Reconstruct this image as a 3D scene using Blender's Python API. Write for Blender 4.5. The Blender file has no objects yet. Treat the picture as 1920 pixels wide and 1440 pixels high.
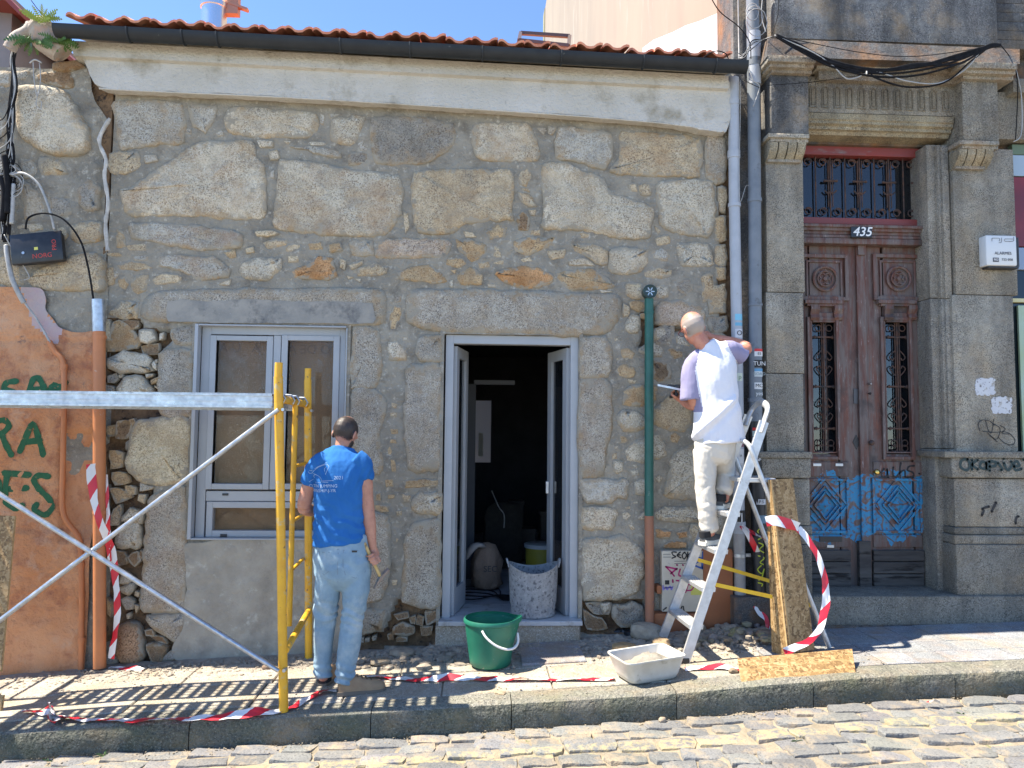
import bpy, bmesh, math, random
import numpy as np
from mathutils import Vector, Matrix, noise as mn
random.seed(7)
S = bpy.context.scene
COL = S.collection
R = math.radians
# ---------------------------------------------------------------- camera
CAM_LOC = np.array([0.0, -5.75, 1.66]); YAW, PITCH, ROLL, FPX = 2.8, 3.75, 0.55, 1400.0
def _basis(yaw, pitch, roll):
    y, p, r = math.radians(yaw), math.radians(pitch), math.radians(roll)
    fw = np.array([math.sin(y)*math.cos(p), math.cos(y)*math.cos(p), math.sin(p)])
    rt = np.cross(fw, [0, 0, 1]); rt /= np.linalg.norm(rt); up = np.cross(rt, fw)
    return rt*math.cos(r)+up*math.sin(r), -rt*math.sin(r)+up*math.cos(r), fw
RT, UP, FW = _basis(YAW, PITCH, ROLL)
cd = bpy.data.cameras.new('camera'); cam = bpy.data.objects.new('camera', cd); COL.objects.link(cam)
cd.sensor_fit = 'HORIZONTAL'; cd.sensor_width = 36.0; cd.lens = 36.0*FPX/1920.0
cd.clip_start = 0.05; cd.clip_end = 400
cam.matrix_world = Matrix(((RT[0], UP[0], -FW[0], CAM_LOC[0]), (RT[1], UP[1], -FW[1], CAM_LOC[1]), (RT[2], UP[2], -FW[2], CAM_LOC[2]), (0, 0, 0, 1)))
S.camera = cam
# ---------------------------------------------------------------- light
W = bpy.data.worlds.new('World'); S.world = W; W.use_nodes = True
wn = W.node_tree; wn.nodes.clear()
sky = wn.nodes.new('ShaderNodeTexSky'); sky.sky_type = 'NISHITA'; sky.sun_disc = False
SUN_EL = 60.0; SUN_AZ = 3.0
sx, sy, sz = -math.cos(R(SUN_EL))*math.cos(R(SUN_AZ)), math.cos(R(SUN_EL))*math.sin(R(SUN_AZ)), math.sin(R(SUN_EL))
sky.sun_elevation = R(SUN_EL); sky.sun_rotation = math.atan2(sx, sy)
sky.altitude = 3500; sky.air_density = 1.0; sky.dust_density = 0.1; sky.ozone_density = 5.0
bg = wn.nodes.new('ShaderNodeBackground'); bg.inputs['Strength'].default_value = 0.14
wo = wn.nodes.new('ShaderNodeOutputWorld')
wn.links.new(sky.outputs[0], bg.inputs[0]); wn.links.new(bg.outputs[0], wo.inputs[0])
sl = bpy.data.lights.new('sun', 'SUN'); sl.energy = 4.8; sl.angle = R(0.5); sl.color = (1.0, 0.92, 0.79)
sun = bpy.data.objects.new('sun', sl); COL.objects.link(sun); sun.location = (sx*30, sy*30, sz*30)
sun.rotation_euler = Vector((sx, sy, sz)).to_track_quat('Z', 'Y').to_euler()
S.view_settings.view_transform = 'Standard'; S.view_settings.look = 'None'
S.view_settings.exposure = 1.47; S.view_settings.gamma = 1.0; S.view_settings.use_curve_mapping = False
# ---------------------------------------------------------------- geometry helpers
def ray(px, py): return FW+RT*(px-960)/FPX-UP*(py-720)/FPX
def P(px, py, Y=0.0):
    """point of the vertical plane at depth Y seen in photo pixel px,py"""
    d = ray(px, py); t = (Y-CAM_LOC[1])/d[1]; q = CAM_LOC+d*t
    return (float(q[0]), float(q[1]), float(q[2]))
def G(px, py, Z):
    d = ray(px, py); t = (Z-CAM_LOC[2])/d[2]; q = CAM_LOC+d*t
    return (float(q[0]), float(q[1]), float(q[2]))
ZX = [-30, -8, -3.4, -2.1, -.75, .24, 1.13, 1.8, 2.5, 3.4, 4.3, 9, 30]
ZV = [-1.8, -.45, -.125, -.035, .02, .075, .12, .175, .22, .25, .28, .5, 1.6]
def zg(x): return float(np.interp(x, ZX, ZV))
def GP(px, py, off=0.0):
    """point on the sloping pavement under pixel px,py"""
    z = .05
    for _ in range(12):
        q = G(px, py, z+off); z = zg(q[0])
    return q
def fbm(x, y, z, s=1.0, o=3): return mn.fractal(Vector((x*s, y*s, z*s)), 1.0, 2.0, o)
def link(o, parent=None):
    COL.objects.link(o)
    if parent: o.parent = parent
    return o
def tag(o, label=None, cat=None, group=None, kind=None):
    if label: o['label'] = label
    if cat: o['category'] = cat
    if group: o['group'] = group
    if kind: o['kind'] = kind
    return o
def empty(name, loc, label=None, cat=None, group=None):
    o = bpy.data.objects.new(name, None); COL.objects.link(o); o.location = loc; o.empty_display_size = .1
    return tag(o, label, cat, group)
class MB:
    def __init__(s): s.v = []; s.f = []; s.mi = []; s.cur = 0
    def add(s, vs, fs):
        b = len(s.v); s.v += [tuple(map(float, q)) for q in vs]
        for f in fs: s.f.append(tuple(b+i for i in f)); s.mi.append(s.cur)
    def hexa(s, q):
        """q: 8 points, bottom 4 ccw then top 4"""
        s.add(q, [(0, 3, 2, 1), (4, 5, 6, 7), (0, 1, 5, 4), (1, 2, 6, 5), (2, 3, 7, 6), (3, 0, 4, 7)])
    def box(s, x0, x1, y0, y1, z0, z1, b=0.0):
        if x0 > x1: x0, x1 = x1, x0
        if y0 > y1: y0, y1 = y1, y0
        if z0 > z1: z0, z1 = z1, z0
        b = min(b, (x1-x0)*.45, (y1-y0)*.45, (z1-z0)*.45)
        if b <= 0:
            s.hexa([(x0, y0, z0), (x1, y0, z0), (x1, y1, z0), (x0, y1, z0), (x0, y0, z1), (x1, y0, z1), (x1, y1, z1), (x0, y1, z1)]); return
        bm = bmesh.new()
        bmesh.ops.create_cube(bm, size=1)
        for v in bm.verts: v.co = Vector(((x0+x1)/2+v.co.x*(x1-x0), (y0+y1)/2+v.co.y*(y1-y0), (z0+z1)/2+v.co.z*(z1-z0)))
        bmesh.ops.bevel(bm, geom=bm.edges[:], offset=b, segments=2, affect='EDGES', profile=.5)
        s.bm(bm); bm.free()
    def bm(s, bm):
        bm.verts.index_update(); s.add([v.co[:] for v in bm.verts], [tuple(v.index for v in f.verts) for f in bm.faces])
    def tube(s, pts, r, n=8, caps=True, flat=None):
        pts = [Vector(p) for p in pts]; m = len(pts)
        rr = list(r) if isinstance(r, (list, tuple)) else [r]*m
        T = []
        for i in range(m):
            a = pts[max(i-1, 0)]; b = pts[min(i+1, m-1)]; t = (b-a)
            T.append(t.normalized() if t.length > 1e-9 else Vector((0, 0, 1)))
        up = Vector((0, 0, 1)) if abs(T[0].z) < .9 else Vector((1, 0, 0))
        u = T[0].cross(up).normalized(); vs = []
        for i in range(m):
            u = (u-T[i]*u.dot(T[i])).normalized(); w = T[i].cross(u)
            for k in range(n):
                a = 2*math.pi*k/n; q = rr[i]
                vs.append(pts[i]+u*math.cos(a)*q+w*math.sin(a)*q*(flat or 1))
        fs = [(i*n+k, i*n+(k+1) % n, (i+1)*n+(k+1) % n, (i+1)*n+k) for i in range(m-1) for k in range(n)]
        if caps: fs += [tuple(range(n-1, -1, -1)), tuple((m-1)*n+k for k in range(n))]
        s.add(vs, fs)
    def bar(s, a, b, w, h, side=(0, 1, 0)):
        """rectangular bar from a to b, w along side, h across"""
        a, b = Vector(a), Vector(b); t = (b-a).normalized(); sd = Vector(side); sd = (sd-t*sd.dot(t)).normalized(); n = t.cross(sd)
        q = []
        for p in (a, b):
            q += [p-sd*w/2-n*h/2, p+sd*w/2-n*h/2, p+sd*w/2+n*h/2, p-sd*w/2+n*h/2]
        s.hexa(q)
    def lathe(s, prof, c=(0, 0, 0), n=24, sx=1, sy=1, closed=False):
        vs = []
        for r, z in prof:
            for k in range(n):
                a = 2*math.pi*k/n; vs.append((c[0]+r*sx*math.cos(a), c[1]+r*sy*math.sin(a), c[2]+z))
        m = len(prof)
        fs = [(i*n+k, i*n+(k+1) % n, (i+1)*n+(k+1) % n, (i+1)*n+k) for i in range(m-1) for k in range(n)]
        s.add(vs, fs)
    def prism(s, poly, y0, y1):
        """polygon of (x,z) extruded from y0 (front) to y1"""
        n = len(poly); vs = [(x, y0, z) for x, z in poly]+[(x, y1, z) for x, z in poly]
        s.add(vs, [tuple(range(n)), tuple(range(2*n-1, n-1, -1))]+[(i, n+i, n+(i+1) % n, (i+1) % n) for i in range(n)])
    def profx(s, prof, x0, x1):
        """closed profile of (y,z) swept along x"""
        n = len(prof); vs = [(x0, y, z) for y, z in prof]+[(x1, y, z) for y, z in prof]
        s.add(vs, [tuple(range(n)), tuple(range(2*n-1, n-1, -1))]+[(i, n+i, n+(i+1) % n, (i+1) % n) for i in range(n)])
    def build(s, name, mats, parent=None, smooth=False, recalc=True, origin=None):
        me = bpy.data.meshes.new(name)
        off = Vector(origin) if origin else None
        vs = s.v if off is None else [tuple(Vector(v)-off) for v in s.v]
        me.from_pydata(vs, [], s.f)
        mats = mats if isinstance(mats, (list, tuple)) else [mats]
        for m in mats: me.materials.append(m)
        if len(mats) > 1: me.polygons.foreach_set('material_index', s.mi)
        if recalc:
            bm = bmesh.new(); bm.from_mesh(me); bmesh.ops.recalc_face_normals(bm, faces=bm.faces); bm.to_mesh(me); bm.free()
        if smooth:
            me.polygons.foreach_set('use_smooth', [True]*len(me.polygons))
            if smooth != 'all': me.set_sharp_from_angle(angle=R(smooth if isinstance(smooth, (int, float)) and smooth > 1 else 40))
        me.update()
        o = bpy.data.objects.new(name, me); COL.objects.link(o)
        if off is not None: o.location = off
        if parent:
            o.parent = parent
            if parent.type == 'EMPTY' or parent.location.length > 0:
                pw = Vector((0, 0, 0)); p = parent
                while p: pw += p.location; p = p.parent
                o.location = (off if off is not None else Vector((0, 0, 0)))-pw
        return o
def bez(pts, n=8):
    """smooth polyline through points (Catmull-Rom)"""
    pts = [Vector(p) for p in pts]; out = []
    for i in range(len(pts)-1):
        p0 = pts[max(i-1, 0)]; p1 = pts[i]; p2 = pts[i+1]; p3 = pts[min(i+2, len(pts)-1)]
        for k in range(n):
            t = k/n
            out.append(.5*((2*p1)+(-p0+p2)*t+(2*p0-5*p1+4*p2-p3)*t*t+(-p0+3*p1-3*p2+p3)*t**3))
    out.append(pts[-1]); return out
# ---------------------------------------------------------------- materials
def _n(nt, t, **kw):
    n = nt.nodes.new(t)
    for k, v in kw.items():
        if k.startswith('i_'):
            key = k[2:]; key = int(key) if key.isdigit() else key
            n.inputs[key].default_value = v
        else: setattr(n, k, v)
    return n
def _noise(nt, vec, scale, detail=4, rough=.6):
    n = _n(nt, 'ShaderNodeTexNoise'); n.inputs['Scale'].default_value = scale; n.inputs['Detail'].default_value = detail
    n.inputs['Roughness'].default_value = rough; nt.links.new(vec, n.inputs['Vector']); return n.outputs[0]
def _ramp(nt, fac, p0, p1, c0=(0, 0, 0, 1), c1=(1, 1, 1, 1)):
    r = _n(nt, 'ShaderNodeValToRGB'); r.color_ramp.elements[0].position = p0; r.color_ramp.elements[1].position = p1
    r.color_ramp.elements[0].color = c0; r.color_ramp.elements[1].color = c1; nt.links.new(fac, r.inputs[0]); return r.outputs[0]
def _mix(nt, fac, a, b, mode='MIX'):
    m = _n(nt, 'ShaderNodeMix', data_type='RGBA', blend_type=mode)
    for sck, val in ((m.inputs[0], fac), (m.inputs[6], a), (m.inputs[7], b)):
        if isinstance(val, bpy.types.NodeSocket): nt.links.new(val, sck)
        elif isinstance(val, (int, float)): sck.default_value = val
        else: sck.default_value = (*val[:3], 1)
    return m.outputs[2]
def _math(nt, op, a, b=None):
    m = _n(nt, 'ShaderNodeMath', operation=op)
    for i, val in enumerate((a, b)):
        if val is None: continue
        if isinstance(val, bpy.types.NodeSocket): nt.links.new(val, m.inputs[i])
        else: m.inputs[i].default_value = val
    return m.outputs[0]
MATS = {}
def new_mat(name):
    m = bpy.data.materials.new(name); m.use_nodes = True; nt = m.node_tree; nt.nodes.clear()
    b = _n(nt, 'ShaderNodeBsdfPrincipled'); o = _n(nt, 'ShaderNodeOutputMaterial'); nt.links.new(b.outputs[0], o.inputs[0])
    g = _n(nt, 'ShaderNodeNewGeometry'); MATS[name] = m
    return m, nt, b, g.outputs['Position']
def _bump(nt, b, layers, vec):
    """layers: (scale, detail, distance in metres)"""
    h = None
    for sc, de, di in layers:
        n = _math(nt, 'MULTIPLY', _noise(nt, vec, sc, de), di); h = n if h is None else _math(nt, 'ADD', h, n)
    bu = _n(nt, 'ShaderNodeBump'); bu.inputs['Strength'].default_value = 1; bu.inputs['Distance'].default_value = 1
    nt.links.new(h, bu.inputs['Height']); nt.links.new(bu.outputs[0], b.inputs['Normal'])
def mat(name, c, c2=None, scale=6, rough=.7, metal=0.0, bump=None, spots=None, rr=None, stretch=None, spec=None, objc=False):
    """colour c..c2 by noise; spots=(colour, scale, lo, hi) adds patches; bump=list of layers"""
    m, nt, b, vec = new_mat(name)
    if stretch:
        mp = _n(nt, 'ShaderNodeVectorMath', operation='MULTIPLY'); mp.inputs[1].default_value = stretch; nt.links.new(vec, mp.inputs[0]); vec = mp.outputs[0]
    col = c
    if c2: col = _mix(nt, _ramp(nt, _noise(nt, vec, scale, 6), .35, .65), c, c2)
    for sp in (spots or []):
        col = _mix(nt, _ramp(nt, _noise(nt, vec, sp[1], 5, .65), sp[2], sp[3]), col, sp[0])
    if objc:
        oi = _n(nt, 'ShaderNodeObjectInfo'); col = _mix(nt, 1.0, col, oi.outputs['Color'], 'MULTIPLY')
    if isinstance(col, bpy.types.NodeSocket): nt.links.new(col, b.inputs['Base Color'])
    else: b.inputs['Base Color'].default_value = (*col[:3], 1)
    b.inputs['Roughness'].default_value = rough; b.inputs['Metallic'].default_value = metal
    if rr: nt.links.new(_ramp(nt, _noise(nt, vec, rr[0], 4), .3, .7, (rr[1],)*3+(1,), (rr[2],)*3+(1,)), b.inputs['Roughness'])
    if spec is not None: b.inputs['Specular IOR Level'].default_value = spec
    if bump: _bump(nt, b, bump, vec)
    return m
MORT = ((.27, .24, .185), (.37, .33, .255))
def granite(name, light, dark, speck, rust=(.28, .13, .04), bumpd=.006, scale=1.0, white=(.62, .6, .55), ochre=.45, smear=False, streak=0.0, streakc=(.02, .02, .02)):
    m, nt, b, vec = new_mat(name)
    base = _mix(nt, _ramp(nt, _noise(nt, vec, 5*scale, 5), .3, .7), light, dark)
    base = _mix(nt, _ramp(nt, _noise(nt, vec, 1.6*scale, 4), .45, .75), base, tuple(x*.72 for x in dark))
    base = _mix(nt, _math(nt, 'MULTIPLY', _ramp(nt, _noise(nt, vec, 24*scale, 5, .75), .45, .68), .55), base, tuple(x*.5 for x in dark))
    gate = _ramp(nt, _noise(nt, vec, 3.7*scale, 4, .6), .3, .62, (.25, .25, .25, 1), (1, 1, 1, 1))
    base = _mix(nt, _math(nt, 'MULTIPLY', _ramp(nt, _noise(nt, vec, 85*scale, 3, .75), .51, .58), gate), base, speck)
    base = _mix(nt, _math(nt, 'MULTIPLY', _ramp(nt, _noise(nt, vec, 105*scale, 2, .7), .58, .66), .8), base, white)
    base = _mix(nt, _math(nt, 'MULTIPLY', _ramp(nt, _noise(nt, vec, 3.1*scale, 5, .6), .5, .72), ochre), base, (.40, .27, .13))
    base = _mix(nt, _math(nt, 'MULTIPLY', _ramp(nt, _noise(nt, vec, 6.3*scale, 5, .6), .54, .7), ochre), base, (.2, .195, .18))
    oi = _n(nt, 'ShaderNodeObjectInfo')
    rn = _math(nt, 'MULTIPLY', _math(nt, 'MULTIPLY', _ramp(nt, _noise(nt, vec, 4.5, 6, .65), .44, .7), oi.outputs['Alpha']), .75)
    base = _mix(nt, 1.0, base, oi.outputs['Color'], 'MULTIPLY')
    base = _mix(nt, rn, base, rust)
    if smear:
        at = _n(nt, 'ShaderNodeAttribute', attribute_name='rim'); rim = at.outputs['Fac']
        e1 = _math(nt, 'ADD', rim, _math(nt, 'MULTIPLY', _math(nt, 'SUBTRACT', _noise(nt, vec, 8, 5, .65), .5), 3.6))
        base = _mix(nt, _math(nt, 'MULTIPLY', _ramp(nt, e1, .45, 1.15), .6), base, (.34, .235, .125))
        e2 = _math(nt, 'ADD', rim, _math(nt, 'MULTIPLY', _math(nt, 'SUBTRACT', _noise(nt, vec, 11, 6, .7), .5), 4.2))
        mc = _mix(nt, _ramp(nt, _noise(nt, vec, 4, 6), .35, .65), MORT[0], MORT[1])
        base = _mix(nt, _math(nt, 'MULTIPLY', _ramp(nt, e2, .72, .94), .88), base, mc)
    if streak:
        mp = _n(nt, 'ShaderNodeVectorMath', operation='MULTIPLY'); mp.inputs[1].default_value = (1, 1, .16); nt.links.new(vec, mp.inputs[0])
        sf = _math(nt, 'MULTIPLY', _ramp(nt, _noise(nt, mp.outputs[0], 5, 5, .6), .42, .68), streak); base = _mix(nt, sf, base, streakc)
    nt.links.new(base, b.inputs['Base Color']); b.inputs['Roughness'].default_value = .85
    _bump(nt, b, [(70*scale, 4, bumpd), (30*scale, 4, bumpd*1.6), (11*scale, 4, bumpd*3)], vec)
    return m
M_STONE = granite('wall granite', (.62, .56, .44), (.48, .425, .325), (.16, .13, .095), smear=True)
M_DRESS = granite('dressed granite', (.52, .465, .37), (.38, .335, .26), (.10, .085, .07), bumpd=.005, scale=1.25, smear=True)
M_DOORH = granite('weathered facade granite', (.44, .395, .32), (.31, .28, .225), (.08, .075, .06), ochre=.3, bumpd=.005, scale=1.2, white=(.6, .55, .46), streak=.42)
M_DARKG = granite('blackened granite', (.15, .148, .145), (.085, .085, .088), (.03, .03, .03), bumpd=.003, white=(.2, .2, .19), streak=.7)
M_MORTAR = mat('cement mortar', (.225, .203, .162), (.34, .305, .24), 4, .9, bump=[(9, 4, .035), (45, 5, .012)], spots=[((.17, .145, .11), 7, .52, .70), ((.47, .43, .35), 22, .56, .70)])
M_EARTH = mat('crumbling clay core', (.11, .065, .035), (.24, .15, .08), 9, .95, bump=[(18, 6, .03), (80, 4, .006)], spots=[((.03, .02, .015), 12, .55, .65)])
M_PLASTER = mat('grey white render', (.56, .53, .46), (.65, .62, .56), 3, .85, bump=[(55, 5, .02), (7, 3, .012)], spots=[((.34, .30, .22), 3.2, .54, .72), ((.22, .2, .16), 11, .66, .78)])
M_PLASTER2 = mat('smooth cement render', (.30, .27, .215), (.40, .365, .295), 5, .85, bump=[(8, 5, .02), (28, 5, .010)], spots=[((.18, .165, .14), 2.4, .52, .75), ((.46, .43, .36), 13, .58, .7)])
M_ORANGE = mat('orange painted render', (.54, .23, .095), (.60, .31, .16), 3, .85, bump=[(16, 6, .03), (60, 4, .006)], spots=[((.38, .15, .075), 7, .5, .68), ((.56, .36, .24), 4, .58, .74), ((.20, .12, .09), 9, .66, .76)])
M_LILAC = mat('faded lilac paint', (.46, .33, .33), (.42, .36, .34), 8, .85, bump=[(22, 5, .012)])
M_ORPIPE = mat('orange painted pipe', (.55, .2, .07), (.48, .18, .07), 6, .55, bump=[(40, 3, .001)], spots=[((.45, .36, .28), 16, .68, .72)])
M_GALV = mat('galvanised steel', (.55, .57, .60), (.38, .41, .44), 30, .38, .85, bump=[(60, 3, .0006)], rr=(14, .25, .5))
M_ALU = mat('scuffed aluminium', (.66, .66, .65), (.52, .52, .51), 20, .42, .55, bump=[(80, 3, .0005)], spots=[((.4, .38, .35), 25, .64, .72)])
M_YELLOW = mat('yellow painted steel', (.78, .42, .02), (.68, .34, .02), 10, .45, bump=[(60, 2, .0006)], spots=[((.52, .40, .2), 12, .58, .66), ((.22, .11, .05), 26, .64, .68)])
M_FRAME = mat('grey lacquered aluminium', (.34, .355, .365), (.38, .39, .40), 4, .4, spots=[((.42, .42, .40), 20, .66, .74)])
M_GUTTER = mat('dark green gutter', (.005, .008, .012), (.012, .016, .02), 8, .6, bump=[(30, 3, .001)], spots=[((.12, .12, .11), 20, .68, .75)])
M_TILE = mat('terracotta tile', (.66, .22, .11), (.72, .30, .17), 12, .75, bump=[(60, 4, .002)], spots=[((.30, .14, .10), 14, .62, .7)], objc=True)
M_PVC = mat('light grey pipe', (.42, .44, .47), (.36, .38, .41), 8, .45, spots=[((.28, .26, .22), 12, .64, .75)])
M_PVCD = mat('grey drain pipe', (.14, .16, .185), (.19, .21, .23), 8, .5, spots=[((.07, .07, .07), 10, .6, .72)])
M_BLACK = mat('black plastic', (.015, .015, .017), (.03, .03, .032), 10, .4)
M_CABLE = mat('black cable sheath', (.006, .006, .007), (.015, .015, .017), 20, .85, spec=.2)
M_CABLEW = mat('grey cable sheath', (.45, .44, .42), (.3, .3, .29), 20, .55)
M_GREENP = mat('dark green pipe paint', (.012, .09, .07), (.018, .12, .09), 8, .45, bump=[(40, 3, .001)], spots=[((.25, .3, .27), 24, .67, .71)])
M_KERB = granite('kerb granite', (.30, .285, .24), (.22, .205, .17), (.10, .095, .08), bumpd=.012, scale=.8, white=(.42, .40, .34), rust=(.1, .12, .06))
M_KERBF = granite('darker kerb face', (.17, .165, .13), (.12, .12, .095), (.05, .05, .04), bumpd=.014, scale=.8, white=(.26, .25, .2), rust=(.07, .09, .035))  # darker granite variant, set on the street-facing kerb polygons
M_SLAB = granite('pavement granite', (.43, .39, .32), (.36, .325, .265), (.18, .16, .13), bumpd=.003, scale=1.2, rust=(.40, .27, .15))
M_TILEP = granite('grey pavement tile', (.30, .31, .32), (.24, .25, .26), (.15, .155, .16), bumpd=.003, scale=1.3)
M_COB = granite('granite sett', (.27, .265, .25), (.19, .19, .185), (.11, .11, .11), bumpd=.006, scale=1.1, rust=(.36, .28, .17))
M_SAND = mat('sandy joint dirt', (.33, .27, .19), (.22, .185, .13), 7, .95, bump=[(50, 5, .01), (12, 4, .02)], spots=[((.12, .14, .05), 6, .64, .7)])
M_DIRT = mat('grey building dust', (.36, .315, .25), (.24, .21, .17), 8, .95, bump=[(60, 6, .012), (14, 4, .02)])
M_CHIP = mat('broken stone chips', (.36, .31, .24), (.24, .2, .155), 18, .9, bump=[(60, 4, .006)], objc=True)
M_WOODB = mat('brown cardboard', (.30, .185, .095), (.25, .155, .08), 3, .85, bump=[(140, 2, .0008)], stretch=(.2, 1, 1))
M_OSB = None
def osb():
    m, nt, b, vec = new_mat('oriented strand board')
    cols = []
    vecs = []
    for i, (rot, st) in enumerate((((.3, .2, .5), (1, 5, 5)), ((1.1, .3, .2), (5, 1, 5)), ((.2, 1.0, .8), (5, 5, 1)), ((.7, .7, 1.4), (1, 5, 4)))):
        mp = _n(nt, 'ShaderNodeMapping'); mp.inputs['Rotation'].default_value = rot; mp.inputs['Scale'].default_value = st
        nt.links.new(vec, mp.inputs['Vector'])
        v = _n(nt, 'ShaderNodeTexVoronoi'); v.inputs['Scale'].default_value = 9; nt.links.new(mp.outputs[0], v.inputs['Vector'])
        cols.append(v.outputs['Color'])
    f = _noise(nt, vec, 30, 2); a = _mix(nt, _ramp(nt, f, .46, .5), cols[0], cols[1]); f2 = _noise(nt, vec, 23, 2)
    c = _mix(nt, _ramp(nt, f2, .48, .52), cols[2], cols[3]); f3 = _noise(nt, vec, 41, 1); a = _mix(nt, _ramp(nt, f3, .47, .5), a, c)
    sep = _n(nt, 'ShaderNodeSeparateColor'); nt.links.new(a, sep.inputs[0])
    r = _n(nt, 'ShaderNodeValToRGB'); e = r.color_ramp.elements; e[0].position = 0; e[0].color = (.13, .07, .025, 1); e[1].position = 1; e[1].color = (.43, .29, .14, 1)
    e2 = e.new(.45); e2.color = (.29, .175, .065, 1); nt.links.new(sep.outputs[0], r.inputs[0]); nt.links.new(r.outputs[0], b.inputs['Base Color'])
    b.inputs['Roughness'].default_value = .6
    bu = _n(nt, 'ShaderNodeBump'); bu.inputs['Strength'].default_value = .5; bu.inputs['Distance'].default_value = .002
    nt.links.new(sep.outputs[1], bu.inputs['Height']); nt.links.new(bu.outputs[0], b.inputs['Normal'])
    return m
M_OSB = osb()
M_OSBEDGE = mat('board edge', (.56, .38, .18), (.40, .25, .1), 40, .8)
def glassy(name, tint=(.02, .02, .02), alpha=.35, dust=0.0):
    m, nt, b, vec = new_mat(name)
    b.inputs['Base Color'].default_value = (*tint, 1); b.inputs['Roughness'].default_value = .04
    b.inputs['Alpha'].default_value = alpha
    if dust:
        d = _math(nt, 'MAXIMUM', _ramp(nt, _noise(nt, vec, 130, 2, .6), .64, .70), _math(nt, 'MULTIPLY', _ramp(nt, _noise(nt, vec, 6, 5), .5, .75), .35)); nt.links.new(_math(nt, 'ADD', _math(nt, 'MULTIPLY', d, dust), alpha), b.inputs['Alpha'])
        nt.links.new(_mix(nt, d, tint, (.34, .27, .19)), b.inputs['Base Color'])
    b.inputs['Coat Weight'].default_value = .3; b.inputs['Specular IOR Level'].default_value = .8
    return m
M_GLASS = glassy('dusty window glass', (.06, .045, .03), .10, .5)
M_GLASSD = glassy('dark door glass', (.01, .012, .015), .8)
def tapemat(name):
    """red and white bands along the strip, from the UV map"""
    m, nt, b, vec = new_mat(name)
    uv = _n(nt, 'ShaderNodeUVMap'); sp = _n(nt, 'ShaderNodeSeparateXYZ'); nt.links.new(uv.outputs[0], sp.inputs[0])
    t = _math(nt, 'FRACT', _math(nt, 'ADD', _math(nt, 'MULTIPLY', sp.outputs[0], 1.0), _math(nt, 'MULTIPLY', sp.outputs[1], .35)))
    f = _math(nt, 'GREATER_THAN', t, .5)
    nt.links.new(_mix(nt, f, (.78, .76, .74), (.66, .02, .04)), b.inputs['Base Color']); b.inputs['Roughness'].default_value = .35
    b.inputs['Subsurface Weight'].default_value = 0
    return m
M_TAPE = tapemat('red and white barrier tape')
# traced stone outlines: (origin x, origin y, scale, [(colour tag, proud mm, points...)])
ST = []
def crop(ox, oy, s, rows):
    for r in rows.strip().split('\n'):
        t, h, rest = r.split(None, 2); n = [float(a) for a in rest.replace(',', ' ').split()]
        ST.append((t, float(h)/1000, [(ox+n[i]/s, oy+n[i+1]/s) for i in range(0, len(n), 2)]))
crop(200, 160, 3.2, """g 14 45,95 450,110 470,340 330,360 80,385 60,250
g 12 490,125 660,120 645,210 590,290 520,240
w 14 745,130 1000,140 1260,165 1265,290 1150,320 760,300 705,210
w 12 1340,215 1420,185 1550,185 1530,270 1480,365 1350,335
t 8 10,410 190,400 205,480 140,530 20,530
g 6 225,420 300,415 310,450 230,470
wr 20 490,370 620,330 870,330 900,430 950,480 965,700 950,800 780,810 480,790 170,795 110,760 80,640 160,600 350,470 420,430
gr 16 140,830 350,825 600,850 760,870 820,900 810,970 660,990 480,985 330,950 150,920
t 8 60,860 100,870 120,970 60,975
wr 22 1040,450 1250,460 1450,495 1740,535 1782,620 1765,770 1665,900 1400,905 1150,885 1000,855 1005,750 1020,600
w 8 900,335 1000,330 1000,370 920,370
w 8 970,400 1030,390 1045,440 980,450
w 5 1060,335 1110,335 1090,355
g 8 1090,370 1250,365 1400,400 1410,440 1300,425 1180,385
w 5 1210,340 1310,340 1320,360 1220,360
d 8 1460,400 1560,410 1560,470 1450,480
t 22 890,880 1000,870 1040,890 960,910 900,905
t 8 830,980 880,965 890,1000 840,1010
t 8 940,945 1010,920 1090,925 1080,960 960,985
t 9 1070,980 1120,945 1165,955 1150,995 1080,1005
o 10 1210,950 1290,935 1300,985 1220,990
o 10 1325,960 1400,940 1420,990 1340,1005
t 8 1090,1025 1160,1020 1150,1060 1090,1060
O 14 1110,1110 1180,1090 1270,1030 1360,1035 1380,1150 1330,1170 1130,1160
w 14 800,1080 900,1030 1050,1040 1050,1110 960,1175 830,1160 790,1120
gr 12 300,1030 450,1020 650,1030 750,1100 740,1150 560,1175 480,1130 310,1080
t 9 60,1080 170,1055 280,1095 180,1115 80,1110
g 6 155,1025 250,1020 250,1050 170,1055
t 8 70,1170 110,1140 135,1190 110,1230 75,1210
t 10 140,1190 200,1130 255,1140 240,1230 190,1255 150,1240
t 8 270,1165 350,1125 450,1150 440,1185 290,1200
w 6 665,1200 750,1160 740,1200
t 8 0,1100 40,1090 50,1190 10,1210
g 5 30,1140 60,1110 80,1130 50,1170
t 6 1400,1035 1440,1050 1430,1110 1400,1090
t 7 1450,1080 1540,1045 1540,1070 1470,1110
t 9 1500,1100 1620,1070 1690,1090 1680,1130 1580,1150 1510,1140
t 5 1440,1140 1480,1150 1450,1165
w 5 1490,1160 1530,1160 1520,1185
g 10 1455,940 1540,920 1600,935 1605,1020 1480,1020
o 8 700,1005 770,985 780,1030 740,1040
t 6 120,960 250,950 240,990 130,985
t 6 0,1005 80,1005 100,1025 10,1025
t 6 1780,750 1810,770 1815,850 1790,890
g 6 1285,165 1310,180 1300,240 1280,230
g 5 1330,170 1400,175 1340,200
g 6 1505,350 1540,320 1565,390 1520,395
g 6 650,285 690,265 710,300 670,310
g 6 475,260 510,260 510,295 480,290
gr 6 980,520 1005,510 1005,560 975,550""")
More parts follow.
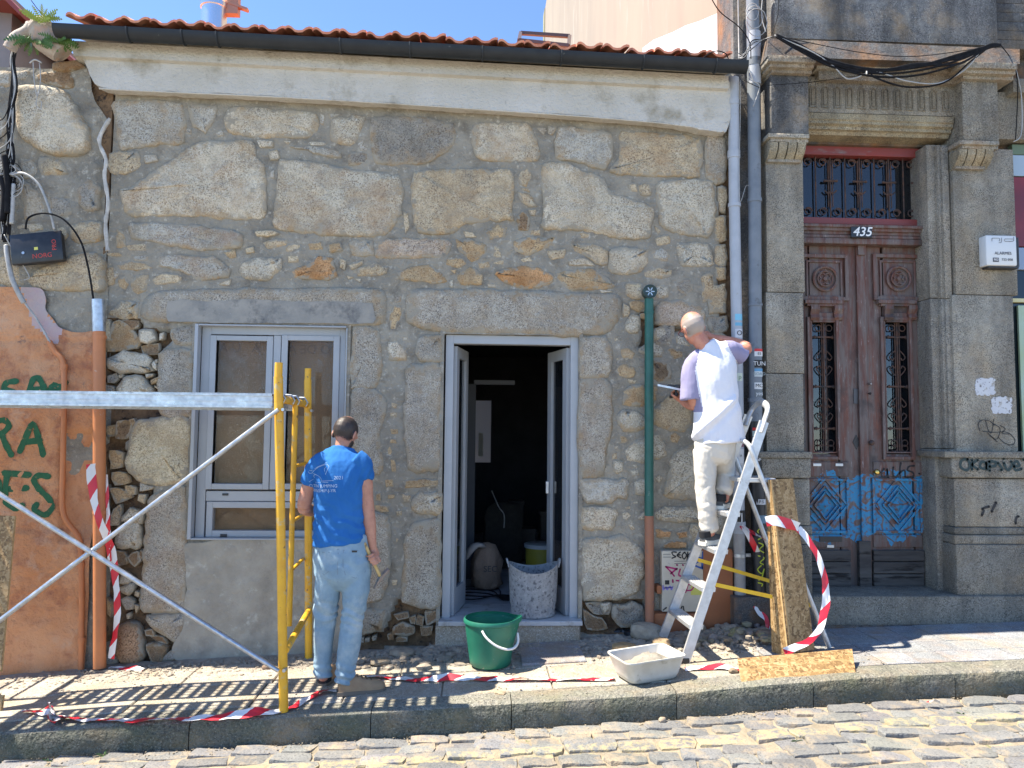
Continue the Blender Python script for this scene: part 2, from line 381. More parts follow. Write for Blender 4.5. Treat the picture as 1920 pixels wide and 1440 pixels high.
crop(0, 0, 1, """d 16 697,222 790,220 850,232 853,270 830,290 790,308 720,312 700,300
p 12 704,452 760,446 842,448 845,470 838,482 720,485 703,478
d 20 94,545 156,549 170,597 167,625 125,615 94,587
m 24 765,546 850,541 1000,546 1158,552 1165,575 1160,603 1140,625 1085,631 960,628 832,624 778,612 763,602
m 22 262,592 285,548 440,540 600,540 712,541 725,560 723,600 712,610 655,611 500,608 364,606 285,603
m 20 297,662 312,656 362,656 360,780 300,778
W 22 255,790 300,782 358,784 355,880 352,905 300,912 265,905 238,880 235,860 243,830
m 20 660,730 705,730 722,745 725,770 712,812 720,870 712,890 655,892
mr 20 660,962 703,958 728,965 733,992 733,1045 727,1097 713,1127 688,1130 655,1130
d 18 652,1145 722,1142 720,1180 677,1192 652,1195
m 20 762,688 782,682 828,682 826,800 826,880 812,885 765,882 757,800 758,740
o 8 759,901 825,899 825,911 760,915
mr 20 1086,712 1132,708 1147,722 1149,780 1146,815 1137,850 1130,892 1086,893
w 16 1243,930 1252,895 1262,850 1300,830 1360,830 1360,938 1270,936
mr 14 1325,255 1362,262 1362,335 1340,345 1322,330
t 10 1345,350 1362,352 1362,400 1348,395
o 10 1340,410 1361,405 1361,450 1342,452
t 10 1340,460 1361,458 1361,500 1342,495
t 10 1316,515 1336,512 1338,560 1318,566
o 9 1342,500 1361,500 1361,525 1342,522
t 14 1328,540 1361,532 1362,585 1330,588
g 12 645,905 690,908 688,940 650,942
g 12 1322,850 1362,845 1362,990 1330,1000
w 10 1318,1010 1360,1008 1360,1050 1322,1048
d 8 1222,620 1262,600 1262,640 1230,650
g 10 285,918 262,921 262,905 290,914""")
crop(760, 160, 3, """t 22 50,490 200,470 420,470 590,470 610,560 600,700 610,760 480,770 330,790 240,840 70,830 40,720 30,600
wr 16 385,225 500,205 680,210 740,300 750,420 560,435 420,420 370,320
g 14 860,235 1000,240 1160,270 1165,400 1120,480 1000,440 840,400
tr 16 1215,260 1400,270 1660,300 1660,510 1500,515 1300,505 1150,490 1195,400
w 20 770,440 900,440 1000,480 1120,520 1160,600 1390,680 1390,770 1375,860 1200,860 1000,820 770,810 780,700 765,560
w 18 1410,560 1500,530 1700,535 1740,600 1740,800 1700,860 1500,830 1430,780
t 8 640,490 690,460 710,520 680,570 640,560
t 8 630,600 700,610 740,680 700,690 640,640
b 14 625,760 650,705 700,740 690,820 640,815
o 12 450,830 520,780 575,800 560,850 480,870
o 12 280,870 400,870 460,900 440,960 370,990 310,940
t 6 325,820 380,830 400,855 340,855
o 14 605,880 700,850 790,860 845,850 840,880 780,930 680,955 620,935
t 10 920,890 1050,890 1140,930 1135,1010 1070,1000 960,930
w 14 1150,920 1260,910 1370,930 1360,1000 1300,1060 1150,1050
g 8 1380,940 1440,920 1485,950 1470,990 1390,985
w 12 1530,890 1700,890 1730,1010 1620,1020 1540,1010
t 10 1345,1050 1400,1020 1500,1040 1500,1075 1400,1090 1340,1075
o 12 -45,1050 30,1020 130,1010 200,1060 240,1100 180,1120 60,1100 -30,1095
o 12 290,1070 370,1020 440,1070 430,1120 310,1120
O 14 500,1060 600,1020 760,1030 835,1080 800,1130 640,1145 560,1110
o 12 850,1060 1000,1030 1100,1050 1180,1130 1120,1150 900,1145
w 6 915,980 1000,970 1070,1015 920,1010
t 10 1240,1115 1330,1110 1340,1200 1280,1200 1240,1180
d 10 1520,1100 1600,1090 1620,1150 1580,1190 1520,1150
w 8 1410,1130 1480,1130 1480,1190 1420,1200
t 8 1400,860 1480,840 1490,890 1410,905
t 6 1250,560 1300,550 1305,600 1270,600
t 6 1310,560 1380,560 1380,620 1330,620
t 4 1400,790 1440,820 1420,840
o 9 230,980 310,960 345,1010 300,1025 230,1010
t 5 410,1000 470,990 480,1020 420,1030
t 8 500,900 540,920 540,970 490,970
t 5 490,1000 560,980 550,1010
w 5 460,1115 510,1115 510,1140 465,1135
w 6 245,1100 270,1095 270,1140 250,1135
o 5 250,1040 290,1035 280,1060
t 7 790,930 900,920 890,970 820,980
t 5 690,700 740,700 730,735 700,730
t 5 700,815 760,810 760,840 700,840
g 5 740,240 790,240 780,280
g 6 800,230 850,240 830,280 800,270
t 5 640,980 700,965 720,990 660,995
t 5 980,830 1040,835 1030,860 985,858
w 5 1090,1150 1170,1160 1100,1170
t 5 1440,1080 1510,1085 1500,1110
t 5 560,655 600,660 600,700 575,690
t 5 650,580 690,580 700,600""")
crop(180, 540, 4.8, """t 14 120,230 230,110 400,130 395,200 380,280 180,275
b 6 230,290 390,290 385,350 330,380 290,330
o -10 85,480 160,300 220,285 320,360 390,490 370,540 200,570 90,570
w 20 385,380 440,360 510,380 550,470 470,500 400,490
w 10 570,410 615,400 610,460 570,475
w 22 100,640 250,570 450,600 510,650 500,690 530,745 380,770 150,760 110,730
w 14 500,680 530,650 555,690 550,745 510,720
w 14 445,775 520,770 510,800 455,815
o 12 490,830 575,795 575,840 500,870
t 10 525,875 570,900 570,920 530,895
d -5 100,790 180,770 200,820 160,860 100,850
w 22 190,900 280,785 420,780 470,860 520,965 200,960
d 0 90,880 150,880 180,950 90,970
b -20 400,520 560,500 550,600 420,600
t 4 200,780 250,775 240,810 210,810
d 14 680,370 780,350 880,350 870,510 720,510 670,460
W 4 82,280 130,275 130,470 85,475
b -10 180,1200 260,1180 330,1210 330,1290 290,1360 180,1360
o -20 90,1240 170,1230 170,1330 95,1340
o 5 290,1190 340,1170 360,1210 330,1250
w 8 530,645 555,640 560,670 540,680""")
crop(180, 820, 3.2, """mr 22 320,350 460,300 550,300 550,640 550,1000 510,1050 290,1050 262,1030 275,850 290,600 305,450
m 18 305,1070 540,1055 545,1150 490,1250 450,1215 330,1140
w 16 115,600 150,520 260,520 275,640 265,670 120,665
w 14 150,480 210,420 290,460 280,515 150,510
t 0 85,530 100,430 150,400 140,530
b 0 185,720 250,680 270,740 230,780
w 10 140,880 160,800 230,850 200,875
w 12 140,900 220,870 235,900 200,955 150,930
g 5 150,970 190,950 230,980 225,1030 180,1035
w 8 180,1060 205,1050 205,1090 185,1090
R 50 130,1200 150,1120 200,1100 270,1150 285,1260 300,1320 240,1365 160,1350 120,1290
b 30 305,1240 360,1230 435,1260 400,1350 330,1350
d 20 385,1340 440,1280 500,1270 500,1330
t 5 235,920 265,930 255,960 230,950
t 6 255,340 300,345 290,400 250,380
b 5 270,670 285,700 270,740 260,700
t 4 230,1000 260,1010 240,1060
d 8 60,1300 130,1310 130,1350 60,1370
b 0 290,1160 340,1150 350,1190 300,1195
o -5 80,80 160,90 150,180 90,190
o -5 90,210 170,210 200,270 110,290
o -8 80,300 160,310 210,360 120,400
o -4 170,290 240,300 240,340 190,350
b -10 320,1190 400,1200 430,1240 360,1225
b -6 100,680 170,690 180,760 110,770
o -6 65,960 90,1000 90,1080 65,1060""")
crop(640, 540, 4.364, """m 20 100,320 220,310 310,350 325,450 335,700 280,820 80,820 75,500
d 6 430,60 490,60 480,110 440,120
o 8 400,250 430,150 490,150 480,260 450,340 405,330
wr 16 385,450 450,440 530,500 530,580 390,590
w 4 500,400 550,400 540,430 505,430
t 4 370,630 440,640 440,680 380,670
t 4 400,720 460,720 460,750 400,750
t 3 400,780 460,780 450,820 405,815
t 4 410,930 460,950 450,985 410,980
t 3 400,1020 460,1020 450,1050 400,1050
o 5 400,1150 460,1160 460,1195 410,1195
o 5 400,1235 450,1235 450,1270 400,1270
o 5 370,1320 400,1295 420,1340 400,1370 375,1360
o 3 400,1400 440,1410 430,1440 400,1435
m 20 620,420 700,390 820,380 825,500 825,605 640,605 610,540""")
crop(640, 860, 3.79, """w 20 500,290 550,240 710,240 710,400 560,400 500,360
m 22 470,520 510,450 700,430 710,700 705,1060 560,1060 440,1020 430,850 450,700 440,600
b 0 375,1110 470,1090 480,1130 400,1150
b 10 360,1200 440,1160 520,1200 530,1240 460,1270 370,1250
b -5 540,1110 590,1130 580,1190 530,1180
b -5 590,1090 680,1080 670,1160 600,1180
b 4 330,1250 370,1240 370,1290 330,1290
d 8 215,1270 250,1250 250,1290 220,1295
b 0 390,1270 470,1270 470,1300 390,1300
b 0 560,1200 650,1190 640,1250 570,1260
d 5 165,1280 205,1270 200,1300 170,1305
d 5 130,1270 160,1270 160,1310 130,1310
b -4 480,1130 530,1110 525,1180 490,1170
o 4 350,30 385,20 385,100 360,90
o 5 310,150 370,140 375,200 320,200
o 5 245,250 285,240 280,300 245,295
o 4 330,255 380,255 375,280 335,285
o 5 240,330 330,330 335,375 280,380 240,365
t 3 390,370 430,370 430,400 395,400
t 3 390,565 415,565 410,600 390,595
t 3 385,660 430,660 425,700 390,700
t 3 360,860 400,860 395,900 365,900
t 5 430,250 490,260 490,300 440,310""")
crop(1070, 560, 4.5, """m 22 75,340 120,320 290,320 340,380 355,480 345,600 320,660 75,660
t 6 440,40 500,70 490,150 440,150
o 14 490,30 540,10 620,30 625,75 570,110 510,80
w 16 450,200 520,130 580,140 600,220 570,290 500,300 450,260
o 8 580,130 640,110 640,170 580,165
p 20 710,60 760,20 900,10 1100,60 1140,160 1120,210 960,230 850,235 720,215
w 14 705,250 790,240 825,290 820,330 730,360 700,340
w 8 785,350 820,340 850,385 820,395
w 8 880,320 930,310 1010,390 1000,405 890,380
w 10 570,420 640,380 740,370 775,410 775,490 640,480 570,455
t 9 410,430 480,410 540,460 520,510 430,500
o 9 810,430 850,405 950,460 940,500 870,510
o 10 390,600 430,550 540,580 535,660 480,670 410,650
b 8 690,520 760,520 850,580 840,680 740,700 690,680
o 12 430,840 480,740 620,720 640,900 560,910 440,890
w 20 385,1000 440,930 560,940 640,1000 640,1080 520,1130 440,1120 390,1050
t 20 700,940 830,810 940,850 1020,930 1030,1060 950,1125 800,1110 700,1060
o 8 830,1150 880,1130 930,1170 900,1220 840,1210
o 8 410,1160 450,1150 490,1190 470,1220 415,1220
w 16 450,1290 520,1210 640,1160 740,1150 800,1220 805,1320 740,1350 560,1390 470,1370
w 5 350,1250 400,1235 400,1270 360,1275
t 5 345,1310 390,1300 390,1350 350,1360
w 4 510,1400 560,1400 560,1440
d 14 1150,160 1200,150 1320,150 1320,280 1200,290 1150,230
t 3 380,480 410,490 410,520 385,520
t 4 360,330 450,340 440,360 370,355
t 6 480,680 560,690 540,715 490,710
o 6 640,720 730,740 720,860 650,880
t 8 1100,300 1310,300 1310,480 1120,470
w 12 960,560 1300,520 1300,800 980,820
t 12 1050,900 1310,860 1310,1130 1060,1150""")
crop(1070, 870, 4.235, """g 18 70,115 240,115 450,120 460,200 440,280 380,270 330,320 130,310 80,240
wr 16 80,350 170,335 350,350 385,390 360,440 350,490 310,525 90,530 80,450
w 26 85,620 150,580 300,580 400,550 490,590 530,640 585,700 590,820 580,900 540,1010 440,1070 250,1090 110,1085 85,980
d -5 110,1110 250,1095 330,1110 300,1200 180,1190
w 14 230,1110 310,1095 310,1150 260,1185
d 12 340,1130 520,1100 590,1150 590,1290 400,1300 330,1230
b 0 100,1160 170,1200 250,1230 300,1310 130,1310
w 12 335,-30 410,-20 415,60 370,80 340,60
w 6 470,50 540,40 545,90 490,100
w 12 505,150 540,120 620,120 640,240 510,245
w 8 660,110 700,80 735,110 700,150
w 14 665,380 760,335 1000,340 1040,380 1040,460 860,465 680,440
w 8 530,420 570,380 600,370 600,440 540,440
w 8 410,390 450,375 480,410 445,445 415,430
w 4 385,490 405,485 405,530 385,530
w 6 450,480 490,475 515,515 480,525
w 4 495,300 530,295 535,315 500,315
w 4 430,340 475,335 470,355 435,355
O 9 660,520 740,520 800,540 790,590 680,585
O 9 845,545 920,535 935,580 860,590
O 9 735,640 770,615 920,620 925,665 735,670
t 5 950,480 1030,480 1030,600 960,620
d 4 670,720 700,740 690,800 665,790
w 5 670,1060 705,1050 710,1150 670,1150
g 4 65,250 78,270 78,320 65,330""")
LST0 = len(ST)
crop(0, 0, 2.571, """w 60 90,430 200,415 340,460 440,640 430,740 280,755 150,700 95,650
g 20 110,870 220,960 220,1040 120,1060
d 25 380,900 430,860 490,900 475,1010 420,1020 380,980
tr 18 340,1080 485,1070 485,1165 360,1170
w 14 70,1090 200,1070 220,1110 90,1130
t 10 275,1100 320,1090 330,1140 290,1170
t 30 130,1330 330,1240 460,1215 500,1250 500,1395 200,1400
t 20 0,1230 90,1240 120,1380 0,1370
g 16 -30,340 60,350 60,420 -30,410
g 16 80,345 150,345 150,385 80,390
b 20 170,360 340,345 350,430 200,400
b 45 260,315 390,300 420,325 330,350 260,345
g 22 -30,560 40,580 30,700 -30,720
g 20 -30,760 80,740 90,900 0,960
t 16 190,760 300,775 330,840 200,850
g 14 100,780 170,770 180,850 110,860
d 14 230,950 330,960 350,1040 240,1060
g 10 0,1000 90,990 60,1060 0,1070""")
NLEFT = len(ST)-LST0
STC = {'g': ((.92, .95, 1.0), .08), 'w': ((1.12, 1.1, 1.06), .12), 'W': ((1.25, 1.2, 1.05), .1), 't': ((1.08, .98, .83), .35), 'o': ((1.0, .82, .6), .75),
       'O': ((1.15, .72, .42), 1.0), 'd': ((.62, .63, .66), .1), 'b': ((.5, .38, .28), .6), 'p': ((1.0, .9, .86), .35), 'm': ((1, 1, 1), .12),
       'R': ((.85, .6, .45), .6)}
# ---------------------------------------------------------------- setting: road, kerb, pavement
ground = MB()
xs = [-60, -30, -12, -8, -6, -4.5, -3.4, -2.1, -.75, .24, 1.13, 1.8, 2.5, 3.4, 4.3, 6, 9, 14, 30, 60]
KY = -1.25; KH = .145; KW = .2
def sheet(name, y0, y1, off, m, step=.12, x0=-6, x1=7, amp=0.0, kind='structure', sc=7):
    nx = int((x1-x0)/step)+1; ny = max(2, int((y1-y0)/step)+1); b = MB()
    X = np.linspace(x0, x1, nx); Y = np.linspace(y0, y1, ny)
    vs = [(x, y, zg(x)+off+(amp*fbm(x, y, 3.3, sc, 3) if amp else 0)) for y in Y for x in X]
    b.add(vs, [(j*nx+i, j*nx+i+1, (j+1)*nx+i+1, (j+1)*nx+i) for j in range(ny-1) for i in range(nx-1)])
    o = b.build(name, m, smooth='all'); 
    if kind: o['kind'] = kind
    return o
gb = MB()
gb.add([(x, y, zg(x)-KH-.09) for y in (-30, 40) for x in xs], [(i, i+1, len(xs)+i+1, len(xs)+i) for i in range(len(xs)-1)])
go = gb.build('ground', M_SAND); go['kind'] = 'structure'
road = sheet('road', -6.0, KY-.001, -KH-.015, M_SAND, .06, -6, 7, .010)
def pavz(x, y): return zg(x)
def cobm():
    """worn yellow line and granite setts share one material: the paint is a band of the road"""
    m, nt, b, vec = new_mat('granite sett with worn yellow line')
    base = _mix(nt, _ramp(nt, _noise(nt, vec, 5, 5), .3, .7), (.225, .22, .205), (.15, .153, .153))
    base = _mix(nt, _ramp(nt, _noise(nt, vec, 90, 3, .7), .54, .62), base, (.11, .11, .11))
    oi = _n(nt, 'ShaderNodeObjectInfo'); base = _mix(nt, 1.0, base, oi.outputs['Color'], 'MULTIPLY')
    base = _mix(nt, _math(nt, 'MULTIPLY', _ramp(nt, _noise(nt, vec, 6, 6, .7), .5, .66), .8), base, (.36, .28, .18))
    sp = _n(nt, 'ShaderNodeSeparateXYZ'); nt.links.new(vec, sp.inputs[0])
    y = _math(nt, 'ADD', sp.outputs[1], _math(nt, 'MULTIPLY', _noise(nt, vec, 7, 4), .09))
    a = _math(nt, 'GREATER_THAN', y, -1.615); c = _math(nt, 'LESS_THAN', y, -1.49)
    band = _math(nt, 'MULTIPLY', _math(nt, 'MULTIPLY', a, c), _ramp(nt, _noise(nt, vec, 17, 6, .75), .43, .56))
    base = _mix(nt, _math(nt, 'MULTIPLY', band, .5), base, (.50, .40, .17))
    nt.links.new(base, b.inputs['Base Color']); b.inputs['Roughness'].default_value = .8
    _bump(nt, b, [(70, 4, .006), (14, 4, .012)], vec)
    return m
M_SETT = cobm()
def pillow(cx, cy, cz, lx, ly, h, seed, jit=.012, n=None):
    """an uneven sett: rounded outline, domed worn top"""
    rnd = random.Random(seed); c = []
    base = [(-1, -1), (-.35, -1.04), (.35, -1.0), (1, -1), (1.04, 0), (1, 1), (.3, 1.03), (-.35, 1.0), (-1, 1), (-1.05, 0)]
    for ux, uy in base: c.append((ux*lx/2+rnd.uniform(-jit, jit), uy*ly/2+rnd.uniform(-jit, jit)*.7))
    for i in (0, 3, 5, 8): c[i] = (c[i][0]*.97, c[i][1]*.93)
    rings = [(1.0, -h), (1.0, -.010), (.955, -.002), (.55, .001)]
    vs = []
    tl = [rnd.uniform(-.05, .05), rnd.uniform(-.06, .06)]
    for s_, z in rings: vs += [(cx+a*s_, cy+b_*s_, cz+z+(a*tl[0]+b_*tl[1])*s_+rnd.uniform(-.0015, .0015)) for a, b_ in c]
    vs.append((cx, cy, cz+.001)); m = len(c); fs = []
    for i in range(3): fs += [(i*m+k, i*m+(k+1) % m, (i+1)*m+(k+1) % m, (i+1)*m+k) for k in range(m)]
    fs += [(3*m+k, 3*m+(k+1) % m, 4*m) for k in range(m)]
    return vs, fs
far = MB(); rndc = random.Random(5); ncob = 0; y = KY-.075; row = 0
while y > -5.9:
    hh = .115 if row < 2 else rndc.uniform(.115, .145)
    x = -5.5+rndc.uniform(0, .2)
    while x < 6.5:
        l = rndc.uniform(.17, .30) if row < 3 else rndc.uniform(.15, .31)
        yy = y+(.028*math.sin(x*2.1+row*.8)+rndc.uniform(-.012, .012) if row > 1 else rndc.uniform(-.004, .004))
        cx = x+l/2; z = zg(cx)-KH+rndc.uniform(-.008, .006)
        vis = row < 7 and -3.0 < cx < 4.2
        vs, fs = pillow(cx, yy, z, l-rndc.uniform(.005, .017), hh-rndc.uniform(.003, .012), .05, row*1000+ncob*7+int(x*50), .016)
        if vis and ncob < 300:
            b = MB(); b.add(vs, fs); o = b.build('cobble', M_SETT, road, smooth=38, recalc=False); ncob += 1
            g_ = rndc.uniform(.8, 1.12); o.color = (g_, g_*rndc.uniform(.97, 1.02), g_*rndc.uniform(.93, 1.05), 1)
        else: far.add(vs, fs)
        x += l
    y -= hh+.004; row += 1
o = far.build('distant_cobbles', M_SETT, road, smooth='all', recalc=False); o['kind'] = 'stuff'
# kerb
kerb = MB(); kx = -6.0; kerb.add([(x, y, zg(x)-.09-(.03 if y > KY+.1 else .0)) for y in (KY+.02, KY+KW) for x in xs], [(i, i+1, len(xs)+i+1, len(xs)+i) for i in range(len(xs)-1)])
kerbo = kerb.build('kerb', M_SAND); kerbo['kind'] = 'structure'
kedges = [-6.0, -5.0, -4.02, -2.98, -1.62, -.585, .235, 1.22, 2.05, 2.93, 3.78, 4.7, 5.6, 7]
for i in range(len(kedges)-1):
    x0, x1 = kedges[i]+.003, kedges[i+1]-.003; n = 14; b = MB(); vs = []
    prof = [(0, -KH-.07), (0.0, -KH*.5), (.004, -.03), (.012, -.012), (.03, -.002), (.06, 0), (KW*.6, .001), (KW-.012, 0), (KW, -.01), (KW, -.08)]
    for k in range(n+1):
        x = x0+(x1-x0)*k/n
        for py_, pz in prof:
            w = .004*fbm(x, py_, pz, 9, 3)+(.006*fbm(x, 1, i, 2, 2)); vs.append((x, KY+py_+w, zg(x)+pz+.003*fbm(x, py_, 5, 6, 2)))
    m = len(prof); b.add(vs, [(k*m+j, k*m+j+1, (k+1)*m+j+1, (k+1)*m+j) for k in range(n) for j in range(m-1)]+[tuple(range(m)), tuple(range((n+1)*m-1, n*m-1, -1))])
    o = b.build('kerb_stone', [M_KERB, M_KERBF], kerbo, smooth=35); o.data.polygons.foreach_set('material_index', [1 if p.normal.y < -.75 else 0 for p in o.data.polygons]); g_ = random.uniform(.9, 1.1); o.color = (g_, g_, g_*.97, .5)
# pavement: bed, big worn slabs on the left, small square tiles on the right
pave = sheet('pavement', KY+KW-.01, .6, -.016, M_DIRT, .08, -6, 7, .002)
def slab(x0, x1, y0, y1, m, top=0.0, g=1.0, bev=.006, skew=0.0):
    b = MB(); z = lambda x: zg(x)+top
    q = []
    for ins, dz in ((0, -.05), (0, -bev), (bev, 0)):
        q += [(x0+ins+skew*(y0-KY), y0+ins, z(x0)+dz), (x1-ins+skew*(y0-KY), y0+ins, z(x1)+dz), (x1-ins+skew*(y1-KY), y1-ins, z(x1)+dz), (x0+ins+skew*(y1-KY), y1-ins, z(x0)+dz)]
    b.add(q, [(0, 1, 5, 4), (1, 2, 6, 5), (2, 3, 7, 6), (3, 0, 4, 7), (4, 5, 9, 8), (5, 6, 10, 9), (6, 7, 11, 10), (7, 4, 8, 11), (8, 9, 10, 11)])
    o = b.build('paving_slab', m, pave, recalc=False); o.color = (g, g, g*random.uniform(.96, 1.02), random.uniform(.1, .6)); return o
y0 = KY+KW+.004
rs = random.Random(11)
for ri, (ya, yb) in enumerate(((y0, -.62), (-.612, -.18), (-.172, .02))):
    x = -6.0+ri*.31
    while x < 1.88:
        l = rs.uniform(.55, .85); l = min(l, 1.95-x)
        slab(x+.004, x+l-.004, ya+.003, yb-.003, M_SLAB, rs.uniform(-.004, .004), rs.uniform(.92, 1.1)); x += l
cell = .222
for j in range(5):
    for i in range(16):
        xa = 1.96+i*cell; ya = y0+j*cell
        if ya+cell > .05: continue
        slab(xa+.003, xa+cell-.003, ya+.003, ya+cell-.003, M_TILEP, rs.uniform(-.0015, .0015), rs.uniform(.9, 1.08), .003, .0)
ap = slab(P(978, 1200, -.5)[0]-.0, P(1098, 1200, -.5)[0], GP(985, 1248)[1], GP(985, 1203)[1], M_TILEP, .012, 1.15); ap.name = 'inspection_cover'
ap['label'] = 'smooth pale concrete cover slab'
# ---------------------------------------------------------------- wall fields
def in_poly(px, py, poly):
    inside = np.zeros(px.shape, bool); n = len(poly); j = n-1
    for i in range(n):
        xi, yi = poly[i]; xj, yj = poly[j]
        c = ((yi > py) != (yj > py)) & (px < (xj-xi)*(py-yi)/(yj-yi+1e-12)+xi); inside ^= c; j = i
    return inside
def proj_arr(X, Y, Z):
    v = np.stack([X-CAM_LOC[0], Y-CAM_LOC[1], Z-CAM_LOC[2]], -1); z = v@FW
    return 960+FPX*(v@RT)/z, 720-FPX*(v@UP)/z
def wobble(X, Z, seed=0.0):
    out = np.empty(X.shape); f = out.ravel(); xr = X.ravel(); zr = Z.ravel()
    for i in range(len(f)): f[i] = .010*fbm(xr[i], seed, zr[i], 2.2, 2)+.006*fbm(xr[i], seed+5, zr[i], 11, 3)
    return out
def grid_wall(name, x0, x1, z0, z1, step, keep, depth, mats, matidx=None, parent=None, seed=0.0, amp=1.0):
    """relief sheet on the XZ plane; keep/depth/matidx are functions of photo pixel arrays and world arrays"""
    nx = int((x1-x0)/step)+1; nz = int((z1-z0)/step)+1
    X, Z = np.meshgrid(np.linspace(x0, x1, nx), np.linspace(z0, z1, nz))
    px, py = proj_arr(X, np.zeros_like(X), Z)
    Yv = depth(px, py, X, Z)+wobble(X, Z, seed)*amp
    b = MB(); b.v = list(zip(X.ravel().tolist(), Yv.ravel().tolist(), Z.ravel().tolist()))
    cpx = (px[:-1, :-1]+px[1:, 1:])/2; cpy = (py[:-1, :-1]+py[1:, 1:])/2; cX = (X[:-1, :-1]+X[1:, 1:])/2; cZ = (Z[:-1, :-1]+Z[1:, 1:])/2
    K = keep(cpx, cpy, cX, cZ); MI = matidx(cpx, cpy, cX, cZ) if matidx else np.zeros(K.shape, int)
    for j, i in zip(*np.nonzero(K)):
        a = int(j*nx+i); b.f.append((a, a+1, a+nx+1, a+nx)); b.mi.append(int(MI[j, i]))
    used = sorted(set(i for f in b.f for i in f)); mp = {u: k for k, u in enumerate(used)}
    b.v = [b.v[u] for u in used]; b.f = [tuple(mp[i] for i in f) for f in b.f]
    cnt = {}
    for f in b.f:
        for k in range(4): e = tuple(sorted((f[k], f[(k+1) % 4]))); cnt[e] = cnt.get(e, 0)+1
    nb = {}
    for (i, j), c in cnt.items():
        if c == 1: nb.setdefault(i, []).append(j); nb.setdefault(j, []).append(i)
    for _ in range(4):
        nv = {i: tuple((b.v[i][k]*.4+.3*(b.v[n_[0]][k]+b.v[n_[1]][k])) for k in range(3)) for i, n_ in nb.items() if len(n_) == 2}
        for i, q in nv.items(): b.v[i] = q
    return b.build(name, mats, parent, smooth='all', recalc=False)
def smooth_outline(pts, sub=3, jit=.003, seed=0):
    n = len(pts); out = []; rnd = random.Random(seed)
    for i in range(n):
        p0, p1, p2, p3 = (Vector((*pts[(i+k) % n], 0)) for k in (-1, 0, 1, 2))
        L = (p2-p1).length; m = max(1, min(8, int(L/.035)))
        for k in range(m):
            t = k/m; q = .5*((2*p1)+(-p0+p2)*t+(2*p0-5*p1+4*p2-p3)*t*t+(-p0+3*p1-3*p2+p3)*t**3); lin = p1.lerp(p2, t); q = q.lerp(lin, .45)
            A = jit*3.2; out.append((q.x+rnd.uniform(-jit, jit)*.7+A*fbm(q.x, q.y, seed, 16, 2), q.y+rnd.uniform(-jit, jit)*.7+A*fbm(q.x, q.y, seed+9, 16, 2)))
    return out
def stone(poly_px, h, tagc, parent, Y0=0.0, seed=0, mat_=None, name='stone', flat=False):
    pts = [(P(x, y, Y0)[0], P(x, y, Y0)[2]) for x, y in poly_px]
    ar = sum(pts[i][0]*pts[(i+1) % len(pts)][1]-pts[(i+1) % len(pts)][0]*pts[i][1] for i in range(len(pts)))/2
    if ar < 0: pts = pts[::-1]
    ar = abs(ar); size = math.sqrt(ar)
    pts = smooth_outline(pts, 3, min(.005, size*.03), seed)
    n = len(pts); cx = sum(p[0] for p in pts)/n; cz = sum(p[1] for p in pts)/n
    def inset(pl, d):
        out = []
        for i in range(n):
            a, b_, c = pl[i-1], pl[i], pl[(i+1) % n]
            t = Vector((c[0]-a[0], c[1]-a[1])); t = t.normalized() if t.length > 1e-9 else Vector((1, 0)); out.append((b_[0]-t.y*d, b_[1]+t.x*d))
        return out
    h = h*.95; per = sum(math.dist(pts[i], pts[i-1]) for i in range(n)); wd_ = 2*ar/per; r = min(.026, wd_*.34); vs = []; rings = [(pts, .05), (pts, -h*.25), (inset(pts, r*.35), -h*.75), (inset(pts, r), -h)]
    if per*per/ar > 21: rings[2] = ([(cx+(x-cx)*.94, cz+(z-cz)*.90) for x, z in pts], -h*.75); rings[3] = ([(cx+(x-cx)*.88, cz+(z-cz)*.78) for x, z in pts], -h)
    base = rings[-1][0]
    rimv = [1.0, .98, .85, .68]; in2 = [(cx+(a-cx)*.88, cz+(b__-cz)*.88) for a, b__ in base]; rings.append((in2, -h*1.08)); rimv.append(.38); base = in2
    for f in ((.72, .4) if size > .12 else (.5,)): rings.append(([(cx+(x-cx)*f, cz+(z-cz)*f) for x, z in base], -h*1.12)); rimv.append(.1 if f > .6 else 0)
    ra = min(.012, size*.05)
    for k, (pl, yy) in enumerate(rings):
        for x, z in pl:
            w = ra*fbm(x, seed*1.7, z, 7, 3)+ra*.6*fbm(x, seed, z, 20, 2) if k > 0 else 0
            if flat: w *= .35
            vs.append((x, Y0+yy+w, z))
    vs.append((cx, Y0-h*1.15+ra*fbm(cx, seed*1.7, cz, 7, 3)*(.35 if flat else 1), cz))
    m = len(rings); fs = []
    for i in range(m-1): fs += [(i*n+k, i*n+(k+1) % n, (i+1)*n+(k+1) % n, (i+1)*n+k) for k in range(n)]
    fs += [((m-1)*n+k, (m-1)*n+(k+1) % n, m*n) for k in range(n)]
    b = MB(); b.add(vs, fs); o = b.build(name, mat_ or M_STONE, parent, smooth='all', recalc=False)
    at = o.data.attributes.new('rim', 'FLOAT', 'POINT'); at.data.foreach_set('value', [rimv[i] for i in range(m) for _ in range(n)]+[0.0])
    key = tagc[0]; c, a = STC[key]; rn = random.Random(seed*3+1); g_ = rn.uniform(.93, 1.07)
    if 'r' in tagc[1:]: a = .55
    o.color = (c[0]*g_, c[1]*g_, c[2]*g_, a); return o
# ---------------------------------------------------------------- low stone house
HX0 = P(192, 700)[0]; HX1 = P(1378, 700)[0]
house = empty('stone_house', (0, 0, 0), 'low rubble stone house with fresh grey pointing and an orange tiled roof', 'house')
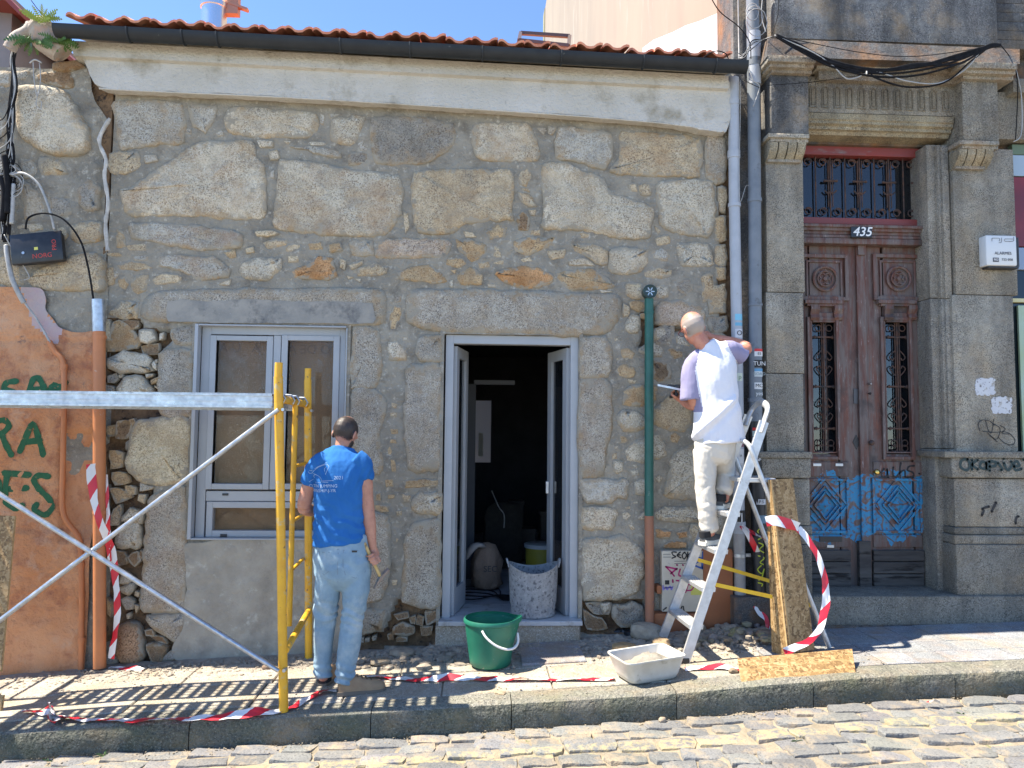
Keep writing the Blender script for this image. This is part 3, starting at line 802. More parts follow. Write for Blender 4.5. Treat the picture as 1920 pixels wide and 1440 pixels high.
# openings in world coordinates
DX0, DX1, DZ1 = P(832, 800)[0]-.006, P(1084, 800)[0]+.004, P(957, 628)[2]
DZ0 = P(957, 1164, -.02)[2]
WX0, WX1, WZ0, WZ1 = P(360, 800)[0], P(649, 800)[0], P(500, 1012)[2], P(500, 609)[2]
CREV = [[(199, 598), (262, 597), (265, 615), (322, 622), (322, 640), (299, 655), (297, 662), (300, 780), (255, 790), (234, 830), (236, 862), (240, 885), (262, 907), (282, 918), (276, 1010), (262, 1090), (262, 1140), (290, 1165), (325, 1205), (332, 1250), (197, 1275)],
        [(735, 1150), (745, 1125), (825, 1140), (823, 1200), (800, 1215), (650, 1222), (650, 1190), (720, 1185)],
        [(1088, 1128), (1210, 1125), (1212, 1185), (1088, 1190)],
        [(1343, 320), (1376, 300), (1376, 640), (1352, 640), (1346, 540), (1352, 450)],
        [(1196, 590), (1226, 575), (1232, 610), (1300, 615), (1300, 622), (1228, 618), (1225, 650), (1200, 650), (1206, 625)]]
def crevmask(px, py):
    m = np.zeros(px.shape, bool)
    for c in CREV: m |= in_poly(px, py, c)
    return m
def hdepth(px, py, X, Z):
    d = np.zeros_like(X); cm = crevmask(px, py); d[cm] = .065
    d[in_poly(px, py, CREV[3])] = .03
    return d
def hkeep(px, py, X, Z):
    k = ~((X > DX0) & (X < DX1) & (Z > DZ0-.02) & (Z < DZ1))
    k &= ~((X > WX0+.01) & (X < WX1-.01) & (Z > WZ0) & (Z < WZ1)); return k
wall = grid_wall('wall', HX0, HX1, -.2, 4.62, .024, hkeep, hdepth, [M_MORTAR, M_EARTH], lambda px, py, X, Z: crevmask(px, py).astype(int), house)
for i, (t, h, poly) in enumerate(ST[:LST0]):
    cx = sum(p[0] for p in poly)/len(poly); cy = sum(p[1] for p in poly)/len(poly)
    dressed = t[0] == 'm'
    stone(poly, h, t, wall, 0.0, i+1, M_DRESS if dressed else None, 'stone', flat=dressed)
M_COAT = mat('dark cement coat', (.24, .232, .21), (.34, .315, .27), 9, .9, bump=[(50, 5, .005)], spots=[((.10, .10, .10), 4, .56, .7), ((.35, .34, .32), 60, .66, .7)])
# cement repairs: dark coat over the window lintel and the infill below the window
def patch(name, poly, y0, m, parent, step=.03, Y1=.02, seed=1, amp=.3, grid=True, bev=.004):
    pts = [(P(x, y, y0)[0], P(x, y, y0)[2]) for x, y in poly]
    pts = smooth_outline(pts, 3, .002, seed); b = MB(); b.prism(pts, y0, Y1); o = b.build(name, m, parent)
    return o
patch('cement_coat', [(314, 566), (340, 562), (400, 565), (470, 561), (560, 566), (640, 565), (698, 569), (701, 580), (699, 606), (600, 606), (500, 606), (400, 605), (362, 604), (330, 603), (315, 602), (312, 585)], -.0275, M_COAT, wall).color = (1, 1, 1, 1)
def under_keep(px, py, X, Z): return in_poly(px, py, [(346, 1022), (352, 1016), (655, 1004), (655, 1240), (330, 1240), (322, 1215), (345, 1180), (352, 1100)])
ui = grid_wall('cement_infill', P(318, 1100)[0], P(656, 1100)[0], -.12, WZ0+.02, .02, under_keep, lambda px, py, X, Z: np.full(X.shape, -.02), M_PLASTER2, None, wall, 3.0, .8)
# reveals of the openings
rv = MB()
for x0, x1, z0, z1, dep in ((DX0, DX1, DZ0-.02, DZ1, .34), (WX0+.01, WX1-.01, WZ0, WZ1, .3)):
    rv.box(x0-.03, x0, -.012, dep, z0, z1+.03); rv.box(x1, x1+.03, -.012, dep, z0, z1+.03); rv.box(x0, x1, -.012, dep, z1, z1+.03)
rv.box(WX0, WX1, -.0, .3, WZ0-.03, WZ0)
rv.build('reveal', M_MORTAR, wall)
# body of the house: back and side walls, floor, ceiling, partition
hb = MB()
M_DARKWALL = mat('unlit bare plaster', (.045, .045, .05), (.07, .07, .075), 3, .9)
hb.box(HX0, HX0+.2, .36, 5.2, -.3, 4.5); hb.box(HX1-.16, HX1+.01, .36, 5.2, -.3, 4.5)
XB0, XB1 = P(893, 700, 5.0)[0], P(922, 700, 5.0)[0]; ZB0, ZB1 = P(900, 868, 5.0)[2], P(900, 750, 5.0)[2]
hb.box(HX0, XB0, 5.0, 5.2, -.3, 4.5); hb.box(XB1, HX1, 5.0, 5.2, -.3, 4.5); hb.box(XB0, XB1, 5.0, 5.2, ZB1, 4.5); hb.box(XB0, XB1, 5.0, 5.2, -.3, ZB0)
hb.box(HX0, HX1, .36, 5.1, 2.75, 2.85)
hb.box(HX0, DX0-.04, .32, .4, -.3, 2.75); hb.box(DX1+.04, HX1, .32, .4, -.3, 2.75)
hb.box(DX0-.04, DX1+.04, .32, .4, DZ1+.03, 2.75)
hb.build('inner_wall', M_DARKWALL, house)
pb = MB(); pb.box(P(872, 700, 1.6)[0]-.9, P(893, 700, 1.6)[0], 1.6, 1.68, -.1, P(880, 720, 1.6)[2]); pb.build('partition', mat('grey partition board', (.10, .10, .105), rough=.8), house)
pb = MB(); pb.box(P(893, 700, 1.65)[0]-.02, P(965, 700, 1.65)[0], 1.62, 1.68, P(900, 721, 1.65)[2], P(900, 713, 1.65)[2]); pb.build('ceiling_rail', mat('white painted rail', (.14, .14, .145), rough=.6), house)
fl = MB(); fl.box(DX0-1.4, DX1+1.2, .1, 5.0, DZ0-.2, DZ0-.003); fl.build('floor', mat('dusty marble floor', (.42, .42, .43), (.33, .33, .34), 3, .5, spots=[((.22, .2, .18), 4, .55, .7)]), house)
yd = MB(); yd.box(XB0-1.5, XB1+1.5, 6.6, 6.8, -.3, 5.2); yd.build('yard_wall', mat('pale yard wall', (.5, .5, .5), rough=.9), house)
# plaster frieze under the eaves
fr = MB()
def PW(lst, Y): return [(P(x, y, Y)[0], P(x, y, Y)[2]) for x, y in lst]
fr.prism(smooth_outline(PW([(128, 84), (150, 100), (166, 132), (172, 148), (190, 164), (300, 170), (480, 178), (700, 190), (900, 203), (1100, 217), (1250, 230), (1362, 246), (1364, 148), (1100, 130), (700, 105), (300, 82)], -.10), 3, .002, 3), -.10, .03)
fro = fr.build('plaster_frieze', M_PLASTER, house)
lb = MB(); lb.tube(bez([P(x, y, -.095) for x, y in ((186, 166), (300, 172), (480, 180), (700, 192), (900, 205), (1100, 219), (1250, 232), (1360, 247))], 6), .007, 8); lb.build('frieze_lip', M_PLASTER, fro, smooth='all')
f2 = MB(); a = P(132, 76, -.14); c = P(1366, 142, -.14); a2 = P(138, 104, -.14); c2 = P(1366, 166, -.14)
f2.hexa([(a2[0], -.14, a2[2]), (c2[0], -.14, c2[2]), (c2[0], 0, c2[2]-.02), (a2[0], 0, a2[2]-.02), (a[0], -.14, a[2]), (c[0], -.14, c[2]), (c[0], 0, c[2]), (a[0], 0, a[2])])
f2.build('frieze_cap', M_PLASTER, house)
# roof: deck, tiles, gutter
E0 = Vector(P(118, 38, -.26)); E1 = Vector(P(1372, 112, -.26)); slope = .36
rd = MB(); q = []
for p in (E0, E1): q += [(p.x, -.2, p.z-.02), (p.x, 3.6, p.z+3.8*slope-.02)]
rd.hexa([(q[0][0], q[0][1], q[0][2]-.06), (q[2][0], q[2][1], q[2][2]-.06), (q[3][0], q[3][1], q[3][2]-.06), (q[1][0], q[1][1], q[1][2]-.06), q[0], q[2], q[3], q[1]])
roof = rd.build('roof', M_MORTAR, house)
q = [(E0.x, 3.6, E0.z+1.3), (E1.x, 3.6, E1.z+1.3), (E1.x, 7.0, E1.z-.3), (E0.x, 7.0, E0.z-.3)]
rb = MB(); rb.hexa([(a, b_, c_-.06) for a, b_, c_ in q]+q); rb.build('rear_slope', M_TILE, roof)
TW = .2; L = (E1.x-E0.x); nt_ = int(L/TW); sl_ = (E1.z-E0.z)/L
tp = [(0, .022), (.012, .036), (.03, .040), (.048, .032), (.075, .010), (.10, .006), (.13, .010), (.155, .030), (.178, .040), (.2, .037)]
tb = MB(); vs = []
for yy, lift in ((0, .022), (.38, .022+.38*slope-.02)):
    for x, z in tp: vs.append((x, yy, z+lift+x*sl_))
    for x, z in tp: vs.append((x, yy, z+lift-.019+x*sl_))
m = len(tp); fs = []
for i in range(m-1): fs += [(i, i+1, 2*m+i+1, 2*m+i), (m+i, 3*m+i, 3*m+i+1, m+i+1), (i, m+i, m+i+1, i+1), (2*m+i, 2*m+i+1, 3*m+i+1, 3*m+i)]
fs += [(0, 2*m, 3*m, m), (m-1, 2*m-1, 4*m-1, 3*m-1)]
tb.add(vs, fs)
t0 = tb.build('roof_tile', M_TILE, roof, smooth=50)
for r_ in range(9):
    for i in range(nt_):
        o = t0 if (r_ == 0 and i == 0) else t0.copy()
        if o is not t0: COL.objects.link(o)
        jx = random.uniform(-.004, .004)
        o.location = (E0.x+.02+i*TW+jx, E0.y+r_*.34+random.uniform(-.02, .02), E0.z+i*TW*sl_+r_*.34*slope+random.uniform(-.005, .005))
        o.rotation_euler = (random.uniform(-.02, .02), 0, random.uniform(-.02, .02)); g_ = random.uniform(.85, 1.12); o.color = (g_, g_*random.uniform(.92, 1.05), g_*.98, 1)
G0 = Vector(P(105, 58, -.27)); G1 = Vector(P(1399, 127, -.27)); gr = .062
gt = MB(); n = 12; vs = []; dirx = (G1-G0)
for k in range(61):
    p = G0+dirx*k/60
    for rr_ in (gr, gr-.006):
        for j in range(n+1):
            a = math.pi*j/n; vs.append((p.x, p.y-math.cos(a)*rr_, p.z+.03-math.sin(a)*rr_*1.25))
w2 = 2*(n+1); fs = []
for k in range(60):
    for s_ in (0, 1):
        for j in range(n):
            a = k*w2+s_*(n+1)+j; fs.append((a, a+1, a+w2+1, a+w2))
    for j in (0, n): a = k*w2+j; fs.append((a, a+w2, a+w2+n+1, a+n+1))
fs += [tuple(range(n+1)), tuple(60*w2+j for j in range(n+1))]
gt.add(vs, fs); gut = gt.build('gutter', M_GUTTER, house, smooth=50)
for px_ in (243, 345, 410, 640, 770, 905, 1052, 1205, 1340):
    b = MB(); f_ = (P(px_, 80, -.27)[0]-G0.x)/dirx.x; p = G0+dirx*f_; pts = []
    for j in range(11): a = math.pi*j/10; pts.append((p.x, p.y-math.cos(a)*(gr+.003), p.z+.03-math.sin(a)*(gr+.003)*1.25))
    b.tube(pts, .0075, 6); b.build('gutter_clip', M_GUTTER, gut)
# skylight frame
b = MB(); q0 = P(973, 76, .55); q1 = P(1066, 86, .55); t0_ = P(976, 62, .9); t1_ = P(1068, 68, .9)
for a_, c_ in ((q0, q1), (t0_, t1_), (q0, t0_), (q1, t1_)): b.bar(a_, c_, .03, .03)
M_BROWNM = mat('brown metal', (.09, .06, .055), rough=.4)
sk = b.build('skylight', M_BROWNM, roof)
b = MB(); b.add([q0, q1, t1_, t0_], [(0, 1, 2, 3)]); b.build('pane', M_GLASS, sk)
# chimney flue
b = MB(); c = P(402, 30, .5)
b.lathe([(.105, -.5), (.105, .06), (.115, .06), (.115, .1), (.09, .1), (.09, .06), (.17, .2), (.17, .24), (.12, .27), (.02, .3)], c, 24); M_FLUE = mat('shiny steel flue', (.75, .75, .76), rough=.25, metal=1.0)
fl_ = b.build('chimney_flue', M_FLUE, roof, smooth=40)
b = MB(); b.box(c[0]+.06, c[0]+.2, c[1]-.02, c[1]+.05, c[2]+.02, c[2]+.32); b.bar((c[0]+.1, c[1], c[2]+.12), (c[0]+.28, c[1], c[2]+.06), .05, .02); b.build('flue_bracket', mat('copper coloured metal', (.45, .22, .14), rough=.4, metal=.6), fl_)
# ---------------------------------------------------------------- window
win = MB(); fy = .045
def fbox(b, x0, y0, x1, y1, Ya, Yb, bev=.004):
    """box from photo pixel rectangle, front at Ya back at Yb"""
    xm, ym = (x0+x1)/2, (y0+y1)/2
    b.box(P(x0, ym, Ya)[0], P(x1, ym, Ya)[0], Ya, Yb, P(xm, y1, Ya)[2], P(xm, y0, Ya)[2], bev)
def fframe(b, x0, y0, x1, y1, wl, wr, wt, wb, Ya, Yb, bev=.004):
    """rectangular frame given outer pixels and rail widths in pixels"""
    X0, X1 = P(x0, (y0+y1)/2, Ya)[0], P(x1, (y0+y1)/2, Ya)[0]; Z0, Z1 = P((x0+x1)/2, y1, Ya)[2], P((x0+x1)/2, y0, Ya)[2]
    k = (X1-X0)/(x1-x0); wl, wr, wt, wb = wl*k, wr*k, wt*k, wb*k
    b.box(X0, X0+wl, Ya, Yb, Z0, Z1, bev); b.box(X1-wr, X1, Ya, Yb, Z0, Z1, bev)
    b.box(X0+wl-.001, X1-wr+.001, Ya+.001, Yb, Z1-wt, Z1-.0005, bev); b.box(X0+wl-.001, X1-wr+.001, Ya+.001, Yb, Z0+.0005, Z0+wb, bev)
    return X0+wl, X1-wr, Z0+wb, Z1-wt
wroot = MB()
fframe(wroot, 372, 611, 648, 1013, 17, 15, 18, 4, fy, fy+.08)
fbox(wroot, 386, 921, 634, 940, fy+.002, fy+.08)
wo_ = wroot.build('window', M_FRAME, house)
b = MB(); b.box(WX0+.004, WX0+.03, -.03, fy, WZ0+.004, WZ1-.004, .003); b.box(WX0+.03, WX1-.012, -.028, fy, WZ1-.016, WZ1-.004, .003); b.box(WX1-.014, WX1-.004, -.02, fy, WZ0+.004, WZ1-.018, .003)
b.box(WX0+.03, WX1-.016, -.034, fy, WZ0+.002, WZ0+.014, .003); b.build('frame_trim', M_FRAME, wo_)
for (x0, y0, x1, y1, w_) in ((389, 629, 508, 918, 12), (524, 629, 634, 918, 12)):
    b = MB(); a = fframe(b, x0, y0, x1, y1, w_, w_, w_-2, w_-1, fy-.012, fy+.06)
    b.box(a[0]-.012, a[0], fy-.004, fy+.05, a[2], a[3]); b.box(a[1], a[1]+.012, fy-.004, fy+.05, a[2], a[3])
    so = b.build('sash', M_FRAME, wo_)
    b = MB(); b.box(a[0]-.002, a[1]+.002, fy+.022, fy+.028, a[2]-.002, a[3]+.002); b.build('pane', M_GLASS, wo_)
b = MB(); fbox(b, 509, 629, 523, 918, fy-.006, fy+.06); b.build('mullion', M_FRAME, wo_)
b = MB(); a = fframe(b, 386, 941, 634, 1007, 12, 12, 12, 12, fy-.006, fy+.06); b.build('lower_sash', M_FRAME, wo_)
b = MB(); b.box(a[0]-.002, a[1]+.002, fy+.022, fy+.028, a[2]-.002, a[3]+.002); b.build('pane', M_GLASS, wo_)
b = MB()
for px_ in (422, 425): pass
b.box(P(417, 926, fy)[0], P(428, 926, fy)[0], fy-.006, fy+.01, P(420, 929, fy)[2], P(420, 925, fy)[2], .002); b.box(P(414, 1003, fy)[0], P(426, 1003, fy)[0], fy-.016, fy+.01, P(420, 1006, fy)[2], P(420, 1001, fy)[2], .002)
b.build('drain_slot', M_BLACK, wo_)
# brown paper boards taped up behind the glass, a room behind them
for (x0, y0, x1, y1, dy) in ((380, 620, 515, 663, .0), (380, 660, 515, 780, .004), (380, 778, 515, 895, 0), (380, 893, 515, 925, .005), (512, 620, 640, 669, .003), (512, 667, 640, 715, 0), (512, 714, 640, 925, .005), (380, 935, 645, 1012, .002), (402, 778, 512, 782, -.002)):
    b = MB(); fbox(b, x0, y0, x1, y1-1, .14+dy, .146+dy, 0); b.build('cardboard_sheet', M_WOODB, wo_)
def text(name, s, loc, size, m, parent=None, rot=(math.pi/2, 0, 0), ext=.0006, sx=1.0, shear=0.0, align='CENTER', off=0.0):
    cu = bpy.data.curves.new(name, 'FONT'); cu.body = s; cu.size = size; cu.extrude = ext; cu.align_x = align; cu.align_y = 'CENTER'; cu.shear = shear; cu.resolution_u = 3; cu.offset = off
    o = bpy.data.objects.new(name, cu); COL.objects.link(o); bpy.context.view_layer.update()
    me = bpy.data.meshes.new_from_object(o.evaluated_get(bpy.context.evaluated_depsgraph_get())); bpy.data.objects.remove(o); bpy.data.curves.remove(cu)
    me.materials.clear(); me.materials.append(m); o = bpy.data.objects.new(name, me); COL.objects.link(o)
    o.location = loc; o.rotation_euler = rot; o.scale = (sx, 1, 1)
    if parent:
        o.parent = parent; pw = Vector((0, 0, 0)); p = parent
        while p: pw += p.location; p = p.parent
        o.location = Vector(loc)-pw
    return o
M_BROWNT = mat('brown painted reflection', (.19, .115, .06), rough=.8)
text('painted_sign_reflection', 'A   U A', P(450, 653, .134), .10, M_BROWNT, wo_, sx=-1); text('painted_sign_reflection', 'O DE A', P(580, 656, .134), .10, M_BROWNT, wo_, sx=-1)  # mirrored street sign reflection, painted as brown letters behind the glass
# ---------------------------------------------------------------- entrance: frame, two open glazed leaves, marble step
dr = MB(); dy = .02
X0, X1 = P(832, 900, dy)[0], P(1084, 900, dy)[0]; Zt, Zb = P(957, 629, dy)[2], P(957, 1160, dy)[2]; fw_ = .062
dr.box(X0, X0+fw_, dy, dy+.09, Zb, Zt, .004); dr.box(X1-fw_, X1, dy, dy+.09, Zb, Zt, .004); dr.box(X0+fw_-.001, X1-fw_+.001, dy+.001, dy+.09, Zt-.07, Zt-.0005, .004)
door = dr.build('entrance_door', M_FRAME, house)
for sgn, xh in ((1, X0+fw_), (-1, X1-fw_)):
    # leaf opened inwards about 80 degrees, hinge at the frame
    ang = R(79 if sgn > 0 else 76); wd = .44; d = Vector((sgn*math.cos(ang), math.sin(ang), 0)); nrm = Vector((-d.y*sgn, d.x*sgn, 0))
    o_ = Vector((xh, dy+.05, 0)); z0, z1 = Zb+.012, Zt-.085; st = .085
    def leafbar(b, s0, s1, za, zb_, t=.055, off=0.0):
        p = [o_+d*s0+nrm*(off-t/2), o_+d*s1+nrm*(off-t/2), o_+d*s1+nrm*(off+t/2), o_+d*s0+nrm*(off+t/2)]
        b.hexa([(v.x, v.y, za) for v in p]+[(v.x, v.y, zb_) for v in p])
    b = MB(); leafbar(b, 0, st, z0, z1); leafbar(b, wd-st, wd, z0, z1); leafbar(b, st, wd-st, z1-st, z1, .053); leafbar(b, st, wd-st, z0, z0+.19, .053)
    leafbar(b, st, st+.014, z0+.19, z1-st, .04); leafbar(b, wd-st-.014, wd-st, z0+.19, z1-st, .04)
    lf = b.build('door_leaf', M_FRAME, door)
    b = MB(); leafbar(b, st, wd-st, z0+.19, z1-st, .02); b.build('pane', M_GLASSD, door)
    if sgn < 0:
        b = MB(); p = o_+d*(wd-.04)-nrm*.04; b.box(p.x-.012, p.x+.012, p.y-.02, p.y+.02, z0+.9, z0+1.0, .004); b.build('door_handle', M_ALU, door)
M_MARBLE = mat('dusty marble slab', (.5, .5, .5), (.40, .40, .39), 4, .4, spots=[((.26, .24, .21), 9, .52, .66), ((.16, .15, .13), 18, .64, .7)])
sroot = MB(); a = P(822, 1166, -.09); c = P(1092, 1166, -.09)
sroot.box(a[0], c[0], -.10, .12, a[2]-.03, a[2]+.004, .004); step = sroot.build('doorstep', M_MARBLE, house)
b = MB(); b.box(P(816, 1190, -.075)[0], P(1088, 1190, -.075)[0], -.075, .1, zg(0)-.1, a[2]-.031, .012); so = b.build('step_block', M_SLAB, step); so.color = (1.05, 1.02, .98, .1)
b = MB(); b.box(X0, X1, .0, .5, Zb-.04, Zb+.004, .002); b.build('threshold', M_MARBLE, step)
# ---------------------------------------------------------------- party wall of the tall house rising over the roof
def PX(px, py, X):
    d = ray(px, py); t = (X-CAM_LOC[0])/d[0]; q = CAM_LOC+d*t; return (float(q[0]), float(q[1]), float(q[2]))
ghouse = empty('granite_town_house', (0, 0, 0), 'tall soot-streaked granite house with carved door surround, number 435', 'house')
M_CREAM = mat('stained cream render', (.31, .255, .195), (.26, .215, .17), 1.2, .85, stretch=(1, 1, .25), spots=[((.34, .3, .26), 3.5, .62, .74), ((.36, .31, .25), 2, .6, .7)])
PXW = P(1380, 90, .12)[0]
yb = PX(1022, 40, PXW)[1]
b = MB(); b.box(PXW, PXW+.3, .12, yb, 3.5, 15.5); pw_ = b.build('party_wall', M_CREAM, ghouse)
b = MB(); b.box(PXW-.02, PXW+.25, yb, yb+.5, 3.5, 15.5); b.build('corner_pier', mat('mossy green render', (.20, .21, .11), (.3, .26, .16), 2, .9), ghouse)
pts = [PX(x, y, PXW-.006) for x, y in ((1375, 28), (1345, 25), (1310, 40), (1285, 48), (1262, 60), (1225, 75), (1205, 90), (1205, 130), (1375, 130))]
b = MB(); b.add(pts, [tuple(range(len(pts)))]); b.build('white_paint_patch', mat('thick white paint', (.8, .8, .8), (.62, .64, .68), 2.5, .6), ghouse, recalc=False)
# ---------------------------------------------------------------- painted strokes and lettering helpers
def strip(b, pts, w, y=None, n=4):
    """flat ribbon in the XZ plane through world points"""
    pts = bez(pts, n) if len(pts) > 2 else [Vector(p) for p in pts]; vs = []
    for i, p in enumerate(pts):
        a = pts[max(i-1, 0)]; c = pts[min(i+1, len(pts)-1)]; t = (c-a); t = t.normalized() if t.length > 1e-9 else Vector((1, 0, 0)); s_ = Vector((-t.z, 0, t.x)); ww = w*(1+.12*math.sin(i*1.7))
        vs += [p-s_*ww/2, p+s_*ww/2]
    b.add(vs, [(2*i, 2*i+1, 2*i+3, 2*i+2) for i in range(len(pts)-1)])
    for c in (pts[0], pts[-1]):
        b.add([c]+[(c.x+math.cos(k*math.pi/4)*w/2, c.y, c.z+math.sin(k*math.pi/4)*w/2) for k in range(8)], [(0, 1+k, 1+(k+1) % 8) for k in range(8)])
def strokes(name, lines, wpx, Y, m, parent, surf=None, n=4, s=1.0, ox=0, oy=0):
    b = MB()
    for ln in lines:
        q = []
        for x, y in ln:
            p = P(ox+x*s, oy+y*s, Y); yy = surf(p[0], p[2]) if surf else Y; q.append((p[0], yy, p[2]))
        k = (P(1001, 700, Y)[0]-P(1000, 700, Y)[0]); strip(b, q, wpx*k, n=n)
    return b.build(name, m, parent, recalc=False)
def paint(name, c, rough=.5): return MATS.get(name) or mat(name, c, rough=rough)
# ---------------------------------------------------------------- orange house on the left
ohouse = empty('orange_house', (0, 0, 0), 'ruinous low wall with bare stone above and orange render below, green graffiti on it', 'house')
OX0 = P(-260, 700)[0]; OX1 = P(199, 700)[0]
def odepth(px, py, X, Z):
    d = np.full(X.shape, -.035); d += np.where(px > 188, .03, 0); return d
TOPL = [(-400, 118), (0, 128), (60, 130), (140, 133), (160, 118), (172, 140), (180, 190), (206, 230), (186, 262), (200, 330), (197, 420), (203, 560), (199, 600), (199, 1290), (-400, 1290)]
owall = grid_wall('wall', OX0, P(210, 700)[0], -.5, 4.75, .026, lambda px, py, X, Z: in_poly(px, py, TOPL), odepth, [M_MORTAR], None, ohouse, 9.0, 1.6)
b = MB(); b.box(OX0-2, P(188, 700)[0], .0, .35, -.5, P(100, 138)[2]); b.box(P(186, 700)[0], HX0+.02, .03, .4, -.3, P(200, 160)[2]-.2); b.build('wall_core', M_EARTH, owall)
for i, (t, h, poly) in enumerate(ST[LST0:]): stone(poly, h, t, owall, -.03, 500+i, name='stone')
OR = [(-400, 541), (0, 541), (60, 540), (92, 545), (96, 590), (124, 622), (166, 626), (186, 618), (192, 1262), (100, 1268), (-400, 1285)]
LI = [(48, 540), (92, 545), (96, 590), (126, 622), (112, 650), (70, 610)]
def oy_(px, py, X, Z):
    d = np.full(X.shape, -.062)
    d += np.where((px > 122) & (py > 812) & (py < 1010), .022, 0)+np.where(py > 995, -.012, 0)+np.where((np.abs(py-642) < 3), .012, 0)
    return d
orend = grid_wall('orange_render', OX0, P(194, 700)[0], -.5, P(0, 535)[2], .022, lambda px, py, X, Z: in_poly(px+1.5*np.sin(Z*40)+1*np.sin(Z*91), py+1.2*np.sin(X*55), OR), oy_, [M_ORANGE, M_LILAC], lambda px, py, X, Z: in_poly(px, py, LI).astype(int), owall, 13.0, 1.5)
def osurf(x, z): return -.062-.0035+(.010*fbm(x, 13, z, 2.2, 2)+.006*fbm(x, 18, z, 11, 3))*1.5-.0005
M_GRAF = mat('green spray paint', (.012, .085, .035), (.02, .12, .05), 30, .8, spots=[((.35, .17, .07), 45, .62, .70)])
g2 = lambda L: [[(x, y) for x, y in l] for l in L]
GL = [[[(-20, 620), (10, 660), (25, 705)]], [[(120, 622), (70, 630), (52, 660), (100, 680), (110, 705), (60, 715)]], [[(178, 705), (205, 620), (235, 605), (262, 650), (282, 700)], [(200, 668), (262, 664)]], [[(380, 628), (352, 652), (315, 640), (288, 662), (330, 680), (365, 700), (290, 712)]],
    [[(0, 840), (50, 830), (75, 860), (40, 900), (0, 915)], [(35, 905), (60, 960), (88, 1015)]], [[(132, 995), (165, 920), (200, 850), (228, 920), (258, 1015)], [(150, 948), (240, 938)]],
    [[(0, 1130), (22, 1160), (28, 1220), (0, 1275)]], [[(50, 1112), (185, 1122)], [(68, 1115), (58, 1200), (62, 1270)], [(64, 1198), (172, 1192)], [(64, 1268), (110, 1300), (150, 1285)]],
    [[(290, 1130), (240, 1125), (212, 1150), (240, 1200), (290, 1250), (305, 1300), (270, 1335), (215, 1310), (225, 1280)]]]
for L_ in GL: strokes('graffiti_letter', L_, 10.5, 0, M_GRAF, orend, osurf, 4, 1/2.88, 0, 500)
# pipes on the orange house
b = MB(); b.tube([P(174, 560, -.11), P(175, 640, -.11)], .041, 16); b.box(P(172, 560, -.15)[0]-.03, P(195, 560, -.15)[0]-.012, -.145, -.07, P(183, 622, -.13)[2], P(183, 558, -.13)[2], .003); 
b = MB(); A = P(184, 562, -.115); Bp = P(186, 622, -.115); Cc = P(187, 1252, -.115); dp = empty('conduit_pipe', (0, 0, 0), 'thick orange painted drain pipe with bare zinc top at the corner', 'pipe')
b.tube([Bp, Cc], .043, 18); b.build('pipe', M_ORPIPE, dp, smooth=50)
b = MB(); b.tube([A, Bp], .046, 18); b.build('zinc_sleeve', M_GALV, dp, smooth=50)
for py_ in (632, 960):
    b = MB(); c = P(187, py_, -.115); b.tube([(c[0], c[1], c[2]-.012), (c[0], c[1], c[2]+.012)], .047, 18); b.build('clamp', M_ORPIPE, dp, smooth=50)
b = MB(); pts = bez([P(92, 640, -.09), P(104, 660, -.09), P(119, 682, -.09), P(120, 760, -.09), P(118, 870, -.09), P(117, 945, -.09), P(124, 975, -.09), P(146, 1005, -.09), P(152, 1040, -.09), P(153, 1150, -.09), P(152, 1255, -.09)], 5)
cp = empty('thin_pipe', (0, 0, 0), 'thin orange painted conduit with a bend, left of the thick pipe', 'pipe'); b.tube(pts, .019, 12); b.build('pipe', M_ORPIPE, cp, smooth=60)
for x_, y_ in ((120, 688), (118, 775), (152, 1060), (153, 1200)): b = MB(); c = P(x_, y_, -.09); b.tube([(c[0], c[1], c[2]-.02), (c[0], c[1], c[2]+.02)], .024, 12); b.build('clamp', M_ORPIPE, cp, smooth=50)
# torn render edge between the two houses
b = MB(); pts = [P(x, y, -.075) for x, y in ((206, 222), (186, 262), (199, 300), (196, 330), (203, 380), (198, 420), (202, 470))]; b.tube(bez(pts, 4), [.010+.006*abs(math.sin(i*1.9)) for i in range(25)], 6)
b.build('torn_render_edge', mat('chipped white render', (.6, .58, .54), (.4, .38, .34), 20, .9, bump=[(40, 4, .006)]), owall)
# clay spout with ferns at the gutter end
b = MB(); prof = []
sp = [P(118, 100, -.1), P(95, 78, -.12), P(70, 52, -.15), (P(58, 42, -.17))]; b.tube(bez(sp, 5), [.085, .09, .095, .10, .105, .11, .115, .115, .11, .105, .10, .10, .09, .08, .075, .06], 14)
b.tube(bez([P(60, 48, -.17), P(52, 60, -.19), P(30, 72, -.2), P(18, 92, -.2)], 4), [.045]*13, 10); 
so = b.build('clay_spout', mat('lichened clay', (.33, .26, .21), (.42, .37, .32), 14, .9, bump=[(30, 4, .01)], spots=[((.5, .3, .2), 9, .55, .7)]), smooth=60); tag(so, 'broken clay roof spout covered in lichen at the end of the gutter', 'roof spout')
M_FERN = mat('fern green', (.05, .12, .03), (.10, .2, .05), 30, .6); M_FERNY = mat('yellow green fern', (.30, .36, .06), (.2, .28, .05), 30, .6)
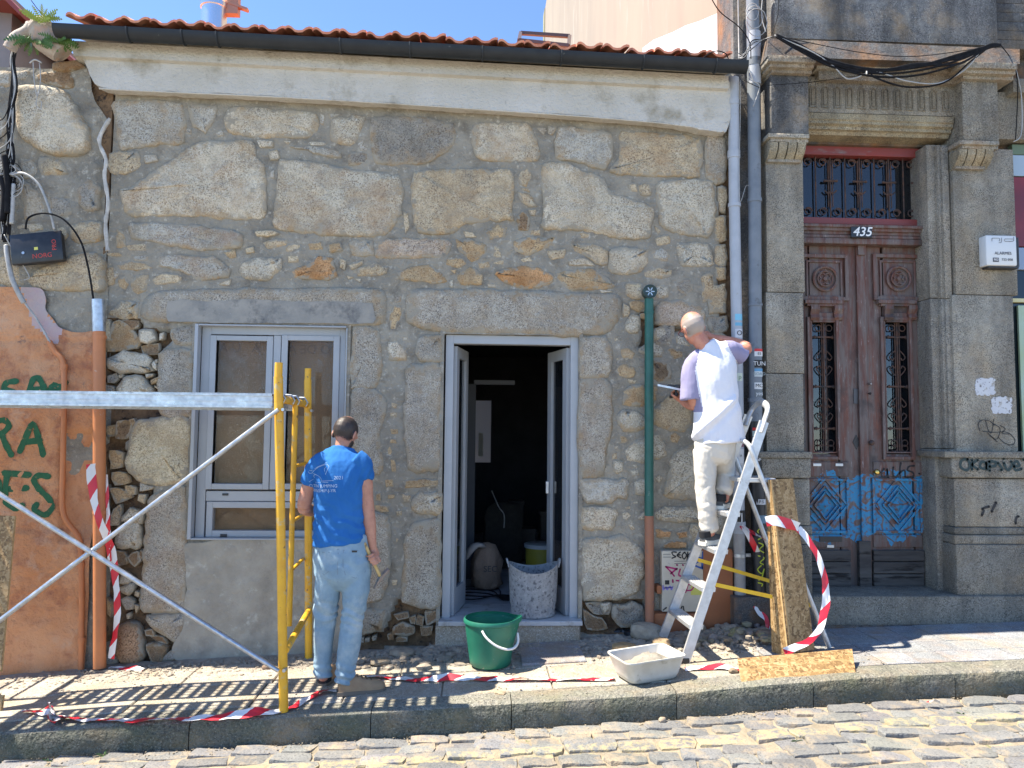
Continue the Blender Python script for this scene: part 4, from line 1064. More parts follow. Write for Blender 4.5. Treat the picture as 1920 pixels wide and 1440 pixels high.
def fern(c, n, L, m, label, spread=1.0, seed=0, droop=.5, name='fern', cat='fern', group=None):
    rn = random.Random(seed); root = empty(name, c, label, cat, group)
    for k in range(n):
        a = rn.uniform(0, 2*math.pi); el = rn.uniform(.2, 1.2)*(1-droop)+.0; b = MB(); p = Vector(c); d = Vector((math.cos(a)*spread, math.sin(a)*.6, el)).normalized(); l = L*rn.uniform(.6, 1.1); last = p; m_ = 9
        for i in range(m_):
            d2 = (d+Vector((0, 0, -1))*droop*(i/m_)*1.6).normalized(); q = last+d2*l/m_; sd = d2.cross(Vector((0, 1, .2))).normalized(); ww = l*.17*math.sin(math.pi*(i+1.2)/(m_+1.5))
            b.add([last, last+sd*ww+d2*ww*.6, q], [(0, 1, 2)]); b.add([last, last-sd*ww+d2*ww*.6, q], [(0, 1, 2)]); b.add([last-sd*.0015, last+sd*.0015, q], [(0, 1, 2)]); last = q
        b.build('frond', m, root, recalc=False)
    return root
fern(P(78, 42, -.26), 20, .15, M_FERNY, 'yellow green fern growing on top of the clay spout', 1, 3, .25); fern(P(60, 78, -.2), 24, .19, M_FERN, 'dark green fern hanging below the clay spout', 1, 5, .75); fern(P(108, 78, -.22), 30, .15, M_FERN, 'bushy green fern between the spout and the gutter', .7, 8, .55)
# buildings behind on the left
bb = empty('neighbour_house', (0, 0, 0), 'pinkish grey rendered house edge with a red roof at the far top left', 'house')
b = MB(); b.box(P(-160, 60, 2.6)[0], P(21, 60, 2.6)[0], 2.6, 6, 0, P(0, -6, 2.6)[2]); b.build('wall', mat('pinkish grey render', (.28, .24, .23), (.22, .19, .18), 3, .9), bb)
b = MB(); q = [P(-60, -12, 2.4), P(20, -2, 2.4), P(48, 28, 2.4), P(46, 36, 2.4), P(18, 8, 2.4), P(-60, 0, 2.4)]; b.prism([(x, z) for x, _, z in q], 2.3, 5.8); b.build('roof', mat('red roof sheet', (.25, .05, .04), rough=.6), bb)
b = MB(); b.box(P(10, 110, 3.5)[0], P(150, 110, 3.5)[0], 3.5, 7, 1, P(60, 113, 3.5)[2]); o = b.build('red_shed', mat('dark red sheeting', (.22, .03, .04), rough=.6)); tag(o, 'dark red shed top showing behind the ruined wall under the ferns', 'shed')
# ---------------------------------------------------------------- granite town house
Yp = -.08; Yd = .2
def blk(name, x0, y0, x1, y1, Ya, Yb, m=None, parent=None, bev=.006, g=1.0, a=.1):
    b = MB(); fbox(b, x0, y0, x1, y1, Ya, Yb, bev); o = b.build(name, m or M_DOORH, parent or ghouse, smooth=30); o.color = (g, g, g*.98, a); return o
gw = blk('wall', 1380, -60, 1446, 1250, .05, .12, M_DARKG)
g_b = MB(); g_b.box(P(1380, 600, .1)[0], P(1507, 600, .1)[0], .1, .5, -.3, 16); g_b.box(P(1790, 600, .1)[0], 9, .1, .5, -.3, P(1900, 285, .1)[2]-.0); g_b.box(P(1505, 600, .1)[0], 9, .12, .5, P(1600, 270, .1)[2], 16); g_b.build('backing_wall', M_DARKG, gw)
# pilasters with joints
for (x0, x1, ys) in ((1437, 1507, (268, 548, 700, 847)), (1789, 1904, (278, 553, 848))):
    for ya, yb in zip(ys[:-1], ys[1:]): blk('stone_block', x0, ya+.8, x1, yb-.6, Yp, .3, None, gw, .003, random.uniform(.92, 1.08), .12)
# the right jamb: moulded steps from the pilaster face into the reveal
for x0, x1, ya in ((1741, 1771, .01), (1769, 1780, -.03), (1777, 1790, -.055)):
    X0, X1 = (P(1771 if x0 == 1741 else x0, 700, ya)[0]-(.10 if x0 == 1741 else 0), P(x1, 700, ya)[0])
    for za, zb_ in ((1118, 842), (841, 560), (559, 272)):
        b = MB(); b.box(X0, X1, ya, .32, P(1770, za, ya)[2], P(1770, zb_, ya)[2], .006); o = b.build('jamb_stone', M_DOORH, gw, smooth=30); o.color = (.95, .95, .95, .1)
# bases
for side, X0, X1 in (('l', 1428, 1524), ('r', 1784, 1990)):
    r_ = side == 'r'
    blk('plinth_moulding', X0-4 if not r_ else X0-12, 847, X1, 859, -.17, .3, None, gw, .008, .8)
    blk('plinth_moulding', X0, 858, X1-2, 897, -.15, .3, None, gw, .02, .85)
    blk('stone_block', X0+6, 898, X1-5, 985 if not r_ else 988, -.12, .3, None, gw, .008, 1.0 if r_ else .8, .3)
    blk('plinth_moulding', X0+6, 986 if not r_ else 989, X1, 1003, -.13, .3, None, gw, .012, .62)
    blk('plinth_moulding', X0+6, 1004, X1, 1020, -.15, .3, None, gw, .006, .8)
    blk('stone_block', X0+10, 1021, X1, 1117, -.16, .3, None, gw, .014, .78 if r_ else .55)
stp = blk('doorstep', 1526, 1118, 1990, 1172, -.20, .33, M_DOORH, None, .012, .7, .0)
b = MB(); b.box(P(1526, 1118, -.2)[0]-.6, 9, -.19, .4, -.1, P(1700, 1119, -.2)[2]-.006); b.build('foundation', M_DARKG, stp)
# door head: stepped soffit moulding, fluted frieze, brackets, cornice
b = MB(); z = lambda y, Y: P(1650, y, Y)[2]
prof = [(Yp, z(214, Yp)), (Yp, z(226, Yp)), (Yp+.01, z(228, Yp)), (Yp+.01, z(234, Yp+.01)), (Yp+.035, z(239, Yp+.03)), (Yp+.035, z(245, Yp+.035)), (Yp+.06, z(249, Yp+.06)), (Yp+.075, z(256, Yp+.075)), (.17, z(274, .17)), (.3, z(274, .17)), (.3, z(214, Yp))]
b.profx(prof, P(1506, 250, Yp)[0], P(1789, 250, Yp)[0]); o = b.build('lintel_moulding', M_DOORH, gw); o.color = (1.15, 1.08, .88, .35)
fz = blk('frieze', 1512, 147, 1800, 216, Yp, .3, None, gw, .004, 1.0, .15)
M_GROOVE = M_DOORH
for k in range(12):
    xc = 1524+k*22.6; yc = 168+k*.75; b = MB(); Yf = Yp-.001; pts = []
    c = P(xc, yc, Yf); r_ = .026; hgt = .145
    for i in range(9): a = math.pi*i/8; pts.append((c[0]+math.cos(a)*r_, Yf-.002, c[2]+math.sin(a)*r_))
    pts = [(c[0]+r_, Yf-.002, c[2]-hgt)]+pts+[(c[0]-r_, Yf-.002, c[2]-hgt), (c[0]+r_, Yf-.002, c[2]-hgt)]
    b.tube(pts, .0055, 6)
    pts = []
    for i in range(7): a = math.pi*i/6; pts.append((c[0]+math.cos(a)*r_*.5, c[2]+math.sin(a)*r_*.5+.0))
    b.prism([(c[0]-r_*.5, c[2]-hgt+.02), (c[0]+r_*.5, c[2]-hgt+.02)]+pts, Yf-.007, Yf+.01)
    o = b.build('flute', M_DOORH, fz, smooth=40); o.color = (.8, .78, .72, .2)
def volutes(x0, x1, y0, y1, n, Yf):
    for k in range(n):
        xa = x0+(x1-x0)*k/n; xb = x0+(x1-x0)*(k+.86)/n; b = MB(); zt, zb_ = P(xa, y0, Yf)[2], P(xa, y1, Yf)[2]; h = zt-zb_; pr = []
        for i in range(11):
            t = i/10; a = -math.pi/2+math.pi*t; pr.append((Yf+.10*(1-math.cos(a))*.9-.0, zt-h*t))
        pr = [(Yf+.0+.0, zt)]+[(Yf+.11*(t**2.2), zt-h*t) for t in (.1, .25, .4, .55, .7, .85, 1)]+[(.1, zb_), (.1, zt)]
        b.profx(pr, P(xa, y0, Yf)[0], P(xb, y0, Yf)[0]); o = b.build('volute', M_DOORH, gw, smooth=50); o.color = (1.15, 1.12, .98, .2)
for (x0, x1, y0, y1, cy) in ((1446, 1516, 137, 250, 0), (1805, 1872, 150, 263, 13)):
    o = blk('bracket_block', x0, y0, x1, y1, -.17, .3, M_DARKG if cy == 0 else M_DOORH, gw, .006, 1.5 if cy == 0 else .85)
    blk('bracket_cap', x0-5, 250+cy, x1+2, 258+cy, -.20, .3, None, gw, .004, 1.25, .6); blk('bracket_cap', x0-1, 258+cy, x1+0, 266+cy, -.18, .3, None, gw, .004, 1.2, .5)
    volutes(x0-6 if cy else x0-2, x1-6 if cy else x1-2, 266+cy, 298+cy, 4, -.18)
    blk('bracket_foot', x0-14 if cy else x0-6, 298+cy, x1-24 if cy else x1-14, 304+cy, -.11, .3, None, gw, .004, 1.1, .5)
dz = 13/450
def cornice(x0, x1, y0, Yf, hs, gcol):
    """mouldings running along x, following the camera-level slope of the stone courses"""
    a = P(x0, y0, Yf); pr = []; zz = a[2]
    return a
for (x0, x1, Yf) in ((1440, 1530, -.25), (1798, 1908, -.25), (1528, 1800, -.17)):
    off = 0 if x0 < 1500 else (12 if x0 > 1700 else 6)
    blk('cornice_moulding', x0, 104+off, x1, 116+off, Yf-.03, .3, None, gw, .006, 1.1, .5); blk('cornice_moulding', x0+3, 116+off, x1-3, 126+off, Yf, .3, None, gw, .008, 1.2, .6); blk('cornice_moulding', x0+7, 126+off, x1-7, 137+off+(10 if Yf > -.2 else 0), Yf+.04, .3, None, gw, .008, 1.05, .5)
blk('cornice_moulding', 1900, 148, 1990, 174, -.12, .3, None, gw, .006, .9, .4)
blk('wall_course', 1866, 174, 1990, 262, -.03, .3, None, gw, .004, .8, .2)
# upper wall, soot blackened, sloped ledge
q0, q1 = P(1440, 72, -.2), P(1912, 92, -.2); r0, r1 = P(1438, 106, -.28), P(1912, 120, -.28)
b = MB(); b.hexa([(r0[0], -.28, r0[2]), (r1[0], -.28, r1[2]), (r1[0], .3, r1[2]), (r0[0], .3, r0[2]), (q0[0], -.2, q0[2]), (q1[0], -.2, q1[2]), (q1[0], .3, q1[2]), (q0[0], .3, q0[2])]); b.build('sloping_ledge', M_DARKG, gw)
for xa, xb in ((1452, 1868),): blk('upper_panel', xa, -90, xb, 78, -.12, .3, M_DARKG, gw, .004, 1.9)
for k in range(9): blk('upper_course', 1868, -60+k*17, 1990, -43.5+k*17, -.05, .3, M_DARKG, gw, .003, 1.3)
# ---- door joinery
def doormat():
    m, nt, b, vec = new_mat('worn red brown door paint')
    mp = _n(nt, 'ShaderNodeVectorMath', operation='MULTIPLY'); mp.inputs[1].default_value = (1, 1, .12); nt.links.new(vec, mp.inputs[0]); sv = mp.outputs[0]
    c = _mix(nt, _ramp(nt, _noise(nt, sv, 12, 6), .35, .65), (.165, .06, .037), (.09, .043, .034))
    c = _mix(nt, _ramp(nt, _noise(nt, sv, 22, 6, .7), .42, .58), c, (.15, .115, .10))
    c = _mix(nt, _ramp(nt, _noise(nt, sv, 60, 5, .8), .60, .68), c, (.36, .30, .28))
    c = _mix(nt, _ramp(nt, _noise(nt, vec, 3, 4), .58, .72), c, (.05, .038, .035))
    sp = _n(nt, 'ShaderNodeSeparateXYZ'); nt.links.new(vec, sp.inputs[0]); X, Z = sp.outputs[0], sp.outputs[2]
    zt, zb_ = P(1620, 905, Yd)[2], P(1620, 1022, Yd)[2]
    # bare grey wood towards the foot of the door where the paint has gone
    mr = _n(nt, 'ShaderNodeMapRange'); mr.inputs[1].default_value = P(1620, 1075, Yd)[2]; mr.inputs[2].default_value = P(1620, 960, Yd)[2]; mr.inputs[3].default_value = .85; mr.inputs[4].default_value = 0
    nt.links.new(_math(nt, 'ADD', Z, _math(nt, 'MULTIPLY', _noise(nt, vec, 6, 3), .1)), mr.inputs[0]); c = _mix(nt, mr.outputs[0], c, (.065, .056, .052))
    # blue sprayed scrawl
    zc = (zt+zb_)/2+.03; hz = (zt-zb_)/2
    u = _math(nt, 'ABSOLUTE', _math(nt, 'DIVIDE', _math(nt, 'SUBTRACT', Z, zc+.02), hz)); xa, xb = P(1512, 950, Yd)[0], P(1738, 950, Yd)[0]
    v = _math(nt, 'ABSOLUTE', _math(nt, 'DIVIDE', _math(nt, 'SUBTRACT', X, (xa+xb)/2), (xb-xa)/2))
    e = _math(nt, 'ADD', _math(nt, 'MAXIMUM', u, v), _math(nt, 'MULTIPLY', _math(nt, 'SUBTRACT', _noise(nt, vec, 7, 4), .5), 1.5))
    inside = _math(nt, 'LESS_THAN', e, 1.0)
    fr = _math(nt, 'ABSOLUTE', _math(nt, 'SUBTRACT', _math(nt, 'FRACT', _math(nt, 'MULTIPLY', _noise(nt, vec, 3.2, 2), 7.0)), .5))
    msk = _math(nt, 'MULTIPLY', inside, _ramp(nt, fr, .06, .16)); msk = _math(nt, 'MULTIPLY', msk, _ramp(nt, _noise(nt, vec, 40, 4), .36, .5))
    c = _mix(nt, _math(nt, 'MULTIPLY', msk, .9), c, (.012, .23, .43)); nt.links.new(c, b.inputs['Base Color']); b.inputs['Roughness'].default_value = .6
    h = _math(nt, 'MULTIPLY', _noise(nt, sv, 45, 5), .004); bu = _n(nt, 'ShaderNodeBump'); bu.inputs['Strength'].default_value = 1; bu.inputs['Distance'].default_value = 1; nt.links.new(h, bu.inputs['Height']); nt.links.new(bu.outputs[0], b.inputs['Normal'])
    return m
M_DOOR = doormat()
M_REDP = mat('dull red paint', (.26, .04, .03), (.17, .05, .05), 4, .5, spots=[((.2, .17, .17), 9, .6, .7)], stretch=(.3, 1, 1), bump=[(30, 3, .001)])
M_IRON = mat('rusty wrought iron', (.035, .03, .03), (.13, .06, .035), 25, .7)
M_OLDWOOD = mat('bare blackened planks', (.045, .04, .037), (.10, .09, .08), 14, .9, stretch=(.12, 1, 1), bump=[(20, 5, .012)], spots=[((.015, .012, .01), 22, .55, .65)])
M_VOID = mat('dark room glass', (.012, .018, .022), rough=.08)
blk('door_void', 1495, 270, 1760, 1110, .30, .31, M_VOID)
tr = MB(); fframe(tr, 1490, 272, 1738, 421, 12, 16, 20, 12, .16, .28, .004); transom = tr.build('transom_frame', M_REDP, ghouse)
fx0, fx1 = P(1503, 350, .2)[0], P(1723, 350, .2)[0]; fz0, fz1 = P(1610, 408, .2)[2], P(1610, 294, .2)[2]
gl = MB(); gl.box(fx0, fx1, .24, .245, fz0, fz1); gl.build('pane', M_GLASSD, transom)
gcell = (fx1-fx0)/8
for k in range(9):
    x = fx0+k*gcell; b = MB(); b.tube([(x, .215, fz0), (x, .215, fz1)], .006, 6); b.build('grille_bar', M_IRON, transom)
    if k < 8:
        xc = x+gcell/2; b = MB()
        for s_, zz in ((1, fz1-.05), (1, fz0+.05)):
            pts = [(xc+math.cos(a)*.034*(1-.05*a), .215, zz+math.sin(a)*.034*(1-.05*a)) for a in [i*.5 for i in range(18)]]; b.tube(pts, .005, 5)
        b.build('scroll', M_IRON, transom)
        if k % 2 == 1:
            b = MB(); zm = (fz0+fz1)/2
            b.tube([(x+gcell-.055, .21, zm+.05), (x+gcell+.055, .21, zm+.05)], .009, 6)
            for dx in (-.05, .05): b.lathe([(.001, -.012), (.012, -.006), (.012, .006), (.001, .012)], (x+gcell+dx, .21, zm+.05), 8)
            for dx in (-.018, .018): b.tube([(x+gcell+dx, .212, fz0+.09), (x+gcell+dx, .212, fz1-.03)], .005, 5)
            b.tube(bez([(x+gcell-.05, .212, zm-.03), (x+gcell-.02, .212, zm-.055), (x+gcell, .212, zm-.04), (x+gcell+.02, .212, zm-.055), (x+gcell+.05, .212, zm-.03)], 4), .006, 5)
            b.build('grille_cross', M_IRON, transom)
for ya, yb, Y_ in ((421, 427, .08), (427, 434, .10), (434, 441, .12), (441, 447, .11), (447, 458, .10)): blk('door_cornice', 1490, ya, 1752-(Y_-.08)*100, yb-.5, Y_, .28, M_DOOR if ya != 447 else M_DOOR, ghouse, .003)
def leaf(x0, x1, xm, lab):
    """one carved door leaf: x0..x1 outer pixels, xm centre of its panels"""
    b = MB(); gx0, gx1 = xm-21, xm+21
    # stiles and rails leave a real opening for the grille
    fbox(b, x0, 458, gx0-6, 1106, Yd, Yd+.05, .002); fbox(b, gx1+6, 458, x1, 1106, Yd, Yd+.05, .002)
    fbox(b, gx0-7, 458, gx1+7, 594, Yd+.001, Yd+.05, 0); fbox(b, gx0-7, 852, gx1+7, 1106, Yd+.001, Yd+.05, 0)
    lf = b.build('door_leaf', M_DOOR, ghouse)
    def fr_(a0, b0, a1, b1, w, Ya, nm='moulding'):
        b = MB(); fframe(b, a0, b0, a1, b1, w, w, w, w, Ya, Yd+.01, .004); return b.build(nm, M_DOOR, lf)
    fr_(xm-46, 476, xm+46, 563, 7, Yd-.03); fr_(xm-34, 488, xm+34, 558, 4, Yd-.015)
    c = P(xm, 523, Yd); b = MB()
    for r_, t_ in ((.098, .012), (.062, .007)):
        b.tube([(c[0]+math.cos(k*math.pi/12)*r_, Yd-.012, c[2]+math.sin(k*math.pi/12)*r_) for k in range(25)], t_, 6, caps=False)
    for k in range(4):
        a = math.pi/4+k*math.pi/2; cc = (c[0]+math.cos(a)*.032, Yd-.008, c[2]+math.sin(a)*.032)
        b.tube([(cc[0]+math.cos(j*math.pi/6)*.022, cc[1], cc[2]+math.sin(j*math.pi/6)*.022) for j in range(13)], .006, 5, caps=False)
    b.tube([(c[0], Yd+.004, c[2]), (c[0], Yd-.016, c[2])], .016, 8); b.build('rosette', M_DOOR, lf, smooth=50)
    blkp = lambda nm, a0, b0, a1, b1, Ya, m=M_DOOR, bev=.004: (lambda bb_: (fbox(bb_, a0, b0, a1, b1, Ya, Yd+.02, bev), bb_.build(nm, m, lf))[1])(MB())
    blkp('shelf', xm-36, 562, xm+36, 569, Yd-.06); blkp('shelf', xm-32, 569, xm+32, 574, Yd-.045)
    for s_ in (-1, 1):
        b = MB(); xa = xm+s_*22; zt = P(xa, 574, Yd)[2]; pr = [(Yd-.05, zt), (Yd-.052, zt-.03), (Yd-.035, zt-.07), (Yd-.045, zt-.10), (Yd-.03, zt-.12), (Yd+.0, zt-.125), (Yd+.0, zt)]
        b.profx(pr, P(xa-8, 580, Yd)[0], P(xa+8, 580, Yd)[0]); b.build('bracket', M_DOOR, lf)
    fr_(xm-30, 594, xm+30, 862, 6, Yd-.03); fr_(xm-24, 600, xm+24, 850, 3, Yd-.01)
    blkp('arch_head', xm-22, 586, xm+22, 604, Yd-.02)
    # grille
    gx_0, gx_1 = P(gx0, 700, Yd+.03)[0], P(gx1, 700, Yd+.03)[0]; z1_, z0_ = P(xm, 603, Yd+.03)[2], P(xm, 848, Yd+.03)[2]; cx = (gx_0+gx_1)/2; Yg = Yd+.035
    b = MB()
    for dx in (-.018, .018): b.tube([(cx+dx, Yg, z0_), (cx+dx, Yg, z1_)], .0055, 6)
    b.tube([(cx, Yg, z0_), (cx, Yg, z1_)], .008, 6)
    for f in (.12, .5, .82): 
        zz = z1_-(z1_-z0_)*f; b.tube([(gx_0+.005, Yg, zz), (gx_1-.005, Yg, zz)], .008, 6)
        for xx in (gx_0+.02, gx_1-.02): b.lathe([(.001, -.016), (.014, -.006), (.014, .006), (.001, .016)], (xx, Yg, zz), 8)
    for f in (.05, .93, .97):
        zz = z1_-(z1_-z0_)*f
        for s_ in (-1, 1): b.tube([(cx+s_*.045+math.cos(a)*.026, Yg, zz+math.sin(a)*.026) for a in [j*math.pi/6 for j in range(13)]], .005, 5, caps=False)
    for f, dd in ((.27, 1), (.37, -1), (.63, 1), (.73, -1)):
        zz = z1_-(z1_-z0_)*f
        for s_ in (-1, 1): b.tube(bez([(cx+s_*.02, Yg, zz+.05*dd), (cx+s_*.05, Yg, zz+.02*dd), (cx+s_*.065, Yg, zz-.01*dd), (cx+s_*.04, Yg, zz-.03*dd), (cx+s_*.03, Yg, zz-.01*dd)], 4), .005, 5)
    b.build('grille', M_IRON, lf, smooth=60)
    b = MB(); b.box(gx_0-.02, gx_1+.02, Yd+.06, Yd+.064, z0_-.02, z1_+.02); b.build('pane', M_GLASSD, lf)
    # diamond panel
    yc = 947; fr_(xm-47, 897, xm+47, 1000, 5, Yd-.02)
    for (hw, hh, w_, Y_) in ((42, 49, .016, -.014), (30, 35, .010, -.02), (21, 25, .007, -.024)):
        b = MB(); C_ = P(xm, yc, Yd); k = P(xm+1, yc, Yd)[0]-C_[0]; pts = [(C_[0]+hw*k, Yd, C_[2]), (C_[0], Yd, C_[2]+hh*k), (C_[0]-hw*k, Yd, C_[2]), (C_[0], Yd, C_[2]-hh*k)]
        for i in range(4): b.bar(pts[i], pts[(i+1) % 4], -Y_*2, w_, side=(0, 1, 0))
        b.build('diamond_moulding', M_DOOR, lf)
    b = MB(); C_ = P(xm, yc, Yd-.01); h_ = .055; b.add([(C_[0]-h_, Yd-.004, C_[2]), (C_[0], Yd-.004, C_[2]-h_*1.15), (C_[0]+h_, Yd-.004, C_[2]), (C_[0], Yd-.004, C_[2]+h_*1.15), (C_[0], Yd-.025, C_[2])], [(0, 1, 4), (1, 2, 4), (2, 3, 4), (3, 0, 4)]); b.build('diamond_boss', M_DOOR, lf)
    blkp('rail', xm-46, 866, xm+46, 893, Yd-.012); blkp('rail', xm-46, 1003, xm+46, 1026, Yd-.012)
    for ya, yb in ((1032, 1053), (1054, 1076), (1077, 1100)):
        blkp('kick_board', xm-45, ya, xm+50, yb-.6, Yd-.035, M_OLDWOOD, .006)
    return lf
lfl = leaf(1495, 1619, 1546, ''); lfr = leaf(1621, 1745, 1684, '')
b = MB(); fbox(b, 1612, 462, 1629, 1105, Yd-.03, Yd+.01, .006); ast = b.build('astragal', M_DOOR, lfr)
b = MB(); fbox(b, 1609, 458, 1624, 478, Yd-.05, Yd, .006); b.build('astragal_head', M_DOOR, lfr)
b = MB(); fbox(b, 1612, 1015, 1634, 1104, Yd-.045, Yd, .004); b.build('kick_post', M_OLDWOOD, lfr)
M_BRASS = mat('polished brass', (.72, .5, .15), rough=.25, metal=1.0)
def knob(px, py, r, nm, m, par, Y0=Yd-.035):
    c = P(px, py, Y0); b = MB(); b.tube([(c[0], Y0+.04, c[2]), (c[0], Y0, c[2])], r*.5, 10); b.tube([(c[0], Y0, c[2]), (c[0], Y0-.008, c[2]), (c[0], Y0-.02, c[2]), (c[0], Y0-.028, c[2])], [r*.8, r, r*.95, r*.5], 14); return b.build(nm, m, par, smooth=50)
knob(1643, 885, .024, 'door_knob', M_BRASS, lfr); knob(1633, 830, .022, 'lock', M_IRON, lfr); knob(1630, 720, .013, 'lock', mat('dull steel', (.3, .26, .24), rough=.4, metal=.7), lfr); knob(1630, 738, .010, 'lock', M_IRON, lfr)
b = MB(); fbox(b, 1601, 729, 1611, 757, Yd-.008, Yd, .002); b.build('lock_plate', mat('grey steel plate', (.1, .1, .105), rough=.5, metal=.5), lfl)
b = MB(); c = P(1606, 829, Yd-.006); b.prism([(c[0]-.03, c[2]), (c[0], c[2]-.06), (c[0]+.03, c[2]), (c[0], c[2]+.06)], Yd-.006, Yd); b.build('lock_plate', M_BLACK, lfl)
b = MB(); fbox(b, 1537, 1006, 1579, 1016, Yd-.020, Yd, .001); b.build('mail_slot', M_BLACK, lfl)
b = MB(); fbox(b, 1525, 869, 1540, 874, Yd-.02, Yd, .001); fbox(b, 1567, 869, 1581, 874, Yd-.02, Yd, .001); b.build('hinge', M_ALU, lfl); b = MB(); fbox(b, 1551, 1022, 1564, 1027, Yd-.02, Yd, .001); b.build('mail_plate', M_GALV, lfl)
M_SPRAYK = paint('black spray paint', (.015, .015, .018)); M_WHITE = paint('white enamel', (.8, .8, .78))
strokes('graffiti_tag', [[(712, 140), (695, 165), (700, 195), (725, 195), (735, 160), (730, 140), (740, 200)], [(775, 130), (770, 175), (790, 195), (815, 170)], [(825, 100), (818, 150), (822, 210)], [(820, 165), (850, 150), (855, 195)], [(915, 120), (880, 125), (870, 150), (905, 165), (910, 190), (870, 200)], [(948, 172), (952, 174)]], 3.2, Yd-.016, M_SPRAYK, lfr, None, 4, 1/3.6, 1460, 840)
# number plate
b = MB(); c = P(1616, 435, .07); b.box(c[0]-.088, c[0]+.088, .072, .085, c[2]-.046, c[2]+.046, .012); npl = b.build('number_plate', mat('black enamel', (.02, .02, .022), rough=.3)); tag(npl, 'black enamel house number plate 435 above the red door', 'number plate')
text('number_lettering', '435', (c[0]+.002, .070, c[2]), .105, M_WHITE, npl, shear=.25, off=.0012)
# alarm box
ab = empty('alarm_box', P(1878, 470, -.1), 'white alarm siren box high on the granite pilaster right of the door', 'alarm box')
b = MB(); fbox(b, 1849, 441, 1907, 498, -.17, -.08, .012); M_OFFW = mat('off white plastic', (.66, .67, .66), rough=.4); b.build('cover', M_OFFW, ab, smooth=40)
b = MB(); fbox(b, 1853, 490, 1911, 503, -.155, -.08, .006); fbox(b, 1900, 445, 1911, 500, -.15, -.08, .004); b.build('backplate', M_BLACK, ab)
p = P(1881, 475, -.173); M_PRT = paint('dark grey print', (.07, .07, .08)); text('lettering', 'ALARMES', (p[0], -.1725, p[2]), .033, M_PRT, ab); p = P(1886, 487, -.173); text('lettering', '722 058', (p[0]+.012, -.1725, p[2]), .028, M_PRT, ab)
b = MB(); fbox(b, 1862, 483, 1873, 491, -.1722, -.168, 0); b.build('print_block', M_PRT, ab); p = P(1867.5, 487, -.173); text('lettering', '902', (p[0], -.174, p[2]), .026, M_WHITE, ab)
strokes('logo', [[(1860, 452), (1860, 447), (1860.5, 446.5), (1873, 446.5), (1874, 447), (1874, 452)], [(1878, 446), (1878, 453), (1877, 455), (1873, 455)], [(1901, 444), (1901, 451), (1899, 452.5), (1885, 452.5), (1883, 451), (1884, 448), (1900, 448)]], .9, -.1735, M_PRT, ab, n=1)
# paper scraps and tags on the right pilaster
def torn(name, x0, y0, x1, y1, label, seed):
    rn = random.Random(seed); pts = []
    for k in range(36):
        a = 2*math.pi*k/36; r_ = 1/max(abs(math.cos(a)), abs(math.sin(a))); x = (x0+x1)/2+(x1-x0)/2*math.cos(a)*r_*rn.uniform(.8, 1.0); y = (y0+y1)/2+(y1-y0)/2*math.sin(a)*r_*rn.uniform(.8, 1.0); q = P(x, y, Yp); pts.append((q[0], q[2]))
    b = MB(); b.prism(pts, Yp-.004, Yp-.001); o = b.build(name, mat('torn poster paper '+str(seed), (.55, .55, .57), (.62, .62, .62), 8, .8, spots=[((.16, .15, .16), 45, .57, .62), ((.33, .29, .24), 16, .58, .66)])); return tag(o, label, 'paper')
torn('paper_scrap', 1827, 707, 1867, 743, 'upper torn white paper scrap glued to the granite pilaster', 4); torn('paper_scrap', 1857, 742, 1899, 777, 'lower torn printed paper scrap glued above the black scribble', 6)
strokes('graffiti_tag', [[(1180, 1150), (1172, 1110), (1195, 1088), (1240, 1095), (1265, 1120)], [(1215, 1092), (1232, 1150), (1250, 1160), (1262, 1085)], [(1262, 1110), (1300, 1140), (1280, 1200), (1240, 1180)], [(1300, 1120), (1330, 1140), (1310, 1165), (1350, 1170)], [(1200, 1155), (1260, 1160), (1340, 1160), (1385, 1200), (1375, 1232), (1330, 1225), (1290, 1190)], [(1228, 1165), (1282, 1215)]], 1.5, Yp-.004, M_SPRAYK, gw, None, 5, 1/3.13, 1460, 440)
M_SPRAYD = paint('dark green marker', (.012, .035, .035))
strokes('graffiti_tag', [[(1275, 75), (1235, 85), (1230, 130), (1270, 150), (1292, 120), (1275, 75)], [(1305, 80), (1305, 145)], [(1345, 80), (1308, 110), (1345, 145)], [(1400, 100), (1370, 95), (1360, 130), (1395, 140), (1402, 100), (1405, 145)], [(1420, 90), (1425, 155)], [(1422, 92), (1465, 95), (1462, 120), (1425, 125)], [(1480, 100), (1510, 140), (1500, 150)], [(1518, 68), (1522, 74)], [(1520, 100), (1545, 150), (1575, 120), (1570, 90)], [(1590, 125), (1625, 120), (1610, 90), (1588, 110), (1600, 150), (1640, 140)], [(1650, 80), (1700, 75)]], 5.0, -.156, M_SPRAYD, gw, None, 4, 1/3.6, 1460, 840)
for L_ in ([[(1372, 455), (1385, 420), (1372, 410), (1420, 395)]], [[(1438, 430), (1468, 368)]], [[(1600, 510), (1605, 470), (1620, 462)]]): strokes('paint_mark', L_, 4.5, -.124, M_SPRAYK, gw, None, 3, 1/3.6, 1460, 840)
